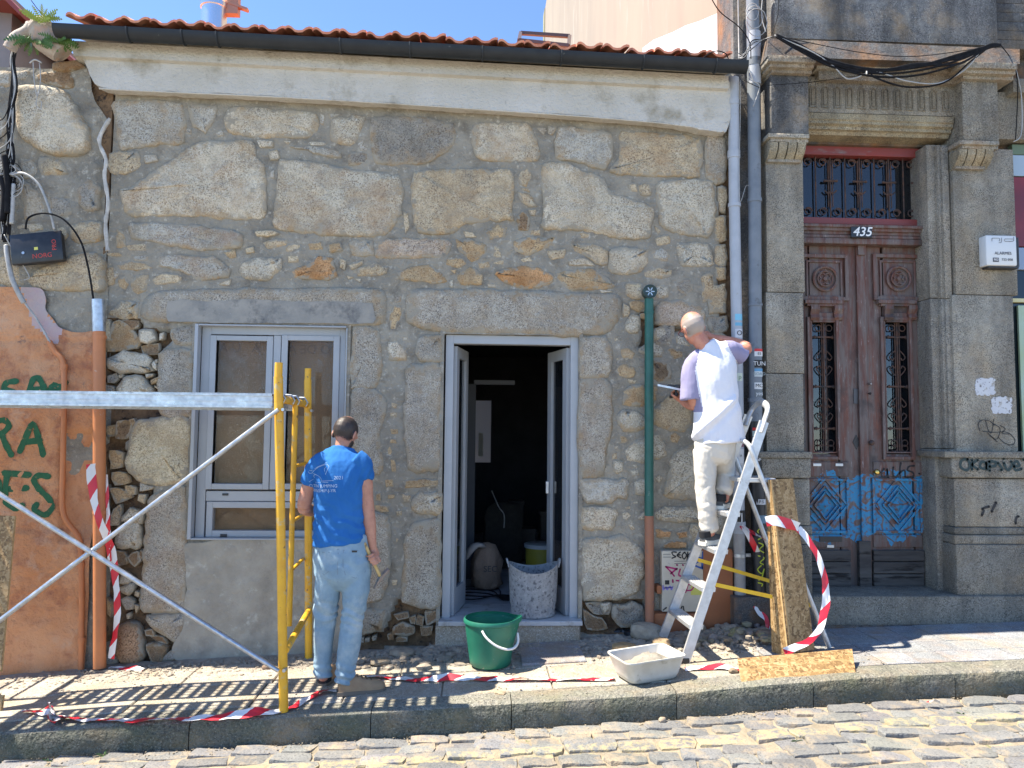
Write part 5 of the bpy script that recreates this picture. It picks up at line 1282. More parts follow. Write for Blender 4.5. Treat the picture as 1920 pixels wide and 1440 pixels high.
# shopfront sliver at the right edge
sh = empty('shopfront', (0, 0, 0), 'sliver of shop window with red and pale green panels at the right edge', 'shop window')
for nm, y0, y1, m in (('fascia', 272, 292, paint('olive fascia', (.12, .17, .1))), ('header', 292, 332, paint('pale blue panel', (.33, .42, .5))), ('red_panel', 333, 464, mat('red poster panel', (.22, .02, .02), (.12, .015, .02), 3, .3)), ('blue_panel', 465, 507, paint('mid blue panel', (.25, .33, .45)))):
    b = MB(); fbox(b, 1898, y0, 2010, y1-1, .03, .08, .003); b.build(nm, m, sh)
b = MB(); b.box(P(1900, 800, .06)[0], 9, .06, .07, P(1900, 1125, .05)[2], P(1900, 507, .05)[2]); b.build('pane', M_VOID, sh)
b = MB(); fbox(b, 1914, 573, 1960, 848, .03, .05, .002); b.build('green_poster', mat('pale green poster', (.35, .45, .25), (.38, .5, .42), 2, .5), sh)
b = MB(); fbox(b, 1899, 560, 1990, 567, .02, .06, .002); b.build('yellow_strip', paint('pale yellow strip', (.6, .55, .3)), sh)
# ---------------------------------------------------------------- pipes between the houses
def pipe(name, pts, r, m, label, cat='pipe', rings=(), mr=None, n=18, r2=None):
    e = empty(name, (0, 0, 0), label, cat); b = MB(); b.tube(pts, r, n); b.build('pipe', m, e, smooth=50)
    for p, rr, h in rings:
        b = MB(); b.tube([(p[0], p[1], p[2]-h/2), (p[0], p[1], p[2]+h/2)], rr, n); b.build('collar', mr or m, e, smooth=50)
    return e
Yr = -.075
pts = [P(1375, 147, Yr), P(1377, 385, Yr), P(1383, 700, Yr), P(1386, 1000, Yr)]
dpipe = pipe('downpipe', pts, .043, M_PVC, 'light grey downpipe at the right corner of the stone house', 'downpipe', [(P(1375, 192, Yr), .047, .05), (P(1376, 290, Yr), .049, .06), (P(1377, 385, Yr), .050, .03), (P(1386, 985, Yr), .049, .06)])
b = MB(); b.tube([P(1386, 1000, Yr), P(1387, 1100, Yr), P(1389, 1172, Yr)], .044, 18); b.build('lower_section', mat('worn grey pipe', (.36, .35, .33), (.28, .27, .26), 9, .6, spots=[((.5, .48, .44), 14, .6, .7)]), dpipe, smooth=50)
b = MB(); c = P(1386, 1041, Yr); b.tube([(c[0], c[1], c[2]-.012), (c[0], c[1], c[2]+.012)], .051, 18); b.box(c[0]-.09, c[0]+.09, c[1]+.0, c[1]+.02, c[2]-.012, c[2]+.012); b.build('clamp', M_GALV, dpipe, smooth=50)
Yq = -.085
pts = [P(1410, -40, Yq), P(1412, 70, Yq), P(1414, 250, Yq), P(1415, 400, Yq), P(1416, 600, Yq), P(1417, 790, Yq)]
gp = pipe('drainpipe', pts, .050, M_PVCD, 'thick dark grey drainpipe covered in stickers between the two houses', 'drainpipe', [(P(1414, 118, Yq), .058, .06), (P(1412, 20, Yq), .056, .03), (P(1415, 376, Yq), .056, .03), (P(1416, 572, Yq), .056, .02), (P(1416, 750, Yq), .057, .03)])
b = MB(); b.tube([P(1417, 790, Yq), P(1420, 900, Yq), P(1424, 1040, Yq), P(1428, 1190, Yq)], .054, 18); b.build('lower_section', M_BLACK, gp, smooth=50)
for y0, y1 in ((62, 160),): b = MB(); b.tube([P(1413, y0, Yq), P(1414, y1, Yq)], .054, 18); b.build('sleeve', M_PVC, gp, smooth=50)
def sticker(par, px, y0, y1, w, c, r, Y, s=None, tc=None, nm='sticker', a0=-1.2, ts=None):
    """curved label on the camera side of a pipe"""
    top, bot = P(px, y0, Y), P(px, y1, Y); b = MB(); n = 8; vs = []
    for k in range(n+1):
        a = a0+w*k/n; vs += [(top[0]+math.sin(a)*(r+.0012), Y-math.cos(a)*(r+.0012), top[2]), (bot[0]+math.sin(a)*(r+.0012), Y-math.cos(a)*(r+.0012), bot[2])]
    b.add(vs, [(2*k, 2*k+1, 2*k+3, 2*k+2) for k in range(n)]); o = b.build(nm, paint('print '+nm+str(c), c), par, smooth='all')
    if s:
        t_ = text('lettering', s, (top[0]+math.sin(a0+w/2)*r*.9, Y-r-.0035, (top[2]+bot[2])/2), ts or (top[2]-bot[2])*.8, paint('sticker ink '+str(tc), tc or (.02, .02, .02)), o)
    return o
WH = (.7, .7, .68); RD = (.6, .03, .03); BK = (.015, .015, .015); BL = (.1, .3, .5)
for y0, y1, c, s_, tc in ((655, 660, RD, None, None), (660, 669, WH, 'E5', BK), (676, 690, BK, 'TUN', WH), (692, 697, BL, None, None), (697, 707, (.55, .6, .6), 'ROAD', (.3, .35, .35)), (718, 730, WH, 'MO', BK), (732, 745, (.15, .17, .18), 'yes', WH)): sticker(gp, 1417, y0, y1, 1.5, c, .050, Yq, s_, tc, a0=-.55)
for px_, y0, y1, c, s_, tc in ((1417, 802, 807, RD, None, None), (1417, 808, 818, (.45, .55, .5), None, None), (1417, 820, 835, (.6, .6, .6), 'BE', BK), (1420, 862, 905, BK, None, None), (1419, 850, 864, (.5, .5, .5), 'A', BK), (1422, 935, 945, (.6, .6, .6), 'P.S', BK), (1423, 965, 980, (.12, .22, .3), None, None)): sticker(gp, px_, y0, y1, 1.7, c, .054, Yq, s_, tc, a0=-.8)
for y0, y1, c, s_, tc in ((590, 602, (.2, .5, .65), None, None), (606, 612, (.15, .4, .55), None, None), (618, 634, (.6, .6, .62), 'O', BK), (700, 715, (.55, .6, .5), 'p', (.2, .3, .2)), (822, 838, (.25, .1, .12), 'S', WH), (842, 900, (.62, .6, .58), None, None), (850, 862, (.58, .58, .56), '*', BK), (868, 890, (.5, .48, .46), 'ele', (.2, .2, .2)), (956, 982, BK, 'J', WH)): sticker(dpipe, 1381+(y0-590)*.012, y0, y1, 1.5, c, .0435, Yr, s_, tc, a0=-.6)
M_YPAINT = paint('yellow spray paint', (.5, .55, .03))
b = MB(); ln = [[(1423, 987), (1416, 995), (1426, 1003), (1417, 1010)], [(1418, 1016), (1426, 1020), (1419, 1028), (1427, 1034)], [(1417, 1040), (1428, 1044), (1420, 1052), (1426, 1056)], [(1422, 1058), (1416, 1066), (1423, 1073), (1428, 1064), (1423, 1080), (1418, 1085)], [(1417, 1090), (1424, 1092), (1423, 1096)]]
gv = []
for l in ln:
    q = [];
    for x, y in l:
        p = P(x, y, Yq); cx = P(1423, y, Yq)[0]; dx = max(-.05, min(.05, p[0]-cx)); q.append((p[0], Yq-math.sqrt(max(0, .056**2-dx*dx))-.001, p[2]))
    strip(b, q, .009)
o = b.build('graffiti_lettering', M_YPAINT, gp, recalc=False)
# green vent pipe standing against the wall
Yv = -.09
vp = pipe('vent_pipe', [P(1217, 560, Yv), P(1217, 800, Yv), P(1217, 967, Yv)], .034, M_GREENP, 'dark green vent pipe with round grille cap and orange lower half on the wall', 'vent pipe', [(P(1217, 585, Yv), .038, .02)])
b = MB(); b.tube([P(1217, 967, Yv), P(1218, 1080, Yv), P(1218, 1180, Yv)], .035, 16); b.build('lower_section', mat('rusty orange pipe', (.34, .14, .07), (.28, .13, .08), 10, .7, spots=[((.2, .13, .1), 16, .58, .7)]), vp, smooth=50)
c = P(1217, 548, Yv); b = MB(); b.tube([(c[0], Yv+.03, c[2]), (c[0], Yv-.035, c[2])], .052, 20); b.tube([(c[0]+math.cos(k*math.pi/12)*.047, Yv-.037, c[2]+math.sin(k*math.pi/12)*.047) for k in range(25)], .008, 6, caps=False)
b.build('cap', mat('dark green cast cap', (.02, .05, .05), rough=.5), vp, smooth=50)
b = MB()
for k in range(6): a = k*math.pi/3; b.bar((c[0]+math.cos(a)*.008, Yv-.036, c[2]+math.sin(a)*.008), (c[0]+math.cos(a)*.034, Yv-.036, c[2]+math.sin(a)*.034), .004, .007)
b.build('cap_grille', M_GALV, vp)
# orange render stub and meter door
M_TERRA = mat('terracotta painted plinth', (.34, .125, .05), (.30, .115, .05), 5, .85, bump=[(30, 4, .004)], spots=[((.25, .16, .11), 8, .62, .74)])
op = empty('orange_plinth', (0, 0, 0), 'low orange painted render plinth behind the meter door and ladder', 'plinth')
b = MB(); x0, x1 = P(1318, 1100, -.1)[0], P(1377, 1100, -.1)[0]; zt = P(1347, 1028, -.1)[2]; b.box(x0, x1, -.10, .05, zg(1.8)-.05, zt, .03); b.build('pier', M_TERRA, op, smooth=40)
b = MB(); b.box(P(1226, 1160, -.09)[0], x0+.02, -.09, .05, zg(1.6)-.05, P(1270, 1150, -.09)[2], .015); b.build('base', M_TERRA, op, smooth=40)
md = empty('meter_door', (0, 0, 0), 'scribbled beige meter cabinet door low on the wall behind the ladder', 'meter door')
b = MB(); fbox(b, 1241, 1033, 1321, 1147, -.085, -.02, .004); b.build('panel', mat('dirty beige enamel', (.5, .44, .33), (.56, .5, .4), 6, .5, spots=[((.38, .34, .28), 14, .62, .7)]), md)
b = MB(); b.box(P(1232, 1110, -.1)[0], P(1241, 1110, -.1)[0], -.10, 0, P(1236, 1114, -.1)[2], P(1236, 1098, -.1)[2], .008); b.build('hinge', M_TERRA, md)
b = MB(); fbox(b, 1247, 1088, 1255, 1096, -.087, -.08, 0); b.build('key_hole', M_BLACK, md)
sc = dict(s=1/4.235, ox=1070, oy=870)
M_PINK = paint('magenta marker', (.42, .015, .13)); M_BLUEM = paint('blue marker', (.02, .09, .35)); M_LILM = paint('lilac marker', (.25, .2, .55)); M_YS = paint('yellow sticker', (.62, .58, .12))
strokes('graffiti_tag', [[(840, 700), (805, 700), (815, 725), (835, 735), (805, 748)], [(870, 700), (845, 725), (875, 745)], [(850, 722), (870, 722)], [(905, 700), (885, 725), (900, 755), (920, 725), (905, 700)], [(930, 700), (925, 765)], [(955, 705), (930, 730), (958, 760)]], 2.4, -.0875, M_SPRAYK, md, None, 4, **sc)
strokes('graffiti_tag', [[(755, 815), (790, 850), (822, 890)], [(755, 815), (845, 835)], [(795, 870), (845, 830)], [(870, 835), (858, 880), (880, 890), (900, 870)], [(895, 850), (892, 880)], [(840, 925), (880, 930)], [(810, 920), (812, 940)], [(930, 960), (912, 1020), (905, 1000)], [(930, 955), (975, 965), (960, 1000), (920, 1005)], [(843, 800), (846, 805)], [(890, 800), (893, 805)]], 2.8, -.0876, M_PINK, md, None, 4, **sc)
strokes('graffiti_tag', [[(990, 700), (960, 740), (1040, 750), (985, 800), (1050, 830)], [(1050, 700), (1045, 820)], [(940, 860), (965, 905)]], 3.6, -.0874, M_BLUEM, md, None, 4, **sc)
strokes('graffiti_tag', [[(735, 965), (735, 1000), (760, 975), (765, 1000), (790, 970), (800, 1000), (810, 975)], [(740, 985), (800, 980)]], 2.2, -.0875, M_LILM, md, None, 4, **sc)
strokes('graffiti_tag', [[(845, 1130), (865, 1165), (885, 1130)], [(895, 1130), (900, 1170)], [(735, 1160), (760, 1140)]], 2.2, -.0875, M_SPRAYK, md, None, 3, **sc)
b = MB(); p0, p1 = P(1070+955/4.235, 870+1040/4.235, -.0872), P(1070+1050/4.235, 870+930/4.235, -.0872); b.box(p0[0], p1[0], -.0872, -.085, p0[2], p1[2]); b.build('yellow_sticker', M_YS, md)
for y_ in (718, 740, 772, 790): strokes('print_line', [[(735 if y_ < 750 else 825, y_), (795 if y_ < 750 else 950, y_-1)]], .8, -.0873, M_PRT, md, None, 1, **sc)
# ---------------------------------------------------------------- cables
def cables(name, label, specs, r=.006, n=6, cat='cables', m=M_CABLE):
    e = empty(name, (0, 0, 0), label, cat)
    for s_ in specs:
        pts = s_[0]; rr = s_[1] if len(s_) > 1 else r; mm = s_[2] if len(s_) > 2 else m
        b = MB(); b.tube(bez([P(*q) for q in pts], 7), rr, n); b.build('cable', mm, e, smooth='all')
    return e
rc = random.Random(21); spec = []
for k in range(15):
    j = lambda a=6: rc.uniform(-a, a)
    spec.append(([(36+j(3), 62+j(4), -.16), (24+j(4), 110, -.15), (26+j(6), 165, -.14+j(1)*.02), (20+j(7), 230, -.14), (17+j(9), 290, -.14), (16+j(12), 335, -.13), (12+j(10), 390, -.13), (10+j(9), 440+j(15), -.12)], rc.choice((.006, .007, .009)), rc.choice((M_CABLE, M_CABLE, M_CABLEW))))
for k in range(6): spec.append(([(-40, 210+k*26, -.12), (0, 225+k*17+j(8), -.14), (20+j(4), 200+k*18, -.15), (22, 170+k*12, -.15)], .0035, M_CABLEW if k % 2 else M_CABLE))
for k in range(9):
    a = rc.uniform(0, 6.28); cx_, cy_ = 16+j(8), 335+j(18); rx_, ry_ = rc.uniform(10, 26), rc.uniform(8, 30)
    spec.append(([(cx_+rx_*math.cos(a+t*.9), cy_+ry_*math.sin(a+t*.9), -.15-.01*k % .03) for t in range(7)], .003, rc.choice((M_CABLE, M_CABLEW))))
spec += [([(8, 290, -.17), (14, 340, -.17), (14, 400, -.17)], .022), ([(26, 345, -.16), (24, 380, -.16), (22, 420, -.16)], .016, M_CABLEW), ([(0, 330, -.17), (8, 360, -.17), (4, 415, -.16)], .02)]
spec += [([(20, 328, -.16), (45, 325, -.17), (72, 345, -.18), (90, 385, -.18), (102, 430, -.17)], .009, M_CABLEW), ([(48, 430, -.17), (54, 408, -.18), (85, 400, -.19), (120, 412, -.18), (150, 450, -.16), (165, 500, -.14), (175, 560, -.13)], .007), ([(12, 460, -.14), (14, 480, -.15), (22, 520, -.15), (34, 548, -.14), (45, 568, -.12)], .018, M_CABLEW), ([(45, 566, -.12), (70, 600, -.10), (94, 642, -.10)], .008, M_CABLEW), ([(8, 440, -.13), (25, 470, -.14), (45, 500, -.14), (55, 520, -.13), (45, 525, -.12)], .004, M_CABLEW), ([(58, 0, -.1), (75, 22, -.12), (88, 32, -.14)], .003), ([(36, 62, -.16), (42, 50, -.2), (52, 44, -.2)], .012)]
cables('cable_bundle', 'tangled bundle of black and grey cables hanging down the ruined wall', spec)
cables('string', 'white looped string dangling from the ferns', [([(62, 112, -.16), (64, 150, -.16), (70, 180, -.15), (76, 150, -.16), (74, 118, -.16)], .0035, M_CABLEW), ([(72, 172, -.15), (68, 195, -.15), (76, 205, -.15), (78, 190, -.15)], .003, M_CABLEW), ([(56, 118, -.16), (66, 112, -.17), (78, 118, -.16)], .006, M_CABLEW)], cat='string')
jb = empty('junction_box', P(74, 464, -.14), 'black plastic junction box with red lettering hanging crooked on the ruined wall', 'junction box')
b = MB(); M_JB = mat('scratched black plastic', (.012, .012, .014), (.025, .025, .028), 20, .35, spots=[((.2, .2, .2), 40, .70, .73)])
b.box(-.21, .19, -.0, .07, -.13, .12, .02); o = b.build('box_body', M_JB, None, smooth=40); o.parent = jb; b = MB(); b.box(-.225, .20, -.03, .0, -.14, .125, .015); o2 = b.build('lid', M_JB, None, smooth=40); o2.parent = jb
jb.rotation_euler = (R(-4), R(-9), R(6)); jb.scale = (.84, .9, .88)
M_REDL = paint('red lettering', (.5, .05, .03)); 
for s_, (x, z), rot, sz in (('NORG', (.03, -.085), 0, .055), ('PRO', (.135, .0), R(90), .05)):
    t_ = text('lettering', s_, (0, 0, 0), sz, M_REDL); t_.parent = jb; t_.location = (x, -.0315, z); t_.rotation_euler = (math.pi/2, -rot, 0)
b = MB(); b.box(-.03, .0, -.032, -.03, -.03, -.005); o = b.build('warning_sticker', M_YS, None); o.parent = jb
b = MB(); b.tube([(-.12, -.03, -.045), (-.12, -.036, -.045)], .012, 10); o = b.build('screw', M_GALV, None); o.parent = jb
spec = []
for k in range(11):
    s1, s2 = rc.uniform(-1, 1), rc.uniform(-1, 1)
    spec.append(([(1455, 66+s1*3, -.32), (1500, 88+s2*8, -.33), (1560, 118+s1*8, -.34), (1640, 134+s2*6+s1*4, -.35), (1720, 128+s2*14, -.35), (1800, 108+s1*12, -.34), (1850, 88+s2*4, -.33), (1876, 84+s2*2, -.30)], rc.choice((.005, .006, .008))))
spec += [([(1452, 66, -.32), (1520, 96, -.34), (1560, 122, -.34), (1585, 146, -.34), (1605, 146, -.34), (1640, 134, -.35), (1700, 152, -.35), (1760, 156, -.35), (1810, 130, -.34), (1840, 96, -.33), (1872, 84, -.3)], .005, M_CABLEW), ([(1460, 68, -.32), (1540, 112, -.34), (1625, 133, -.35), (1640, 145, -.35), (1700, 163, -.35), (1770, 155, -.35), (1820, 115, -.34), (1860, 84, -.3)], .007), ([(1470, 70, -.3), (1600, 96, -.3), (1700, 106, -.3), (1800, 96, -.3), (1862, 84, -.3)], .003), ([(1625, 134, -.36), (1625, 139, -.37)], .006, M_CABLEW), ([(1440, 160, -.2), (1520, 154, -.21), (1580, 146, -.22), (1640, 137, -.3)], .0025), ([(1876, 84, -.3), (1900, 118, -.2), (1908, 160, -.14), (1906, 230, -.12), (1904, 262, -.12)], .004), ([(1905, 130, -.15), (1915, 180, -.13), (1915, 250, -.12), (1900, 266, -.12)], .004, M_CABLEW)]
cables('cable_bundle', 'sagging bundle of black and white cables slung under the granite cornice', spec)
spec = []
for k in range(8): y_ = rc.uniform(-20, 60); spec.append(([(1385, 110+rc.uniform(-10, 10), -.1), (1398, 100+j(8), -.18), (1410, 84+j(8), -.2), (1432, 74, -.2), (1455, 66, -.3)], .003, rc.choice((M_CABLE, M_CABLEW))))
spec += [([(1402, 120, -.18), (1412, 150, -.19), (1424, 163, -.18), (1412, 200, -.17)], .003, M_CABLEW), ([(1330, -10, -.2), (1350, 22, -.2), (1385, 50, -.2), (1405, 78, -.2), (1408, 110, -.19)], .004), ([(1430, -10, -.17), (1428, 30, -.18), (1436, 60, -.2)], .003, M_CABLEW), ([(1460, -10, -.2), (1458, 30, -.22), (1448, 62, -.26)], .003), ([(1395, 150, -.16), (1410, 158, -.18), (1424, 164, -.18)], .003), ([(1388, 150, -.12), (1388, 220, -.12), (1386, 330, -.12), (1388, 378, -.12), (1398, 350, -.12), (1404, 348, -.13)], .002, M_CABLEW), ([(1316, 110, -.3), (1340, 96, -.3), (1360, 100, -.3), (1366, 112, -.3)], .004), ([(1384, -20, .02), (1385, 60, .02), (1386, 115, -.02)], .006, M_CABLEW)]
for k in range(3):
    cx_, cy_ = 1411+k*4, 22+k*10; spec.append(([(cx_+(12+k*4)*math.cos(t*.9), cy_+(16+k*5)*math.sin(t*.9), -.17-.005*k) for t in range(8)], .003, M_CABLEW))
cables('cable_bundle', 'loose thin cables looped around the top of the dark drainpipe', spec)
# ---------------------------------------------------------------- scaffold
scf = empty('scaffold', (0, 0, 0), 'low yellow scaffold bay with galvanised cross braces and deck in front of the window', 'scaffold')
FY, BY = -1.17, -.12; FX, BX = -1.105, -1.19; LX = -3.85
zf = lambda x: zg(x)+.003
def upright(x0, x1, y, name='upright'):
    z1_ = P(522, 706, FY)[2] if y < -1 else P(577, 712, BY)[2]; zt = P(522, 680, FY)[2] if y < -1 else P(577, 691, BY)[2]
    b = MB(); b.tube([(x0, y, zf(x0)), (x1, y, z1_)], .027, 16); o = b.build(name, M_YELLOW, scf, smooth=50)
    b = MB(); b.tube([(x1, y, z1_-.01), (x1, y, zt)], .0235, 16); b.build('spigot', M_YELLOW, o, smooth=50); return x1
fx1 = P(522, 706, FY)[0]; bx1 = P(577, 712, BY)[0]
upright(FX, fx1, FY); upright(BX+.0, bx1, BY); upright(LX, LX-.02, FY); upright(LX, LX-.02, BY)
ztop = P(540, 741, FY)[2]-.02; zlow = .36
for x in ((fx1+bx1)/2, LX-.02):
    b = MB(); b.tube([(x if x < -2 else fx1, FY, ztop), (x if x < -2 else bx1, BY, ztop)], .024, 12); b.build('ledger', M_YELLOW, scf, smooth=50)
    b = MB(); b.tube([(x if x < -2 else FX, FY, zlow), (x if x < -2 else BX, BY, zlow)], .021, 12); b.build('ledger', M_YELLOW, scf, smooth=50)
    xm = x-.0; my = -.60
    b = MB(); b.tube([(xm, my, zlow+.0), (xm, my, ztop)], .019, 12); b.build('inner_post', M_YELLOW, scf, smooth=50)
    for z_ in (.72, 1.05, 1.42): b = MB(); b.tube([(xm, my, z_), ((bx1 if x > -2 else x), BY, z_)], .012, 8); b.build('rung', M_YELLOW, scf, smooth=50)
def brace(a, c):
    b = MB(); a, c = Vector(a), Vector(c); b.tube([a, a.lerp(c, .03), a.lerp(c, .5), a.lerp(c, .97), c], [.012, .0145, .0145, .0145, .012], 10); b.build('cross_brace', M_GALV, scf, smooth=50)
q = lambda px, py, Y: P(px, py, Y)
A0, A1 = P(522, 768, FY-.035), P(524, 1256, FY-.035); C1, C0 = P(0, 1163, FY-.035), P(0, 924, FY-.035)
def ext(a, c, x): t = (x-a[0])/(c[0]-a[0]); return tuple(a[i]+(c[i]-a[i])*t for i in range(3))
brace(A0, ext(A0, C1, LX)); e_ = ext(A1, C0, LX); brace((A1[0], A1[1]-.02, A1[2]), (e_[0], e_[1]-.02, e_[2]))
b = MB(); cc = P(170, 1035, FY-.06); b.tube([(cc[0], cc[1]-.012, cc[2]), (cc[0], cc[1]+.05, cc[2])], .009, 8); b.build('brace_pin', M_GALV, scf)
for p_ in (A0, A1, P(577, 770, BY-.03)): b = MB(); b.tube([(p_[0]+.03, p_[1]-.02, p_[2]), (p_[0]+.03, p_[1]+.03, p_[2])], .010, 8); b.build('brace_pin', M_GALV, scf)
# two perforated steel decks hooked on the ledgers
deckz = ztop+.03
def deck(y0, y1, nm):
    d = empty('scaffold_deck', (0, 0, 0), nm, 'scaffold deck', 'perforated steel decks on the scaffold')
    xa, xb = LX+.03, fx1-.035
    b = MB()
    for yy, s_ in ((y0, 1), (y1, -1)):
        b.box(xa, xb, yy+.014*s_, yy+.018*s_, deckz-.078, deckz-.004); b.box(xa, xb, yy, yy+.016*s_, deckz-.016, deckz-.0045); b.box(xa, xb, yy+.002*s_, yy+.016*s_, deckz-.088, deckz-.076); b.box(xa, xb, yy+.008*s_, yy+.013*s_, deckz-.05, deckz-.044)
    for yy in (y0, y1-.022): b.box(xa, xb, yy, yy+.022, deckz-.079, deckz-.076)
    b.build('side_channel', M_GALV, d)
    b = MB(); n = int((xb-xa)/.085); st = (xb-xa)/n; rows = 5; ry = (y1-y0-.05)/rows
    for r_ in range(rows+1):
        yy = y0+.025+r_*ry; h_ = .025 if r_ in (0, rows) else .010; ya, yb_ = (y0, yy+.006) if r_ == 0 else ((yy-.006, y1) if r_ == rows else (yy-h_*.6, yy+h_*.6))
        b.box(xa, xb, ya, yb_, deckz-.003, deckz)
    for k in range(n+1):
        x = xa+k*st; w_ = .021 if k % 3 else .042; b.box(x-w_, x+w_, y0+.002, y1-.002, deckz-.0045, deckz-.0012)
    o = b.build('perforated_plate', M_GALV, d); o['kind'] = 'stuff'
    for x, s_ in ((xb, 1), (xa, -1)):
        for yy in (y0+.03, y1-.03):
            b = MB(); b.tube([(x-.02*s_, yy, deckz-.03), (x+.02*s_, yy, deckz+.006), (x+.05*s_, yy, deckz+.004), (x+.072*s_, yy, deckz-.03), (x+.06*s_, yy, deckz-.055)], .006, 6); b.build('hook', M_GALV, d)
deck(-1.17, -.87, 'front perforated galvanised deck on the yellow scaffold, nearest the street'); deck(-.80, -.50, 'rear perforated galvanised deck on the yellow scaffold, nearest the window')
# ---------------------------------------------------------------- ladder
ld = empty('step_ladder', (0, 0, 0), 'aluminium step ladder standing open on the pavement beside the boards', 'step ladder')
Nf, Nt = Vector((1.412, -.735, .146)), Vector((2.03, -.66, 1.84)); Ff, Ft = Vector((1.387, -.215, .148)), Vector((2.035, -.36, 1.89))
def rail(a, c, nm, w=.062, h=.024, par=ld): b = MB(); b.bar(a, c, h, w, side=(0, 1, 0)); return b.build(nm, M_ALU, par)
rail(Nf, Nt-(Nt-Nf).normalized()*.09, 'rail'); rail(Ff, Ft-(Ft-Ff).normalized()*.09, 'rail')
b = MB(); up = (Nt-Nf).normalized(); n0 = Nt-up*.09; f0 = Ft-up*.09; pts = bez([n0-up*.08, n0, Nt+Vector((0, .01, -.0)), Nt+Vector((.02, .09, .035)), Ft+Vector((.02, -.09, .01)), Ft+Vector((0, -.01, -.03)), f0, f0-up*.08], 6); b.tube(pts, .026, 10, flat=.6); b.build('hand_hoop', M_ALU, ld, smooth=50)
for k, z_ in enumerate((.385, .63, .88, 1.13)):
    t = (z_-.146)/(1.84-.146); a = Nf.lerp(Nt, t); c = Ff.lerp(Ft, t); a.z = c.z = z_
    b = MB(); b.hexa([(a.x-.045, a.y+.01, z_-.028), (a.x+.045, a.y+.01, z_-.028), (c.x+.045, c.y-.01, z_-.028), (c.x-.045, c.y-.01, z_-.028), (a.x-.05, a.y+.01, z_), (a.x+.05, a.y+.01, z_), (c.x+.05, c.y-.01, z_), (c.x-.05, c.y-.01, z_)])
    for g_ in range(5): b.bar((a.x-.036+g_*.018, a.y+.02, z_+.0015), (c.x-.036+g_*.018, c.y-.02, z_+.0015), .003, .006, side=(0, 0, 1))
    b.build('step', M_ALU, ld)
zp = 1.365; t = (zp-.146)/(1.84-.146); a = Nf.lerp(Nt, t); c = Ff.lerp(Ft, t); b = MB(); b.box(a.x-.03, a.x+.22, a.y+.012, c.y-.012, zp-.03, zp, .006); b.build('platform', M_ALU, ld)
Rn, Rf = Vector((2.435, -.66, .22)), Vector((2.42, -.24, .218)); hn, hf = Vector((a.x+.09, a.y-.005, zp+.06)), Vector((c.x+.09, c.y+.005, zp+.06))
b = MB(); b.tube(bez([Rn, Rn.lerp(hn, .5), hn, hn+Vector((-.06, .02, .17)), (hn+hf)/2+Vector((-.08, 0, .2)), hf+Vector((-.06, -.02, .17)), hf, Rf.lerp(hf, .5), Rf], 8), .017, 10); b.build('rear_frame', M_ALU, ld, smooth=60)
b = MB(); b.tube([Rn.lerp(hn, .25), Rf.lerp(hf, .25)], .012, 8); b.build('rear_stretcher', M_ALU, ld)
M_STRAP = mat('yellow webbing strap', (.8, .5, .03), (.7, .42, .02), 20, .6)
for za, zb_, yy in ((.735, .56, Ff.y+.03), (.66, .50, Nf.y+.02)):
    t = (za-.146)/1.694; p0 = (Nf if yy < -.5 else Ff).lerp(Nt if yy < -.5 else Ft, t); t2 = (zb_-.22)/1.2; p1 = (Rn if yy < -.5 else Rf).lerp(hn if yy < -.5 else hf, t2)
    b = MB(); b.bar(p0, p1, .003, .026, side=(0, 1, 0)); b.build('strap', M_STRAP, ld)
for f_ in (Nf, Ff): b = MB(); b.box(f_.x-.04, f_.x+.03, f_.y-.018, f_.y+.018, zg(f_.x)+.002, zg(f_.x)+.035, .004); b.build('foot', M_BLACK, ld)
# ---------------------------------------------------------------- boards
def board(name, corners, th, label, grp=None, nrm=None):
    """plank from four corner points (front face), extruded backwards by th"""
    c = [Vector(p) for p in corners]; n = (c[1]-c[0]).cross(c[3]-c[0]).normalized()
    if n.y > 0: n = -n
    b = MB(); q = [p-n*th for p in c]+list(c); b.add([tuple(v) for v in q], [(3, 2, 1, 0), (4, 5, 6, 7), (0, 1, 5, 4), (1, 2, 6, 5), (2, 3, 7, 6), (3, 0, 4, 7)])
    me_o = b.build(name, [M_OSB, M_OSBEDGE])
    for f in me_o.data.polygons: f.material_index = 1 if abs(f.normal.dot(n)) < .5 else 0
    bm = bmesh.new(); bm.from_mesh(me_o.data); bmesh.ops.bevel(bm, geom=bm.edges[:], offset=.0015, segments=1, affect='EDGES'); bm.to_mesh(me_o.data); bm.free()
    return tag(me_o, label, 'board', grp)
gz = zg(2.2)
board('strand_board', [P(1478, 1225, -.80), P(1528, 1219, -.74), P(1487, 897, -.66), P(1442, 899, -.70)], .016, 'tall strand board standing upright, the front one of the pair, wrapped in tape')
board('strand_board', [P(1447, 1228, -.66), P(1482, 1226, -.80), P(1445, 900, -.715), P(1436, 904, -.64)], .016, 'narrow strand board edge-on at the left of the tall taped board')
board('strand_board', [P(1391, 1281, -1.18), P(1605, 1263, -1.17), P(1598, 1216, -.98), P(1383, 1234, -1.00)], .016, 'low strand board lying along the kerb edge in front of the ladder')
board('strand_board', [P(-90, 1262, -.85), P(2, 1260, -.85), P(28, 967, -.70), P(-90, 965, -.70)], .018, 'strand board leaning at the left edge of the photo, over the orange wall')
board('strand_board', [P(-90, 1335, -1.0), P(2, 1333, -1.0), P(6, 1304, -.98), P(-90, 1302, -.98)], .02, 'offcut of strand board low at the left edge on the pavement')
b = MB(); 
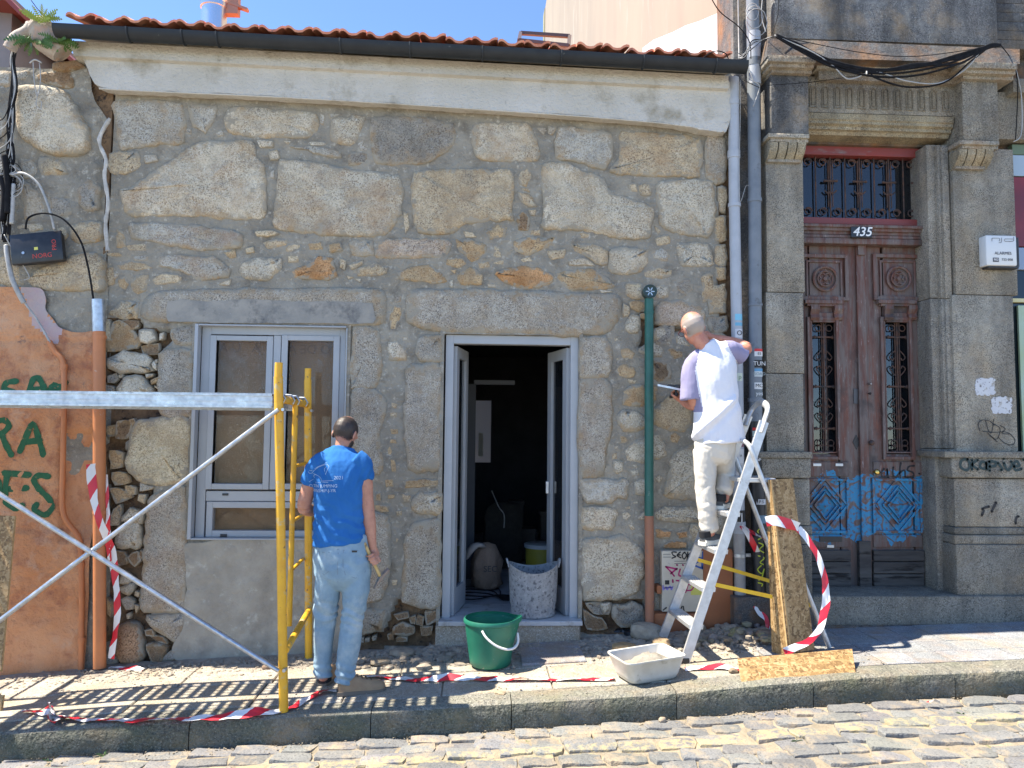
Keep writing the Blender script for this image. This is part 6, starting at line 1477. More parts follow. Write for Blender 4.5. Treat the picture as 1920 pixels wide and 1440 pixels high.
# ---------------------------------------------------------------- barrier tape
def tape(name, pts, w, label, tw=0.0, seed=0, group=None, lie=True, period=.22, dense=6, parent=None):
    rn = random.Random(seed); pts = bez(pts, dense); vs = []; uv = []; s = 0
    for i, p in enumerate(pts):
        a = pts[max(i-1, 0)]; c = pts[min(i+1, len(pts)-1)]; t = (c-a).normalized()
        if i: s += (p-pts[i-1]).length
        side = t.cross(Vector((0, 0, 1))) if lie else t.cross(Vector((0, 1, 0)))
        side = side.normalized() if side.length > .01 else Vector((1, 0, 0)); nn = side.cross(t)
        ang = tw*(.6*math.sin(s*3.1+seed)+.4*math.sin(s*7.7+seed*2))+(.15*math.sin(s*19))
        d = side*math.cos(ang)+nn*math.sin(ang); ww = w*(1+.15*math.sin(s*11+seed)); 
        lift = abs(math.sin(ang))*ww/2 if lie else 0
        for k, f_ in enumerate((-.5, -.17, .17, .5)):
            cr = nn*(.004*math.sin(s*40+k*2+seed)); vs.append(p+d*ww*f_+cr+Vector((0, 0, lift))); uv.append((s/period, f_))
    m = len(pts); fs = [(4*i+k, 4*i+k+1, 4*i+k+5, 4*i+k+4) for i in range(m-1) for k in range(3)]
    me = bpy.data.meshes.new(name); me.from_pydata([tuple(v) for v in vs], [], fs); ul = me.uv_layers.new(name='UVMap')
    for lo in me.loops: ul.data[lo.index].uv = uv[lo.vertex_index]
    me.materials.append(M_TAPE); me.polygons.foreach_set('use_smooth', [True]*len(me.polygons)); o = bpy.data.objects.new(name, me); COL.objects.link(o)
    if parent: o.parent = parent
    elif label: tag(o, label, 'barrier tape', group)
    return o
def gpts(L, off=.008): return [Vector(GP(x, y))+Vector((0, 0, off)) for x, y in L]
tape('barrier_tape', gpts([(95, 1350), (150, 1353), (240, 1355), (330, 1353), (430, 1349), (500, 1341), (545, 1331), (575, 1314), (600, 1303), (632, 1297)], .012), .055, 'long red and white tape on the kerb stones from the bow to the brown shoe', .45, 1)
tape('barrier_tape', gpts([(688, 1269), (720, 1272), (780, 1277), (870, 1276), (960, 1277), (1060, 1277), (1152, 1276)]), .055, 'twisted red and white tape on the pavement between the shoe and the white tub', .5, 3)
tape('barrier_tape', gpts([(1284, 1258), (1320, 1256), (1350, 1255), (1388, 1258)]), .04, 'short red and white tape between the white tub and the low board', .6, 5)
bow = empty('tape_bow', GP(97, 1348), 'knotted red and white tape bow on the pavement at the left', 'barrier tape')
for k, L in enumerate(([(97, 1348), (85, 1340), (93, 1332), (100, 1345)], [(97, 1348), (92, 1360), (103, 1364), (108, 1352)], [(97, 1346), (80, 1344), (62, 1340), (42, 1338)], [(97, 1348), (105, 1352), (115, 1350), (120, 1354)])):
    t_ = tape('loop', gpts(L, .02), .035, None, 1.2, k); t_.parent = bow; t_.location = -Vector(bow.location)
tape('barrier_tape', [P(170, 870, -.17), P(176, 935, -.18), P(190, 985, -.18), P(205, 1020, -.13), P(215, 1075, -.10), P(220, 1150, -.12), P(208, 1235, -.12)], .055, 'red and white tape wrapped down the thick orange pipe', .5, 7, lie=False)
tape('barrier_tape', [P(198, 890, -.10), P(202, 950, -.12), P(203, 1000, -.13), P(207, 1060, -.11)], .03, 'second narrow strip of tape hanging right of the orange pipe', .4, 9, lie=False)
tape('barrier_tape', gpts([(205, 1254), (228, 1256), (250, 1258), (268, 1259)]), .035, 'torn scrap of red tape at the foot of the crumbling wall', .5, 11)
tape('barrier_tape', [P(1436, 978, -.745), P(1455, 976, -.76), P(1478, 982, -.745), P(1498, 988, -.70)], .062, 'red and white tape band tied round the tall board', .15, 13, lie=False)
tape('barrier_tape', [P(1496, 990, -.69), P(1512, 1008, -.72), P(1532, 1040, -.74), P(1545, 1080, -.76), P(1549, 1120, -.78), P(1543, 1160, -.80), P(1530, 1190, -.84), P(1505, 1208, -.86), P(1470, 1222, -.88)], .046, 'red and white tape looping down beside the tall board', .55, 15, lie=False)
tape('barrier_tape', [P(1390, 985, -.14), P(1402, 1000, -.2), P(1412, 1020, -.22), P(1420, 1035, -.2)], .045, 'red and white tape end tied on the downpipe behind the ladder', .7, 17, lie=False)
tape('barrier_tape', [P(1392, 986, -.15), P(1410, 998, -.3), P(1435, 1012, -.55)], .022, 'thin tape strand from the downpipe to the ladder', .5, 18, lie=False)
tape('barrier_tape', [P(1416, 1130, -.18), P(1424, 1148, -.2), P(1436, 1160, -.22), P(1440, 1180, -.24), P(1434, 1195, -.22)], .05, 'crumpled tape at the foot of the dark drainpipe', .9, 19, lie=False)
rsp = tape('tape_scrap', [Vector((GP(1790, 1308)[0], -1.42, zg(3)-KH+.02)), Vector((GP(1790, 1308)[0]+.03, -1.40, zg(3)-KH+.02)), Vector((GP(1790, 1308)[0]+.06, -1.42, zg(3)-KH+.02))], .04, 'small red tape scrap on the cobbles below the right kerb', .6, 20)
# ---------------------------------------------------------------- buckets and tub
def vessel(name, c, prof, m, label, rimf=None, n=40, wall=.004, cat='bucket'):
    """open vessel from an outer profile (r,z); rimf(a) lifts the rim"""
    e = empty(name, c, label, cat); b = MB(); vs = []
    full = list(prof)+[(max(.002, r-wall), z) for r, z in reversed(prof)]; full.append((.0005, prof[0][1]+wall)); H = prof[-1][1]
    full = [(.0005, prof[0][1])]+full
    for r, z in full:
        for k in range(n):
            a = 2*math.pi*k/n; dr, dz = rimf(a, z/H) if rimf else (0, 0); vs.append(((r+dr)*math.cos(a), (r+dr)*math.sin(a), z+dz))
    m_ = len(full); b.add(vs, [(i*n+k, i*n+(k+1) % n, (i+1)*n+(k+1) % n, (i+1)*n+k) for i in range(m_-1) for k in range(n)])
    o = b.build('body', m, None, smooth=45); o.parent = e; return e
c = (.125, -.66+.145, 0); c = (c[0], c[1], zg(c[0])+.006)
def grim(a, t): 
    sp = math.exp(-((a-0.0)/.28)**2)+math.exp(-((a-2*math.pi)/.28)**2); return (.035*sp*max(0, t-.55)/.45, .012*sp*max(0, t-.8)/.2)
M_GBUCK = mat('scuffed green plastic', (.012, .13, .08), (.016, .16, .10), 6, .42, spots=[((.2, .24, .2), 30, .66, .72)])
gb_ = vessel('green_bucket', c, [(.125, 0), (.140, .012), (.145, .05), (.158, .14), (.172, .24), (.176, .285), (.186, .29), (.188, .305), (.180, .318)], M_GBUCK, 'green plastic bucket with white handle on the pavement before the doorstep', grim)
b = MB(); pts = [(-.06, -.175, .27), (-.03, -.20, .23), (.03, -.21, .185), (.10, -.19, .155), (.155, -.14, .15), (.185, -.07, .17), (.185, -.03, .22)]; b.tube(bez(pts, 6), .009, 8, flat=.7); o = b.build('handle', paint('white plastic', (.75, .75, .72)), None, smooth='all'); o.parent = gb_
zt_ = P(1000, 1160, .0)[2]
c = (P(1000, 1100, .10)[0], .12, Zb+.006)
def brim(a, t): return (0, .03*math.cos(2*a)*max(0, t-.7)/.3 if t > .7 else 0)
M_CEMB = mat('cement caked black rubber', (.34, .34, .33), (.24, .24, .24), 26, .85, spots=[((.11, .11, .115), 40, .54, .62), ((.45, .44, .42), 14, .62, .7)], bump=[(60, 4, .004)])
bb_ = vessel('rubber_bucket', c, [(.155, 0), (.17, .01), (.172, .03), (.168, .045), (.175, .06), (.171, .075), (.180, .1), (.185, .2), (.19, .3), (.192, .36), (.194, .375)], M_CEMB, 'cement caked grey rubber bucket standing on the doorstep', brim)
for s_ in (-1, 1): b = MB(); b.tube(bez([(s_*.19, -.05, .37), (s_*.205, -.03, .42), (s_*.205, .03, .42), (s_*.19, .05, .37)], 5), .008, 6); o = b.build('ear_handle', M_CEMB, None, smooth='all'); o.parent = bb_
# white mortar tub
tc = Vector(GP(1214, 1272)); tub = empty('mortar_tub', (tc.x, tc.y+.02, tc.z+.004), 'white rectangular plastic tub with mortar on the kerb edge', 'tub'); tub.rotation_euler = (0, R(-2), R(17))
def rrect(w, d, r, n=5):
    out = []
    for cx_, cy_, a0 in ((w/2-r, d/2-r, 0), (-w/2+r, d/2-r, 90), (-w/2+r, -d/2+r, 180), (w/2-r, -d/2+r, 270)):
        for k in range(n+1): a = R(a0+90*k/n); out.append((cx_+r*math.cos(a), cy_+r*math.sin(a)))
    return out
b = MB(); rings = [(.30, .20, .05, 0), (.34, .23, .05, .012), (.36, .25, .05, .04), (.41, .29, .045, .135), (.425, .305, .045, .14), (.425, .305, .045, .148), (.40, .28, .04, .146), (.35, .24, .045, .04), (.32, .21, .045, .018)]
vs = []; 
for w_, d_, r_, z_ in rings: vs += [(x, y, z_+(.012*math.sin(x*14)*math.cos(y*9) if z_ > .1 else 0)) for x, y in rrect(w_, d_, r_)]
n = 24; b.add(vs, [(i*n+k, i*n+(k+1) % n, (i+1)*n+(k+1) % n, (i+1)*n+k) for i in range(len(rings)-1) for k in range(n)]+[tuple(range(n)), tuple((len(rings)-1)*n+k for k in range(n-1, -1, -1))])
o = b.build('body', mat('grimy white plastic', (.62, .60, .54), (.52, .49, .42), 8, .5, spots=[((.4, .37, .3), 18, .6, .7)]), None, smooth=45); o.parent = tub
b = MB(); nx = 18; X, Y = np.meshgrid(np.linspace(-.17, .17, nx), np.linspace(-.115, .115, nx)); vs = [(float(x), float(y), .085+.05*max(0, 1-((x-.03)**2/.02+(y-.02)**2/.008))+.018*fbm(x, y, 1, 22, 3)) for x, y in zip(X.ravel(), Y.ravel())]
b.add(vs, [(j_*nx+i, j_*nx+i+1, (j_+1)*nx+i+1, (j_+1)*nx+i) for j_ in range(nx-1) for i in range(nx-1)]); o = b.build('mortar', mat('wet mortar', (.22, .195, .155), (.30, .27, .22), 12, .8, bump=[(70, 4, .006)]), None, smooth='all'); o.parent = tub
# ---------------------------------------------------------------- rubble
def rock(c, sx_, sy_, sz_, seed, name='rubble_stone', label=None, group=None, col=(1, 1, 1), sub=2, m=None):
    bm = bmesh.new(); bmesh.ops.create_icosphere(bm, subdivisions=sub, radius=1); rn = random.Random(seed); off = Vector((rn.uniform(0, 50), rn.uniform(0, 50), seed*.1))
    for v in bm.verts:
        d = v.co.normalized(); f_ = .82+.28*mn.noise(d*1.3+off)+.10*mn.noise(d*3.5+off); q = d*f_
        q = Vector([max(-.72, min(.72, a)) for a in q]); v.co = Vector((q.x*sx_, q.y*sy_, q.z*sz_))
    rot = Matrix.Rotation(rn.uniform(0, 6.28), 4, 'Z') if sx_ < .03 else Matrix.Rotation(rn.uniform(-.3, .3), 4, 'Z')
    bm.transform(rot); mz = min(v.co.z for v in bm.verts)
    me = bpy.data.meshes.new(name); bm.to_mesh(me); bm.free(); me.materials.append(m or M_CHIP); me.polygons.foreach_set('use_smooth', [True]*len(me.polygons)); me.set_sharp_from_angle(angle=R(32))
    o = bpy.data.objects.new(name, me); COL.objects.link(o); o.location = (c[0], c[1], c[2]-mz*.85); o.color = (*col, .3); tag(o, label, 'stone', group); return o
for i, (px_, py_, w_, h_, c_, l_) in enumerate(((1212, 1200, 60, 32, (1.1, 1.1, 1.05), 'largest grey rubble stone at the foot of the orange-green pipe'), (1170, 1223, 46, 18, (1.2, .95, .6), 'flat ochre stone just behind the white mortar tub'), (1240, 1222, 34, 26, (1.15, .95, .7), 'ochre stone between the tub and the ladder foot'), (1285, 1182, 40, 30, (1.05, .95, .85), 'pale stone behind the lowest ladder step'), (1310, 1190, 30, 22, (1.0, .88, .75), 'brown stone right of the pale one behind the ladder'), (1365, 1162, 26, 30, (.95, .85, .75), 'upright stone against the orange plinth by the downpipe'), (1402, 1175, 20, 40, (.75, .45, .38), 'reddish brick fragment leaning on the downpipe'), (1440, 1205, 44, 24, (.8, .65, .55), 'brown flat fragment left of the tall boards'), (910+15, 1215, 12, 8, (1, 1, 1), 'small grey pebble beside the green bucket'), (755, 1232, 46, 16, (1.05, 1, .95), 'knobbly lump of old mortar on the pavement right of the blue-shirted man'), (715, 1246, 40, 12, (.9, .87, .8), 'flat lump of old mortar behind the brown shoe'), (807, 1226, 14, 10, (1.2, 1.1, 1), 'small round pebble left of the green bucket'), (185+315, 1255, 18, 9, (.75, .6, .5), 'brown clod under the window at the scaffold'), (1375, 1261, 18, 9, (.8, .72, .6), 'brown chip at the left end of the low board'), (1262, 1335, 16, 11, (1.1, 1, .9), 'loose pebble at the kerb foot on the cobbles'), (938, 1301, 22, 6, (1.2, 1.05, .85), 'pale flat chip on the pavement before the green bucket'))):
    g_ = GP(px_, py_); d_ = g_[1]+5.75; k = d_/1400; road_ = 'cobbles' in l_
    if road_: g_ = (g_[0], -1.30, zg(g_[0])-KH)
    rock((g_[0], g_[1], g_[2]-.004), w_*k*.66, w_*k*.5, h_*k*.75, 40+i, label=l_, col=c_, sub=3 if w_ > 25 else 2)
# the heap: chips one can tell apart as individuals, dust and grit as one mass
rr_ = random.Random(77); heap = []
for i in range(90):
    px_ = rr_.uniform(1290, 1475); py_ = rr_.uniform(1168, 1212) if px_ > 1330 else rr_.uniform(1185, 1222); g_ = GP(px_, py_); s_ = rr_.uniform(.018, .055)
    rock((g_[0], g_[1], g_[2]+max(0, .05-abs(px_-1400)*.0006)), s_, s_*.8, s_*rr_.uniform(.5, .9), 200+i, label='small broken chip in the rubble heap behind the ladder', group='rubble chips behind the ladder', col=(rr_.uniform(.75, 1.15),)*2+(rr_.uniform(.7, 1.0),), sub=1)
def scatter(name, n, region, smin, smax, m, seed, parent=None):
    rn = random.Random(seed); b = MB(); ico = bmesh.new(); bmesh.ops.create_icosphere(ico, subdivisions=1, radius=1); V0 = [v.co.copy() for v in ico.verts]; ico.verts.index_update(); F0 = [tuple(v.index for v in f.verts) for f in ico.faces]; ico.free()
    for _ in range(n):
        x, y, z, f_ = region(rn); s_ = smin+(smax-smin)*rn.random()**3*f_; a = rn.uniform(0, 6.28); ca, sa = math.cos(a), math.sin(a); ax, ay, az = s_*rn.uniform(.7, 1.4), s_*rn.uniform(.5, 1), s_*rn.uniform(.3, .7); vs = []
        for v in V0:
            q = (v.x*ax*rn.uniform(.75, 1.2), v.y*ay*rn.uniform(.75, 1.2), v.z*az*rn.uniform(.8, 1.1)); vs.append((x+q[0]*ca-q[1]*sa, y+q[0]*sa+q[1]*ca, z+q[2]+az*.3))
        b.add(vs, F0)
    o = b.build(name, m, parent, recalc=False); o['kind'] = 'stuff'; return o
def reg_wall(rn):
    x = rn.uniform(-3.3, 2.3); y = -abs(rn.gauss(0, .17))-.05; w = math.exp(-((x-1.5)/.6)**2)*1.2+math.exp(-((x+.35)/.5)**2)*1.1+.5
    return x, max(y, -1.0), zg(x)+.001, w
def reg_heap(rn):
    x = rn.gauss(1.85, .25); y = -.12-abs(rn.gauss(0, .16)); return x, y, zg(x)+max(0, .07-.25*abs(x-1.9)-.2*abs(y+.2))*rn.random()+.002, 1.3
def reg_pave(rn): x = rn.uniform(-3.5, 2.6); return x, rn.uniform(-1.2, -.1), zg(x)+.002, .6
def reg_gut(rn): x = rn.uniform(-3, 3.6); return x, -1.26-abs(rn.gauss(0, .05)), zg(x)-KH-.002, .7
scatter('grit', 5200, reg_wall, .003, .040, M_CHIP, 3); scatter('heap_gravel', 2600, reg_heap, .005, .034, M_CHIP, 4); scatter('pavement_grit', 2600, reg_pave, .002, .013, M_CHIP, 5); scatter('gutter_grit', 1300, reg_gut, .002, .012, M_SAND, 6)
b = MB(); nx, ny = 120, 16; vs = []
for j_ in range(ny):
    for i in range(nx):
        x = -3.4+5.75*i/(nx-1); y = -.62*j_/(ny-1)-.0; e_ = (1-j_/(ny-1)); z_ = .022*e_*(1+.8*fbm(x, y, 2, 6, 3))+.012*fbm(x, y, 7, 3, 2)-.012+.03*math.exp(-((x-1.85)/.35)**2)*e_-(0.1 if j_ == ny-1 else 0); vs.append((x, y, zg(x)+z_))
b.add(vs, [(j_*nx+i, (j_+1)*nx+i, (j_+1)*nx+i+1, j_*nx+i+1) for j_ in range(ny-1) for i in range(nx-1)]); o = b.build('building_dust', M_DIRT, None, smooth='all', recalc=False); o['kind'] = 'stuff'
b = MB(); q0 = Vector(GP(1095, 1195)); 
for k in range(3): pass
b.tube(bez([Vector(GP(x, y))+Vector((0, 0, .02)) for x, y in ((1150, 1192), (1170, 1190), (1185, 1196), (1205, 1194))], 4), [.012, .02, .03, .026, .03, .02, .03, .025, .02, .03, .02, .015, .01], 7); o = b.build('black_rag', M_BLACK, smooth=40); tag(o, 'crumpled black plastic on the dust left of the green pipe', 'rag')
# ---------------------------------------------------------------- weeds
def weed(px_, py_, n, L, label, seed, road_=False, m=M_FERN):
    g_ = GP(px_, py_)
    if road_: g_ = (g_[0], road_, zg(g_[0])-KH)
    return fern((g_[0], g_[1], g_[2]), n, L, m, label, 1.0, seed, .35, 'weed', 'weed')
weed(1840, 1160, 14, .13, 'spiky green weed at the foot of the granite step on the right', 31); weed(1560, 1170, 8, .07, 'small weed tuft at the step behind the tall boards', 32); weed(1900, 1152, 6, .05, 'tiny weed at the far right end of the granite step', 33)
weed(125, 1425, 9, .045, 'small green weed in the gutter at the lower left', 34, -1.30); weed(20, 1430, 7, .04, 'weed tuft in the gutter at the lower left corner', 35, -1.32)
for i, (x, y) in enumerate(((2.15, -1.62), (2.45, -1.55), (3.1, -1.72), (1.75, -1.70), (3.4, -1.62), (2.8, -1.5))):
    fern((x, y, zg(x)-KH-.006), 7, .032, M_FERN, 'small moss tuft growing between the cobbles at the lower right', 1, 60+i, .5, 'weed', 'weed', 'moss tufts between the cobbles')
# ---------------------------------------------------------------- things just inside the door
M_SACK = mat('brown paper sack', (.33, .22, .15), (.25, .17, .12), 6, .85, bump=[(14, 4, .02)])
sk_ = empty('cement_sack', (P(913, 1040, 1.15)[0], 1.15, Zb), 'brown paper cement sack slumped inside the doorway', 'sack'); b = MB()
for k in range(1): pass
vs = []; n = 28
for (w_, d_, z_) in ((.10, .08, 0), (.135, .11, .03), (.14, .12, .12), (.13, .11, .24), (.11, .09, .33), (.08, .05, .39), (.02, .01, .41)):
    for q in range(n): a = 2*math.pi*q/n; f_ = 1+.30*fbm(math.cos(a), math.sin(a), z_*5, 2.2, 4); vs.append((w_*math.cos(a)*f_, d_*math.sin(a)*f_, z_))
b.add(vs, [(i*n+k, i*n+(k+1) % n, (i+1)*n+(k+1) % n, (i+1)*n+k) for i in range(6) for k in range(n)]); o = b.build('sack_body', M_SACK, None, smooth='all'); o.parent = sk_
b = MB(); b.tube(bez([(-.02, -.04, .37), (-.09, -.1, .40), (-.15, -.13, .36), (-.19, -.12, .28)], 4), [.02, .03, .045, .05, .05, .05, .055, .05, .05, .045, .04, .03, .02], 8, flat=.5); o = b.build('torn_flap', mat('pale sack lining', (.5, .42, .36), (.4, .33, .28), 8, .85), None, smooth='all'); o.parent = sk_
t_ = text('lettering', 'SEC', (0, 0, 0), .075, paint('dark print', (.06, .05, .05))); t_.parent = sk_; t_.location = (.03, -.128, .19)
yb_ = vessel('paint_tub', (P(1016, 1040, 1.9)[0], 1.9, Zb), [(.14, 0), (.15, .01), (.15, .05), (.165, .06), (.168, .27), (.178, .275), (.178, .29)], mat('yellow plastic tub', (.5, .42, .05), (.4, .35, .06), 4, .5), 'yellow plastic tub with a white rim standing inside the dark room', None, cat='tub')
b = MB(); b.lathe([(.18, .255), (.182, .29), (.17, .295), (.0, .295)], (0, 0, 0), 28); o = b.build('lid', M_OFFW, None, smooth=40); o.parent = yb_
e = empty('floor_cables', (0, 0, 0), 'dark electric cables lying in loops on the marble floor inside the door', 'cables')
for k in range(5):
    b = MB(); x0 = DX0+.1; pts = [(x0-.1, .75+k*.09, Zb+.012), (x0+.15+.05*k, .62+k*.12, Zb+.012), (x0+.4, .7-k*.05+.1, Zb+.012), (x0+.7, .55+k*.06, Zb+.012)]; b.tube(bez(pts, 6), .006, 6); b.build('cable', M_CABLE, e, smooth='all')
rock((P(960, 980, 2.3)[0]-.1, 2.3, Zb), .28, .2, .5, 301, 'rubbish_heap', 'dark covered heap at the back of the room inside the door', None, (.12, .12, .12), 3)
b = MB(); b.tube(bez([P(922, 920, 2.1), P(935, 950, 2.0), P(945, 965, 2.0), P(945, 990, 2.0)], 5), .006, 6); o = b.build('hanging_wire', M_CABLEW); tag(o, 'pale wire hanging over the dark heap inside the room', 'wire')
b = MB(); b.box(P(897, 830, 4.4)[0], P(906, 830, 4.4)[0], 4.4, 4.45, P(900, 856, 4.4)[2], P(900, 812, 4.4)[2]); o = b.build('leaning_board', paint('ivory board', (.75, .7, .6))); tag(o, 'narrow ivory board by the rear doorway deep in the room', 'board')

for i, (px_, y_, w_, h_, lab) in enumerate(((985, 2.6, .22, .34, 'dim stacked carton at the back of the room inside the door'), (968, 2.9, .16, .62, 'dim upright case deep in the dark room inside the door'), (1030, 2.9, .2, .5, 'dim crate behind the yellow tub inside the door'))):
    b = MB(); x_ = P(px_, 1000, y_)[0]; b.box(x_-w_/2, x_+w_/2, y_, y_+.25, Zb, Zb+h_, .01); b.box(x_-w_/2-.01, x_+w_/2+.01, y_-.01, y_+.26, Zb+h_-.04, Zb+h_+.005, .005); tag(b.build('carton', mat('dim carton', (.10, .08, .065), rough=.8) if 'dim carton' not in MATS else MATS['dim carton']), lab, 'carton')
# ---------------------------------------------------------------- people
from mathutils.bvhtree import BVHTree
def loftm(b, secs, n=20, xax=(1, 0, 0), capk=(.75, .4), capl=1.0):
    """closed loft; secs = (point, rx, ry); rx runs along xax projected on the section plane"""
    pts = [Vector(s_[0]) for s_ in secs]; m = len(pts); rings = []
    T = []
    for i in range(m):
        t = pts[min(i+1, m-1)]-pts[max(i-1, 0)]; T.append(t.normalized())
    X0 = Vector(xax)
    fr = []
    for i in range(m):
        u = X0-T[i]*X0.dot(T[i]); u = u.normalized() if u.length > .05 else T[i].orthogonal().normalized(); fr.append((u, T[i].cross(u)))
    def ring(p, rx, ry, f_): return [p+f_[0]*math.cos(2*math.pi*k/n)*rx+f_[1]*math.sin(2*math.pi*k/n)*ry for k in range(n)]
    r0 = min(secs[0][1], secs[0][2])*.5*capl; r1 = min(secs[-1][1], secs[-1][2])*.5*capl
    rings.append(ring(pts[0]-T[0]*r0*.9, secs[0][1]*capk[1], secs[0][2]*capk[1], fr[0])); rings.append(ring(pts[0]-T[0]*r0*.6, secs[0][1]*capk[0], secs[0][2]*capk[0], fr[0]))
    for i in range(m): rings.append(ring(pts[i], secs[i][1], secs[i][2], fr[i]))
    rings.append(ring(pts[-1]+T[-1]*r1*.6, secs[-1][1]*capk[0], secs[-1][2]*capk[0], fr[-1])); rings.append(ring(pts[-1]+T[-1]*r1*.9, secs[-1][1]*capk[1], secs[-1][2]*capk[1], fr[-1]))
    vs = [v for r_ in rings for v in r_]; k_ = len(rings)
    b.add(vs, [(i*n+k, i*n+(k+1) % n, (i+1)*n+(k+1) % n, (i+1)*n+k) for i in range(k_-1) for k in range(n)]+[tuple(range(n-1, -1, -1)), tuple((k_-1)*n+k for k in range(n))])
def dens(secs, n=4):
    """smoothly resample loft sections"""
    ps = bez([s_[0] for s_ in secs], n); rs = bez([(s_[1], s_[2], 0) for s_ in secs], n); return [(p, r.x, r.y) for p, r in zip(ps, rs)]
def ellip(b, c, r, M=None, n=14):
    c = Vector(c); vs = []; m = 9
    for j in range(m+1):
        t = math.pi*j/m
        for k in range(n):
            a = 2*math.pi*k/n; v = Vector((math.sin(t)*math.cos(a)*r[0], math.sin(t)*math.sin(a)*r[1], math.cos(t)*r[2]))
            if j in (0, m): v = Vector((math.cos(a)*1e-4, math.sin(a)*1e-4, v.z))
            vs.append(c+(M@v if M else v))
    b.add(vs, [(j*n+k, (j+1)*n+k, (j+1)*n+(k+1) % n, j*n+(k+1) % n) for j in range(m) for k in range(n)]+[tuple(range(n)), tuple(m*n+k for k in range(n-1, -1, -1))])
def fuse(b, name, m, voxel=.007, smooth=6, fac=.5, parent=None, disp=None):
    """voxel-union of the closed pieces, smoothed into one continuous skin"""
    me = bpy.data.meshes.new(name); me.from_pydata(b.v, [], b.f)
    bm = bmesh.new(); bm.from_mesh(me); bmesh.ops.recalc_face_normals(bm, faces=bm.faces); bm.to_mesh(me); bm.free()
    o = bpy.data.objects.new(name, me); COL.objects.link(o)
    md_ = o.modifiers.new('r', 'REMESH'); md_.mode = 'VOXEL'; md_.voxel_size = voxel
    ms_ = o.modifiers.new('s', 'SMOOTH'); ms_.factor = fac; ms_.iterations = smooth
    bpy.context.view_layer.update(); ev = o.evaluated_get(bpy.context.evaluated_depsgraph_get()); m2 = bpy.data.meshes.new_from_object(ev)
    o.modifiers.clear(); old = o.data; o.data = m2; bpy.data.meshes.remove(old); m2.name = name
    m2.materials.clear()
    for q in (m if isinstance(m, (list, tuple)) else [m]): m2.materials.append(q)
    if disp:
        nr = [v.normal.copy() for v in m2.vertices]
        for v, n_ in zip(m2.vertices, nr): v.co = v.co+n_*disp(v.co)
    m2.polygons.foreach_set('use_smooth', [True]*len(m2.polygons)); m2.update()
    if parent: o.parent = parent; o.location = -Vector(parent.location)
    return o
def skinmat(name, c1, c2, c3, hair):
    m, nt, b, vec = new_mat(name)
    c = _mix(nt, _ramp(nt, _noise(nt, vec, 14, 4), .35, .65), c1, c2); c = _mix(nt, _ramp(nt, _noise(nt, vec, 40, 4), .55, .7), c, c3)
    at = _n(nt, 'ShaderNodeAttribute', attribute_name='hair'); hf = _ramp(nt, _math(nt, 'ADD', at.outputs['Fac'], _math(nt, 'MULTIPLY', _math(nt, 'SUBTRACT', _noise(nt, vec, 200, 3, .8), .5), 1.1)), .35, .62); c = _mix(nt, hf, c, hair)
    nt.links.new(c, b.inputs['Base Color']); b.inputs['Roughness'].default_value = .5
    b.inputs['Subsurface Weight'].default_value = .12; b.inputs['Subsurface Radius'].default_value = (.01, .004, .002); b.inputs['Subsurface Scale'].default_value = .5
    _bump(nt, b, [(160, 3, .0012)], vec); return m
M_SKIN1 = skinmat('tanned skin', (.52, .26, .175), (.44, .2, .13), (.38, .17, .12), (.035, .024, .02)); M_SKIN2 = skinmat('sunburnt skin', (.50, .20, .13), (.58, .27, .18), (.42, .14, .09), (.36, .31, .27))
def stub(name, hair, skin, lo, hi):
    m, nt, b, vec = new_mat(name); c = _mix(nt, _ramp(nt, _noise(nt, vec, 260, 2, .8), lo, hi), skin, hair)
    nt.links.new(c, b.inputs['Base Color']); b.inputs['Roughness'].default_value = .8; _bump(nt, b, [(300, 3, .002)], vec); return m
M_HAIR1 = stub('dark cropped hair', (.03, .02, .016), (.26, .15, .11), .36, .52); M_HAIR2 = stub('short white hair', (.62, .58, .54), (.45, .28, .22), .38, .6)
M_BEARD = stub('dark beard', (.03, .02, .018), (.2, .11, .08), .3, .5)
def cloth(name, c1, c2, bump=(.0012, .004), sc=5, weave=500):
    return mat(name, c1, c2, sc, .9, bump=[(weave, 2, bump[0]), (22, 4, bump[1])], spec=.2)
M_BLUET = cloth('blue cotton', (.022, .13, .37), (.03, .155, .43)); M_JEANS = mat('pale washed denim', (.28, .39, .46), (.19, .29, .37), 7, .9, bump=[(500, 2, .0012), (30, 4, .004)], spots=[((.40, .48, .51), 5, .52, .72)], spec=.2)
M_WHITET = cloth('white cotton', (.78, .77, .80), (.73, .72, .75)); M_PURP = cloth('washed lilac cotton', (.27, .25, .38), (.31, .29, .42)); M_CHINO = cloth('dusty off white twill', (.66, .61, .53), (.60, .55, .47))
def headparts(b, c, M, s=1.0):
    q = lambda v: Vector(c)+M@(Vector(v)*s)
    ellip(b, q((0, -.008, .015)), (.077*s, .096*s, .094*s), M, 20); ellip(b, q((0, .030, -.045)), (.060*s, .062*s, .070*s), M, 16); ellip(b, q((0, .055, -.085)), (.036*s, .032*s, .028*s), M)
    ellip(b, q((0, .098, -.025)), (.013*s, .020*s, .022*s), M); ellip(b, q((0, .082, .012)), (.05*s, .018*s, .018*s), M); ellip(b, q((0, .088, -.062)), (.024*s, .012*s, .010*s), M)
    for k in (-1, 1):
        Me = M@Matrix.Rotation(R(18*k), 3, 'Z'); ellip(b, q((k*.081, -.004, -.018)), (.009*s, .020*s, .032*s), Me); ellip(b, q((k*.088, -.014, -.010)), (.007*s, .009*s, .024*s), Me)
def finger(b, pts, r0=.0095, r1=.0075):
    P_ = bez(pts, 4); m = len(P_); loftm(b, [(p, r0+(r1-r0)*i/(m-1), (r0+(r1-r0)*i/(m-1))*.95) for i, p in enumerate(P_)], 10)
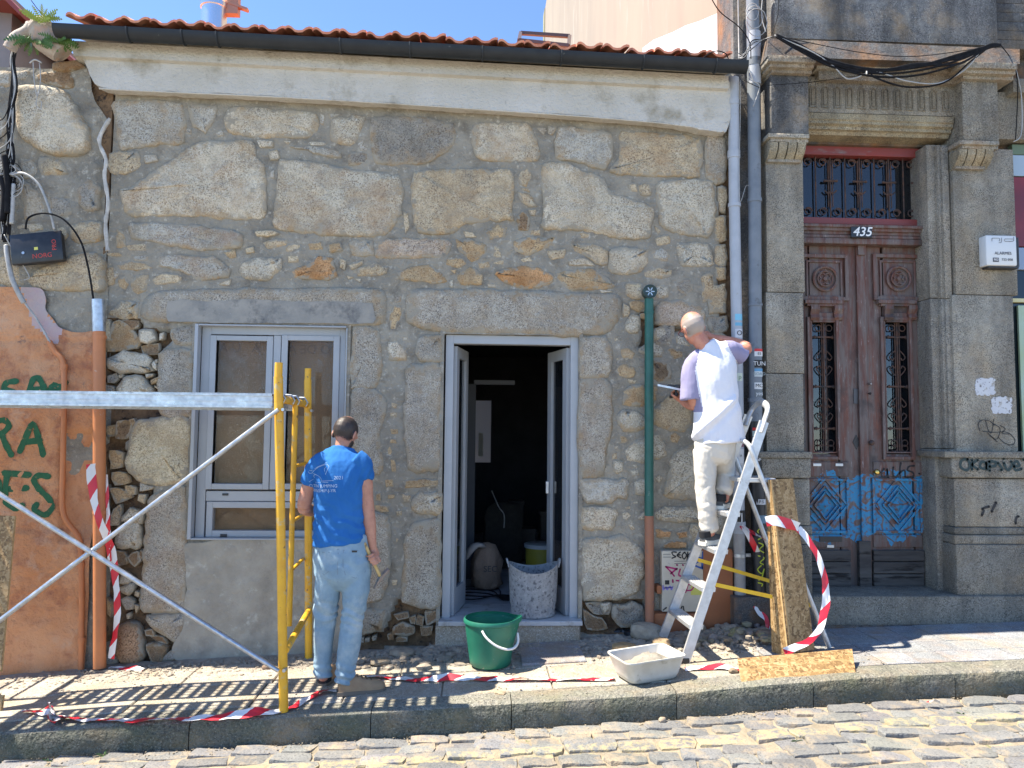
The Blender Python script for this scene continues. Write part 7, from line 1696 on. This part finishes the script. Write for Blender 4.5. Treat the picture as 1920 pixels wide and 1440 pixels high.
def grip(b, c, axis, palm, r, wrist, thumb_dir=1, order=1):
    """hand closed round a bar: c = centre on the bar axis, palm = direction from the bar to the palm"""
    c = Vector(c); ax = Vector(axis).normalized(); u = Vector(palm); u = (u-ax*u.dot(ax)).normalized(); w = ax.cross(u)*order
    rp = r+.013; w0 = Vector(wrist)
    pc = c+u*(rp+.004); lo = pc-w*.022
    loftm(b, dens([(w0, .027, .020), (w0.lerp(pc, .5)+u*.004, .031, .021), (pc+u*.004, .040, .019), (lo, .039, .014)], 3), 16, xax=ax)
    for k, (dz_, L) in enumerate(((-.032, .92), (-.011, 1.05), (.010, 1.0), (.030, .85))):
        cc = c+ax*dz_; rr_ = r+.0085; pts = []
        for a in (35, -10, -60, -110, -160, -200):
            th = R(a*L if a < 0 else a); pts.append(cc+(u*math.cos(th)+(-w)*(-math.sin(th)))*rr_*(1.18 if abs(a) in (10, 110) else 1.0))
        finger(b, pts, .0098, .0078)
    t0 = pc+ax*(-.034)+w*.012; finger(b, [t0, c-ax*.052+w*(r+.010)+u*.004, c-ax*.046+w*(r+.012)-u*.014, c-ax*.038+w*(r-.002)-u*(r+.008)], .0115, .009)
def shoe(parent, heel, dirv, L, mu, ms, up=1.0, wid=1.0, pitch=0.0, lace=None, name='shoe', collar=None):
    heel = Vector(heel); d = Vector(dirv).normalized(); sd = d.cross(Vector((0, 0, 1))).normalized()*-1; zz = Vector((0, 0, 1))
    secs = [(0, .024, .062), (.03, .031, .078), (.08, .034, .080), (.12, .035, .074), (.16, .040, .060), (.20, .046, .052), (.24, .046, .044), (.27, .038, .036), (.29, .020, .024)]
    b = MB(); vs = []; n = 14
    for t, w_, h_ in secs:
        t *= L/.29
        for k in range(n):
            a = math.pi*k/(n-1); x = math.cos(a)*w_*wid; z = (max(0.0, math.sin(a))**.75)*h_*up+.014; vs.append(heel+d*t+sd*x*(1-.12*max(0, math.sin(a)))+zz*z)
    m = len(secs); fs = [(i*n+k, i*n+k+1, (i+1)*n+k+1, (i+1)*n+k) for i in range(m-1) for k in range(n-1)]+[((i+1)*n, (i+1)*n+n-1, i*n+n-1, i*n) for i in range(m-1)]+[tuple(range(n)), tuple((m-1)*n+k for k in range(n-1, -1, -1))]
    b.add(vs, fs); o = b.build(name, mu, parent, smooth=50)
    b = MB(); out = []
    for s_ in (1, -1):
        row = [(t*L/.29+(.006 if t > .28 else (-.008 if t == 0 else 0)), s_*(w_*wid+.005)) for t, w_, h_ in secs]; out += row if s_ == 1 else row[::-1]
    vs = [heel+d*t+sd*x+zz*z for z in (.0, .022) for t, x in out]; k_ = len(out); b.add(vs, [tuple(range(k_)), tuple(range(2*k_-1, k_-1, -1))]+[(i, (i+1) % k_, k_+(i+1) % k_, k_+i) for i in range(k_)])
    so = b.build('sole', ms, o); so.location = (0, 0, 0)
    if lace:
        b = MB()
        for i in range(4):
            t = (.11+.028*i)*L/.29; b.tube([heel+d*t+sd*.02+zz*(.082-.007*i)*up, heel+d*(t+.004)+zz*(.092-.008*i)*up, heel+d*(t+.008)-sd*.02+zz*(.082-.007*i)*up], .0035, 5)
        lo = b.build('laces', lace, o); lo.location = (0, 0, 0)
    return o
def onto(o, lines, w, m, name, parent, Ystart=-3.0, off=.002):
    """thin printed or stitched lines laid on a surface facing the street"""
    dg = bpy.context.evaluated_depsgraph_get(); base = Vector(o.matrix_world.translation) if False else Vector((0, 0, 0)); me = o.data; bv = BVHTree.FromPolygons([v.co for v in me.vertices], [tuple(p.vertices) for p in me.polygons]); b = MB()
    for ln in lines:
        q = []
        for x, y, Y in ln:
            p = P(x, y, Y); h_ = bv.ray_cast(Vector((p[0], -3.5, p[2])), Vector((0, 1, 0)))[0]; q.append((p[0], (h_.y if h_ else p[1])-off, p[2]))
        pts = [Vector(p) for p in q]; vs = []
        for i, p in enumerate(pts):
            t = (pts[min(i+1, len(pts)-1)]-pts[max(i-1, 0)]); t = t.normalized() if t.length > 1e-6 else Vector((1, 0, 0)); s_ = Vector((-t.z, 0, t.x)); vs += [p-s_*w/2, p+s_*w/2]
        b.add(vs, [(2*i, 2*i+1, 2*i+3, 2*i+2) for i in range(len(pts)-1)])
    r_ = b.build(name, m, None, recalc=False); r_.parent = parent; r_.location = -Vector(parent.location); return r_
def onto_text(o, s, px, py, Y, size, m, parent, rot=0.0, off=.002, bold=.0006):
    t_ = text('shirt_lettering', s, (0, 0, 0), size, m, off=bold, ext=0); me = o.data; bv = BVHTree.FromPolygons([v.co for v in me.vertices], [tuple(p.vertices) for p in me.polygons]); c = P(px, py, Y)
    for v in t_.data.vertices:
        x = c[0]+v.co.x*math.cos(rot)-v.co.y*math.sin(rot); z = c[2]+v.co.x*math.sin(rot)+v.co.y*math.cos(rot); h_ = bv.ray_cast(Vector((x, -3.5, z)), Vector((0, 1, 0)))[0]; v.co = Vector((x, (h_.y if h_ else Y)-off, z))
    t_.rotation_euler = (0, 0, 0); t_.parent = parent; t_.location = -Vector(parent.location); return t_
ridge = lambda v: 1-abs(2*(v % 1)-1)
# ---- man in the blue shirt
Ym = -.90
k1 = 4.87/FPX
def s1(px, py, hw, ry, dy=0.0): return (P(px, py, Ym+dy), hw*k1, ry)
gx = P(638, 1290, Ym)[0]; man1 = empty('person', (gx, Ym, zg(gx)), 'man in blue t-shirt and pale jeans seen from behind, holding a mason hammer', 'person')
Mh1 = (Matrix.Rotation(R(-24), 3, 'Z')@Matrix.Rotation(R(-30), 3, 'X')@Matrix.Rotation(R(4), 3, 'Y'))
hc1 = Vector(P(648, 811, Ym+.085))
body = MB(); headparts(body, hc1, Mh1, .98)
loftm(body, dens([s1(641, 866, 20, .05, .065), s1(642, 848, 15, .056, .070), s1(645, 830, 15.5, .058, .08), s1(648, 812, 14, .055, .09)], 3))
loftm(body, dens([s1(640, 1030, 40, .09), s1(638, 960, 38, .095), s1(638, 905, 42, .095, .012), s1(640, 872, 40, .078, .045), s1(641, 856, 26, .055, .065)], 3))
loftm(body, [s1(601, 874, 13, .045), s1(590, 884, 13, .047), s1(580, 912, 13.5, .048), s1(572, 938, 13, .045), (P(570, 950, Ym+.01), .044, .042)])
loftm(body, dens([(P(570, 952, Ym+.01), .044, .044), (P(582, 957, Ym+.10), .040, .040), (P(596, 955, Ym+.19), .028, .030), (P(602, 950, Ym+.24), .034, .02), (P(606, 946, Ym+.30), .036, .014)], 3), xax=(0, 0, 1))
loftm(body, dens([s1(680, 876, 13, .045), s1(684, 900, 14.5, .050), s1(686, 930, 13.5, .046), s1(690, 955, 12, .042), s1(693, 985, 12, .041), s1(697, 1012, 8.5, .032), s1(699, 1028, 7.5, .026)], 3))
for hx, L in ((1, [(617, 1080, 18, .07), (614, 1120, 17, .065), (611, 1160, 14, .055), (608, 1200, 14, .055), (606, 1240, 10, .042), (607, 1272, 9, .04)]), (2, [(664, 1080, 20, .07), (661, 1120, 18, .065), (658, 1160, 14, .055), (654, 1200, 14, .055), (650, 1240, 10, .042), (646, 1284, 9, .04)])): loftm(body, dens([s1(*q, (.03 if hx == 1 else 0)) for q in L], 2))
loftm(body, [s1(640, 1040, 40, .09), s1(640, 1085, 38, .09)])
ha, hb = Vector(P(681, 1015, Ym-.045)), Vector(P(713, 1080, Ym-.03)); hd = (hb-ha).normalized(); gc = Vector(P(698, 1049, Ym-.038))
wr = Vector(P(699, 1026, Ym)); grip(body, gc, hd, (wr-gc)+Vector((.02, .035, 0)), .014, wr, order=-1)
bo1 = fuse(body, 'body', M_SKIN1, .0048, 5, .5, man1)
# hair and beard as thin shells
def shell(o, name, m, test, off, parent):
    me = o.data; keep = [p for p in me.polygons if test(me.vertices[p.vertices[0]].co)]; idx = {}
    vs = []; fs = []
    for p in keep:
        f = []
        for vi in p.vertices:
            if vi not in idx: idx[vi] = len(vs); v = me.vertices[vi]; vs.append(tuple(v.co+v.normal*off(v.co)))
            f.append(idx[vi])
        fs.append(tuple(f))
    b = MB(); b.v = vs; b.f = fs; b.mi = [0]*len(fs); r_ = b.build(name, m, None, smooth='all', recalc=False); r_.parent = parent; r_.location = -Vector(parent.location); return r_
Mi1 = Mh1.inverted()
def hl(co, c, Mi): return Mi@(co-Vector(c))
def sstep(a, b_, x): t = max(0.0, min(1.0, (x-a)/(b_-a))); return t*t*(3-2*t)
def hairattr(o, f):
    at = o.data.attributes.new('hair', 'FLOAT', 'POINT'); at.data.foreach_set('value', [f(v.co) for v in o.data.vertices])
def hd1(co):
    q = hl(co, hc1, Mi1)
    if q.length > .15: return 0.0
    base = sstep(-.085, -.045, q.z)*sstep(.055, .0, q.y+max(0, -q.z)*.3-.8*max(0, q.z))*(1-.9*sstep(.080, .084, abs(q.x)))
    crown = 1-.45*sstep(.05, .015, math.hypot(q.x, q.y+.035))*sstep(.05, .08, q.z)
    be = sstep(.0, .03, q.y)*sstep(-.03, -.05, q.z)*.9
    return max(base*crown*.78, be*.95)
hairattr(bo1, hd1)
sh1 = MB()
loftm(sh1, dens([s1(639, 1017, 50, .128), s1(637, 990, 48, .122), s1(636, 955, 46, .118), s1(637, 920, 47, .122), s1(639, 888, 50, .118, .012), s1(640, 866, 47, .104, .040), s1(642, 851, 36, .088, .062), s1(644, 840, 21, .072, .070)], 4), 28, capk=(1, .97), capl=.15)
loftm(sh1, dens([s1(612, 862, 18, .068), s1(597, 872, 19, .068), s1(585, 890, 16.5, .062), s1(577, 908, 15.5, .060)], 3), capk=(1, .97), capl=.15)
loftm(sh1, dens([s1(668, 860, 18, .068), s1(680, 870, 18, .068), s1(683, 885, 17, .064), s1(683, 897, 17, .064)], 3), capk=(1, .97), capl=.15)
def wr1(co):
    px, py = proj_arr(np.array([co.x]), np.array([co.y]), np.array([co.z])); px, py = float(px[0]), float(py[0])
    d = .007*fbm(co.x*1.6, co.y, co.z*.6, 8, 3)
    lw = max(0, 1-abs(py-985)/60); d += .015*lw*(ridge(co.z*13+co.x*6+1.3*fbm(co.x, co.y, co.z, 5, 2))-.5)
    aw = max(0, 1-abs(py-895)/45)*min(1, abs(px-640)/40); d += .011*aw*(ridge(co.z*9+(co.x-gx)*(22 if px < 640 else -22)+.6*fbm(co.x, co.y, co.z, 7, 2))-.5)
    return d
sho = fuse(sh1, 'shirt', M_BLUET, .006, 4, .5, man1, wr1)
je = MB()
loftm(je, dens([s1(640, 1007, 48, .118), s1(641, 1030, 50, .124), s1(642, 1055, 52, .135), s1(643, 1078, 51, .128), s1(641, 1093, 44, .10)], 3), 28)
loftm(je, dens([s1(618, 1070, 24, .105), s1(615, 1100, 23.5, .10, .01), s1(612, 1130, 22, .088, .02), s1(610, 1160, 21, .078, .03), s1(607, 1200, 17.5, .072, .035), s1(605, 1238, 16, .064, .04), s1(606, 1266, 16, .062, .045)], 4), 22)
loftm(je, dens([s1(665, 1070, 28, .105), s1(667, 1100, 26, .10), s1(665, 1130, 22, .088), s1(661, 1160, 20, .078), s1(656, 1200, 20.5, .076), s1(650, 1240, 18, .066), s1(646, 1278, 16.5, .062)], 4), 22)
def wj(co):
    z = co.z-zg(co.x); d = .004*fbm(co.x*1.5, co.y, co.z*.8, 12, 3)
    for zc, wd, am, fr in ((.10, .12, .017, 22), (.50, .14, .013, 15), (.84, .12, .009, 9)):
        w_ = max(0, 1-abs(z-zc)/wd); d += am*w_*(ridge(z*fr+co.x*4+.9*fbm(co.x, co.y, co.z, 6, 2))-.5)
    return d
jo = fuse(je, 'jeans', M_JEANS, .006, 4, .5, man1, wj)
M_STITCH = paint('denim stitching', (.16, .22, .27)); M_PRINTW = paint('white shirt print', (.42, .52, .66))
onto(jo, [[(650, 1026, Ym), (675, 1028, Ym), (688, 1030, Ym)], [(650, 1026, Ym), (650, 1055, Ym), (654, 1070, Ym), (672, 1078, Ym), (688, 1068, Ym), (688, 1030, Ym)], [(602, 1030, Ym), (612, 1031, Ym), (625, 1030, Ym)], [(604, 1031, Ym), (606, 1060, Ym), (614, 1072, Ym), (624, 1064, Ym)], [(641, 1030, Ym), (640, 1060, Ym), (640, 1085, Ym)], [(596, 1022, Ym), (640, 1025, Ym), (684, 1023, Ym)]], .0035, M_STITCH, 'seam', man1)
onto(jo, [[(665, 1029, Ym), (674, 1029.5, Ym)]], .012, M_BLACK, 'label_tab', man1)
onto(sho, [[(582+x/12-.0, 820+y/12, Ym) for x, y in l] for l in ([(0, 760), (30, 800), (90, 790), (130, 740), (230, 660), (330, 620), (430, 590), (420, 560), (390, 560), (370, 590), (240, 640), (160, 690), (80, 740), (20, 730)], [(120, 800), (180, 830), (240, 860), (300, 900), (330, 960), (290, 1000), (180, 1000), (150, 990)], [(20, 990), (60, 960), (110, 930)], [(130, 900), (120, 850), (160, 820)], [(430, 590), (480, 640), (430, 760), (400, 820)], [(390, 760), (370, 700), (400, 650)], [(330, 960), (520, 950), (600, 950)], [(340, 985), (480, 985)])], .0022, M_PRINTW, 'shirt_drawing', man1)
onto_text(sho, '2021', 641, 894, Ym, .030, M_PRINTW, man1, bold=.0); onto_text(sho, 'LOTIN JUMPING', 609, 909.5, Ym, .028, M_PRINTW, man1, .03, bold=.0); onto_text(sho, 'WNSHIP-J-YR', 612, 918, Ym, .028, M_PRINTW, man1, .03, bold=.0)
M_SUEDE = mat('tan suede', (.36, .235, .13), (.30, .19, .11), 18, .9, bump=[(90, 3, .001)]); M_SOLE = mat('dusty brown sole', (.16, .13, .10), rough=.8); M_SOCK = paint('black sock', (.015, .015, .017), .9)
hL = Vector(GP(603, 1288)); hR = Vector(GP(640, 1302))
zf1 = zg(gx)+.004
shoe(man1, (hL.x-.0, hL.y+.02, zf1-.006), (.30, .95, 0), .285, M_SUEDE, M_SOLE, 1.2, 1.2, name='shoe'); shoe(man1, (P(636, 1290, Ym)[0], Ym-.03, zf1), (.93, .28, 0), .29, M_SUEDE, M_SOLE, 1.25, 1.2, lace=paint('brown laces', (.13, .085, .05)), name='shoe')
for px_, py_, dy_ in ((607, 1272, .045), (648, 1284, .0)): b = MB(); a_ = P(px_, py_-12, Ym+dy_); b.tube([a_, (a_[0]+.004, a_[1]+.01, zf1+.06)], .045, 14); b.build('sock', M_SOCK, man1, smooth=50)
ham = empty('hammer', tuple(gc), 'mason hammer with wooden handle held in the right hand of the man in blue', 'hammer')
M_ASH = mat('worn ash wood', (.62, .42, .16), (.5, .32, .1), 20, .5, spots=[((.1, .07, .05), 14, .6, .66)])
b = MB(); b.tube([ha, ha.lerp(hb, .1), ha.lerp(hb, .5), hb], [.012, .0155, .0125, .0135], 12, flat=.8); b.build('handle', M_ASH, ham, smooth=50)
e0, e1 = Vector(P(702, 1102, Ym-.03)), Vector(P(729, 1067, Ym-.03)); b = MB(); mid = hb+hd*.006
b.tube([e0, e0.lerp(mid, .6), mid, mid.lerp(e1, .7), e1], [.005, .011, .0165, .014, .015], 4); b.build('head', mat('ground steel', (.42, .42, .43), (.25, .25, .26), 30, .35, .9), ham)
# ---- man on the ladder
Yn = -.47; k2 = 5.3/FPX
def s2(px, py, hw, ry, dy=0.0): return (P(px, py, Yn+dy), hw*k2, ry)
man2 = empty('person', (1.69, Yn, .88), 'balding man in white t-shirt with lilac sleeves working from the step ladder', 'person')
Mh2 = Matrix.Rotation(R(22), 3, 'Z')@Matrix.Rotation(R(-14), 3, 'Y')@Matrix.Rotation(R(-18), 3, 'X'); hc2 = Vector(P(1299, 613, Yn+.0))
body = MB(); headparts(body, hc2, Mh2, 1.0)
loftm(body, dens([s2(1330, 672, 22, .06), s2(1322, 652, 15, .06), s2(1312, 638, 15, .058), s2(1304, 622, 13, .05, .01)], 3))
loftm(body, dens([s2(1344, 850, 32, .09), s2(1342, 780, 34, .095), s2(1338, 720, 34, .09), s2(1334, 680, 34, .08), s2(1328, 662, 22, .06)], 3))
loftm(body, dens([s2(1303, 686, 12, .045), s2(1298, 715, 12.5, .048), s2(1300, 745, 12, .045), (P(1303, 757, Yn+.01), .042, .042)], 3))
hk = Vector(P(1264, 740, -.30)); wr2 = Vector(P(1279, 751, -.31))
loftm(body, dens([(P(1304, 759, Yn+.01), .042, .042), (P(1296, 759, Yn+.07), .040, .040), (P(1286, 756, Yn+.12), .032, .032), (wr2, .024, .028)], 3), xax=(0, 0, 1))
loftm(body, dens([s2(1366, 660, 12, .045), s2(1380, 657, 12, .047, .02), s2(1394, 657, 11, .045, .04), (P(1400, 654, Yn+.07), .042, .042)], 3), xax=(0, 0, 1))
wr3 = Vector(P(1336, 632, -.20))
loftm(body, dens([(P(1401, 652, Yn+.07), .042, .042), (P(1385, 645, Yn+.13), .041, .041), (P(1360, 638, Yn+.20), .034, .034), (wr3, .024, .028), (P(1326, 629, -.15), .036, .018), (P(1320, 628, -.12), .034, .014)], 3), xax=(0, 0, 1))
for k in range(4): z_ = .028-.018*k; p_ = Vector(P(1320, 628, -.12)); finger(body, [p_+Vector((0, 0, z_)), p_+Vector((-.03, .03, z_)), p_+Vector((-.05, .045, z_-.01)), p_+Vector((-.055, .03, z_-.02))])
finger(body, [wr3+Vector((-.02, 0, -.03)), wr3+Vector((-.05, .02, -.05)), wr3+Vector((-.07, .04, -.045))], .011, .009)
loftm(body, dens([s2(1322, 850, 16, .07), s2(1322, 915, 14, .06), s2(1325, 960, 12, .05), s2(1331, 1002, 9, .04)], 3))
loftm(body, dens([(P(1353, 850, Yn), .06, .07), (P(1358, 872, Yn+.10), .055, .055), (P(1360, 890, Yn+.17), .05, .05), (P(1359, 915, Yn+.08), .044, .044), (P(1357, 938, Yn+.02), .034, .034)], 3))
loftm(body, [s2(1338, 835, 32, .085), s2(1337, 860, 30, .08)])
hax = Vector((-.2, .98, 0)).normalized(); grip(body, hk, Vector((0, .9, -.1)), (wr2-hk)+Vector((0, 0, -.01)), .014, wr2, order=1)
bo2 = fuse(body, 'body', M_SKIN2, .0048, 5, .5, man2)
Mi2 = Mh2.inverted()
def hd2(co):
    q = hl(co, hc2, Mi2)
    if q.length > .15: return 0.0
    d = sstep(-.085, -.055, q.z)*sstep(.045, .01, q.y)*(1-.95*sstep(.080, .085, abs(q.x)))
    return d*(1-.97*sstep(.025, .085, q.z+.25*q.y+.01)*sstep(.085, .035, abs(q.x)))*.68
hairattr(bo2, hd2)
q2 = lambda v: tuple(hc2+Mh2@Vector(v)); b = MB()
for s_ in (-1, 1): b.tube([q2((s_*.085, -.02, -.012)), q2((s_*.084, .0, .004)), q2((s_*.078, .085, .0))], .0028, 5)
for s_ in (-1, 1): b.tube([q2((s_*.035+math.cos(a)*.026, .105, -.002+math.sin(a)*.02)) for a in [i*math.pi/6 for i in range(13)]], .0022, 5, caps=False)
b.tube([q2((-.012, .107, .004)), q2((.012, .107, .004))], .0022, 5); b.build('spectacles', mat('dark red plastic', (.10, .02, .02), rough=.4), man2)
ws = MB()
loftm(ws, dens([s2(1349, 828, 47, .150), s2(1346, 790, 46, .145), s2(1342, 750, 44, .135), s2(1339, 715, 44, .130), s2(1336, 688, 45, .118), s2(1333, 668, 42, .098), s2(1330, 655, 28, .08), s2(1324, 645, 18, .066)], 4), 28, capk=(1, .97), capl=.15)
loftm(ws, dens([s2(1317, 668, 18, .07), s2(1302, 684, 19, .074), s2(1296, 712, 19.5, .078), s2(1297, 748, 21, .082)], 3), capk=(1, .97), capl=.12)
loftm(ws, dens([(P(1352, 658, Yn), .07, .07), (P(1370, 657, Yn+.015), .072, .07), (P(1383, 662, Yn+.04), .068, .068), (P(1392, 667, Yn+.055), .070, .070)], 3), xax=(0, 0, 1), capk=(1, .97), capl=.12)
def ww(co):
    px, py = proj_arr(np.array([co.x]), np.array([co.y]), np.array([co.z])); px, py = float(px[0]), float(py[0])
    d = .006*fbm(co.x*1.5, co.y, co.z*.6, 7, 3)
    # long diagonal drape from the right shoulder to the left hem
    t = (px-1300)*.62+(py-700)*.78; d += .010*(ridge(t/62+.25*fbm(co.x, co.y, co.z, 3, 2))-.5)*min(1, max(0, (py-660)/60)); 
    e_ = (py-760)-(1365-px)*.95; d += .020*math.exp(-((e_+0)/9)**2)*(1 if px < 1378 else 0)-.012*math.exp(-((e_-14)/10)**2)
    return d
who = fuse(ws, 'shirt', [M_WHITET, M_PURP], .006, 4, .5, man2, ww)
me = who.data; co = np.array([v.co[:] for v in me.vertices]); ppx, ppy = proj_arr(co[:, 0], co[:, 1], co[:, 2])
for p_ in me.polygons:
    vi = p_.vertices[0]; x, y = ppx[vi], ppy[vi]; seam = np.interp(y, [640, 655, 695, 730, 752, 766], [1322, 1312, 1304, 1309, 1314, 1318])
    if (x < seam and y < 772) or (x > 1362+(y-640)*.5 and y < 690): p_.material_index = 1
ch = MB()
loftm(ch, dens([s2(1342, 822, 40, .115), s2(1341, 840, 39, .122), s2(1339, 858, 35, .11)], 3), 26)
loftm(ch, dens([s2(1322, 845, 22, .10), s2(1322, 880, 20.5, .09), s2(1323, 920, 18.5, .08), s2(1325, 955, 17.5, .074), s2(1331, 992, 17, .070)], 4), 22)
loftm(ch, dens([(P(1353, 845, Yn), .085, .095), (P(1357, 868, Yn+.08), .078, .08), (P(1359, 885, Yn+.14), .07, .075), (P(1359, 905, Yn+.08), .064, .066), (P(1357, 922, Yn+.03), .06, .062)], 4), 22)
def wc(co): 
    d = .005*fbm(co.x*1.5, co.y, co.z*.8, 12, 3); z = co.z
    return d+.0055*(ridge(z*8+co.x*5+1.4*fbm(co.x, co.y, co.z, 5, 2))-.5)*(1 if z < 1.3 else .4)
fuse(ch, 'trousers', M_CHINO, .006, 4, .5, man2, wc)
M_SNK = mat('dark grey trainer mesh', (.05, .055, .055), (.09, .09, .09), 40, .8); M_SNS = mat('cream trainer sole', (.62, .60, .52), rough=.6)
for hp, dv in (((P(1322, 1015, Yn)[0]-.035, Yn-.05, .884), (.75, .66, 0)), ((P(1352, 950, Yn)[0]-.02, Yn-.03, 1.134), (.45, .89, 0))):
    so_ = shoe(man2, hp, dv, .28, M_SNK, M_SNS, 1.0, 1.05, name='shoe'); 
    d_ = Vector(dv).normalized(); b = MB(); hp = Vector(hp)
    b.tube([hp+Vector((0, 0, .026)), hp+d_*.10+Vector((0, 0, .020)), hp+d_*.20+Vector((0, 0, .024)), hp+d_*.272+Vector((0, 0, .026))], [.036, .040, .049, .030], 14, flat=.55); o = b.build('midsole', M_SNS, man2, smooth=60)
    b = MB(); b.tube([hp+d_*.035+Vector((0, 0, .06)), hp+d_*.03+Vector((0, 0, .10))], .042, 14); b.build('sock', M_SOCK, man2, smooth=50)
# hawk with mortar
hw = empty('mortar_hawk', tuple(hk), 'steel plastering hawk with dark mortar in the hand of the man on the ladder', 'hawk')
b = MB(); c0, c1, c2_, c3 = P(1233, 718, -.42), P(1283, 728, -.42), P(1290, 727, -.18), P(1240, 716, -.18); z_ = .010
b.hexa([(q[0], q[1], q[2]-z_-.012) for q in (c0, c1, c2_, c3)]+[(q[0], q[1], q[2]-.008) for q in (c0, c1, c2_, c3)]); b.build('plate', M_GALV, hw)
b = MB()
for k in range(7): ellip(b, (c0[0]+.10+.014*k, -.36+.022*(k % 4), c0[2]-.022+.006*(k % 2)), (.03, .035, .013))
b.build('mortar', mat('dark wet mortar', (.07, .07, .065), rough=.7, bump=[(40, 4, .008)]), hw, smooth=60)
b = MB(); b.tube([hk+Vector((0, -.07, .0)), hk+Vector((0, .09, -.01))], .014, 10); b.tube([hk+Vector((-.0, -.05, .002)), hk+Vector((0, -.05, .05))], .008, 8); b.build('handle', M_BLACK, hw, smooth=50)
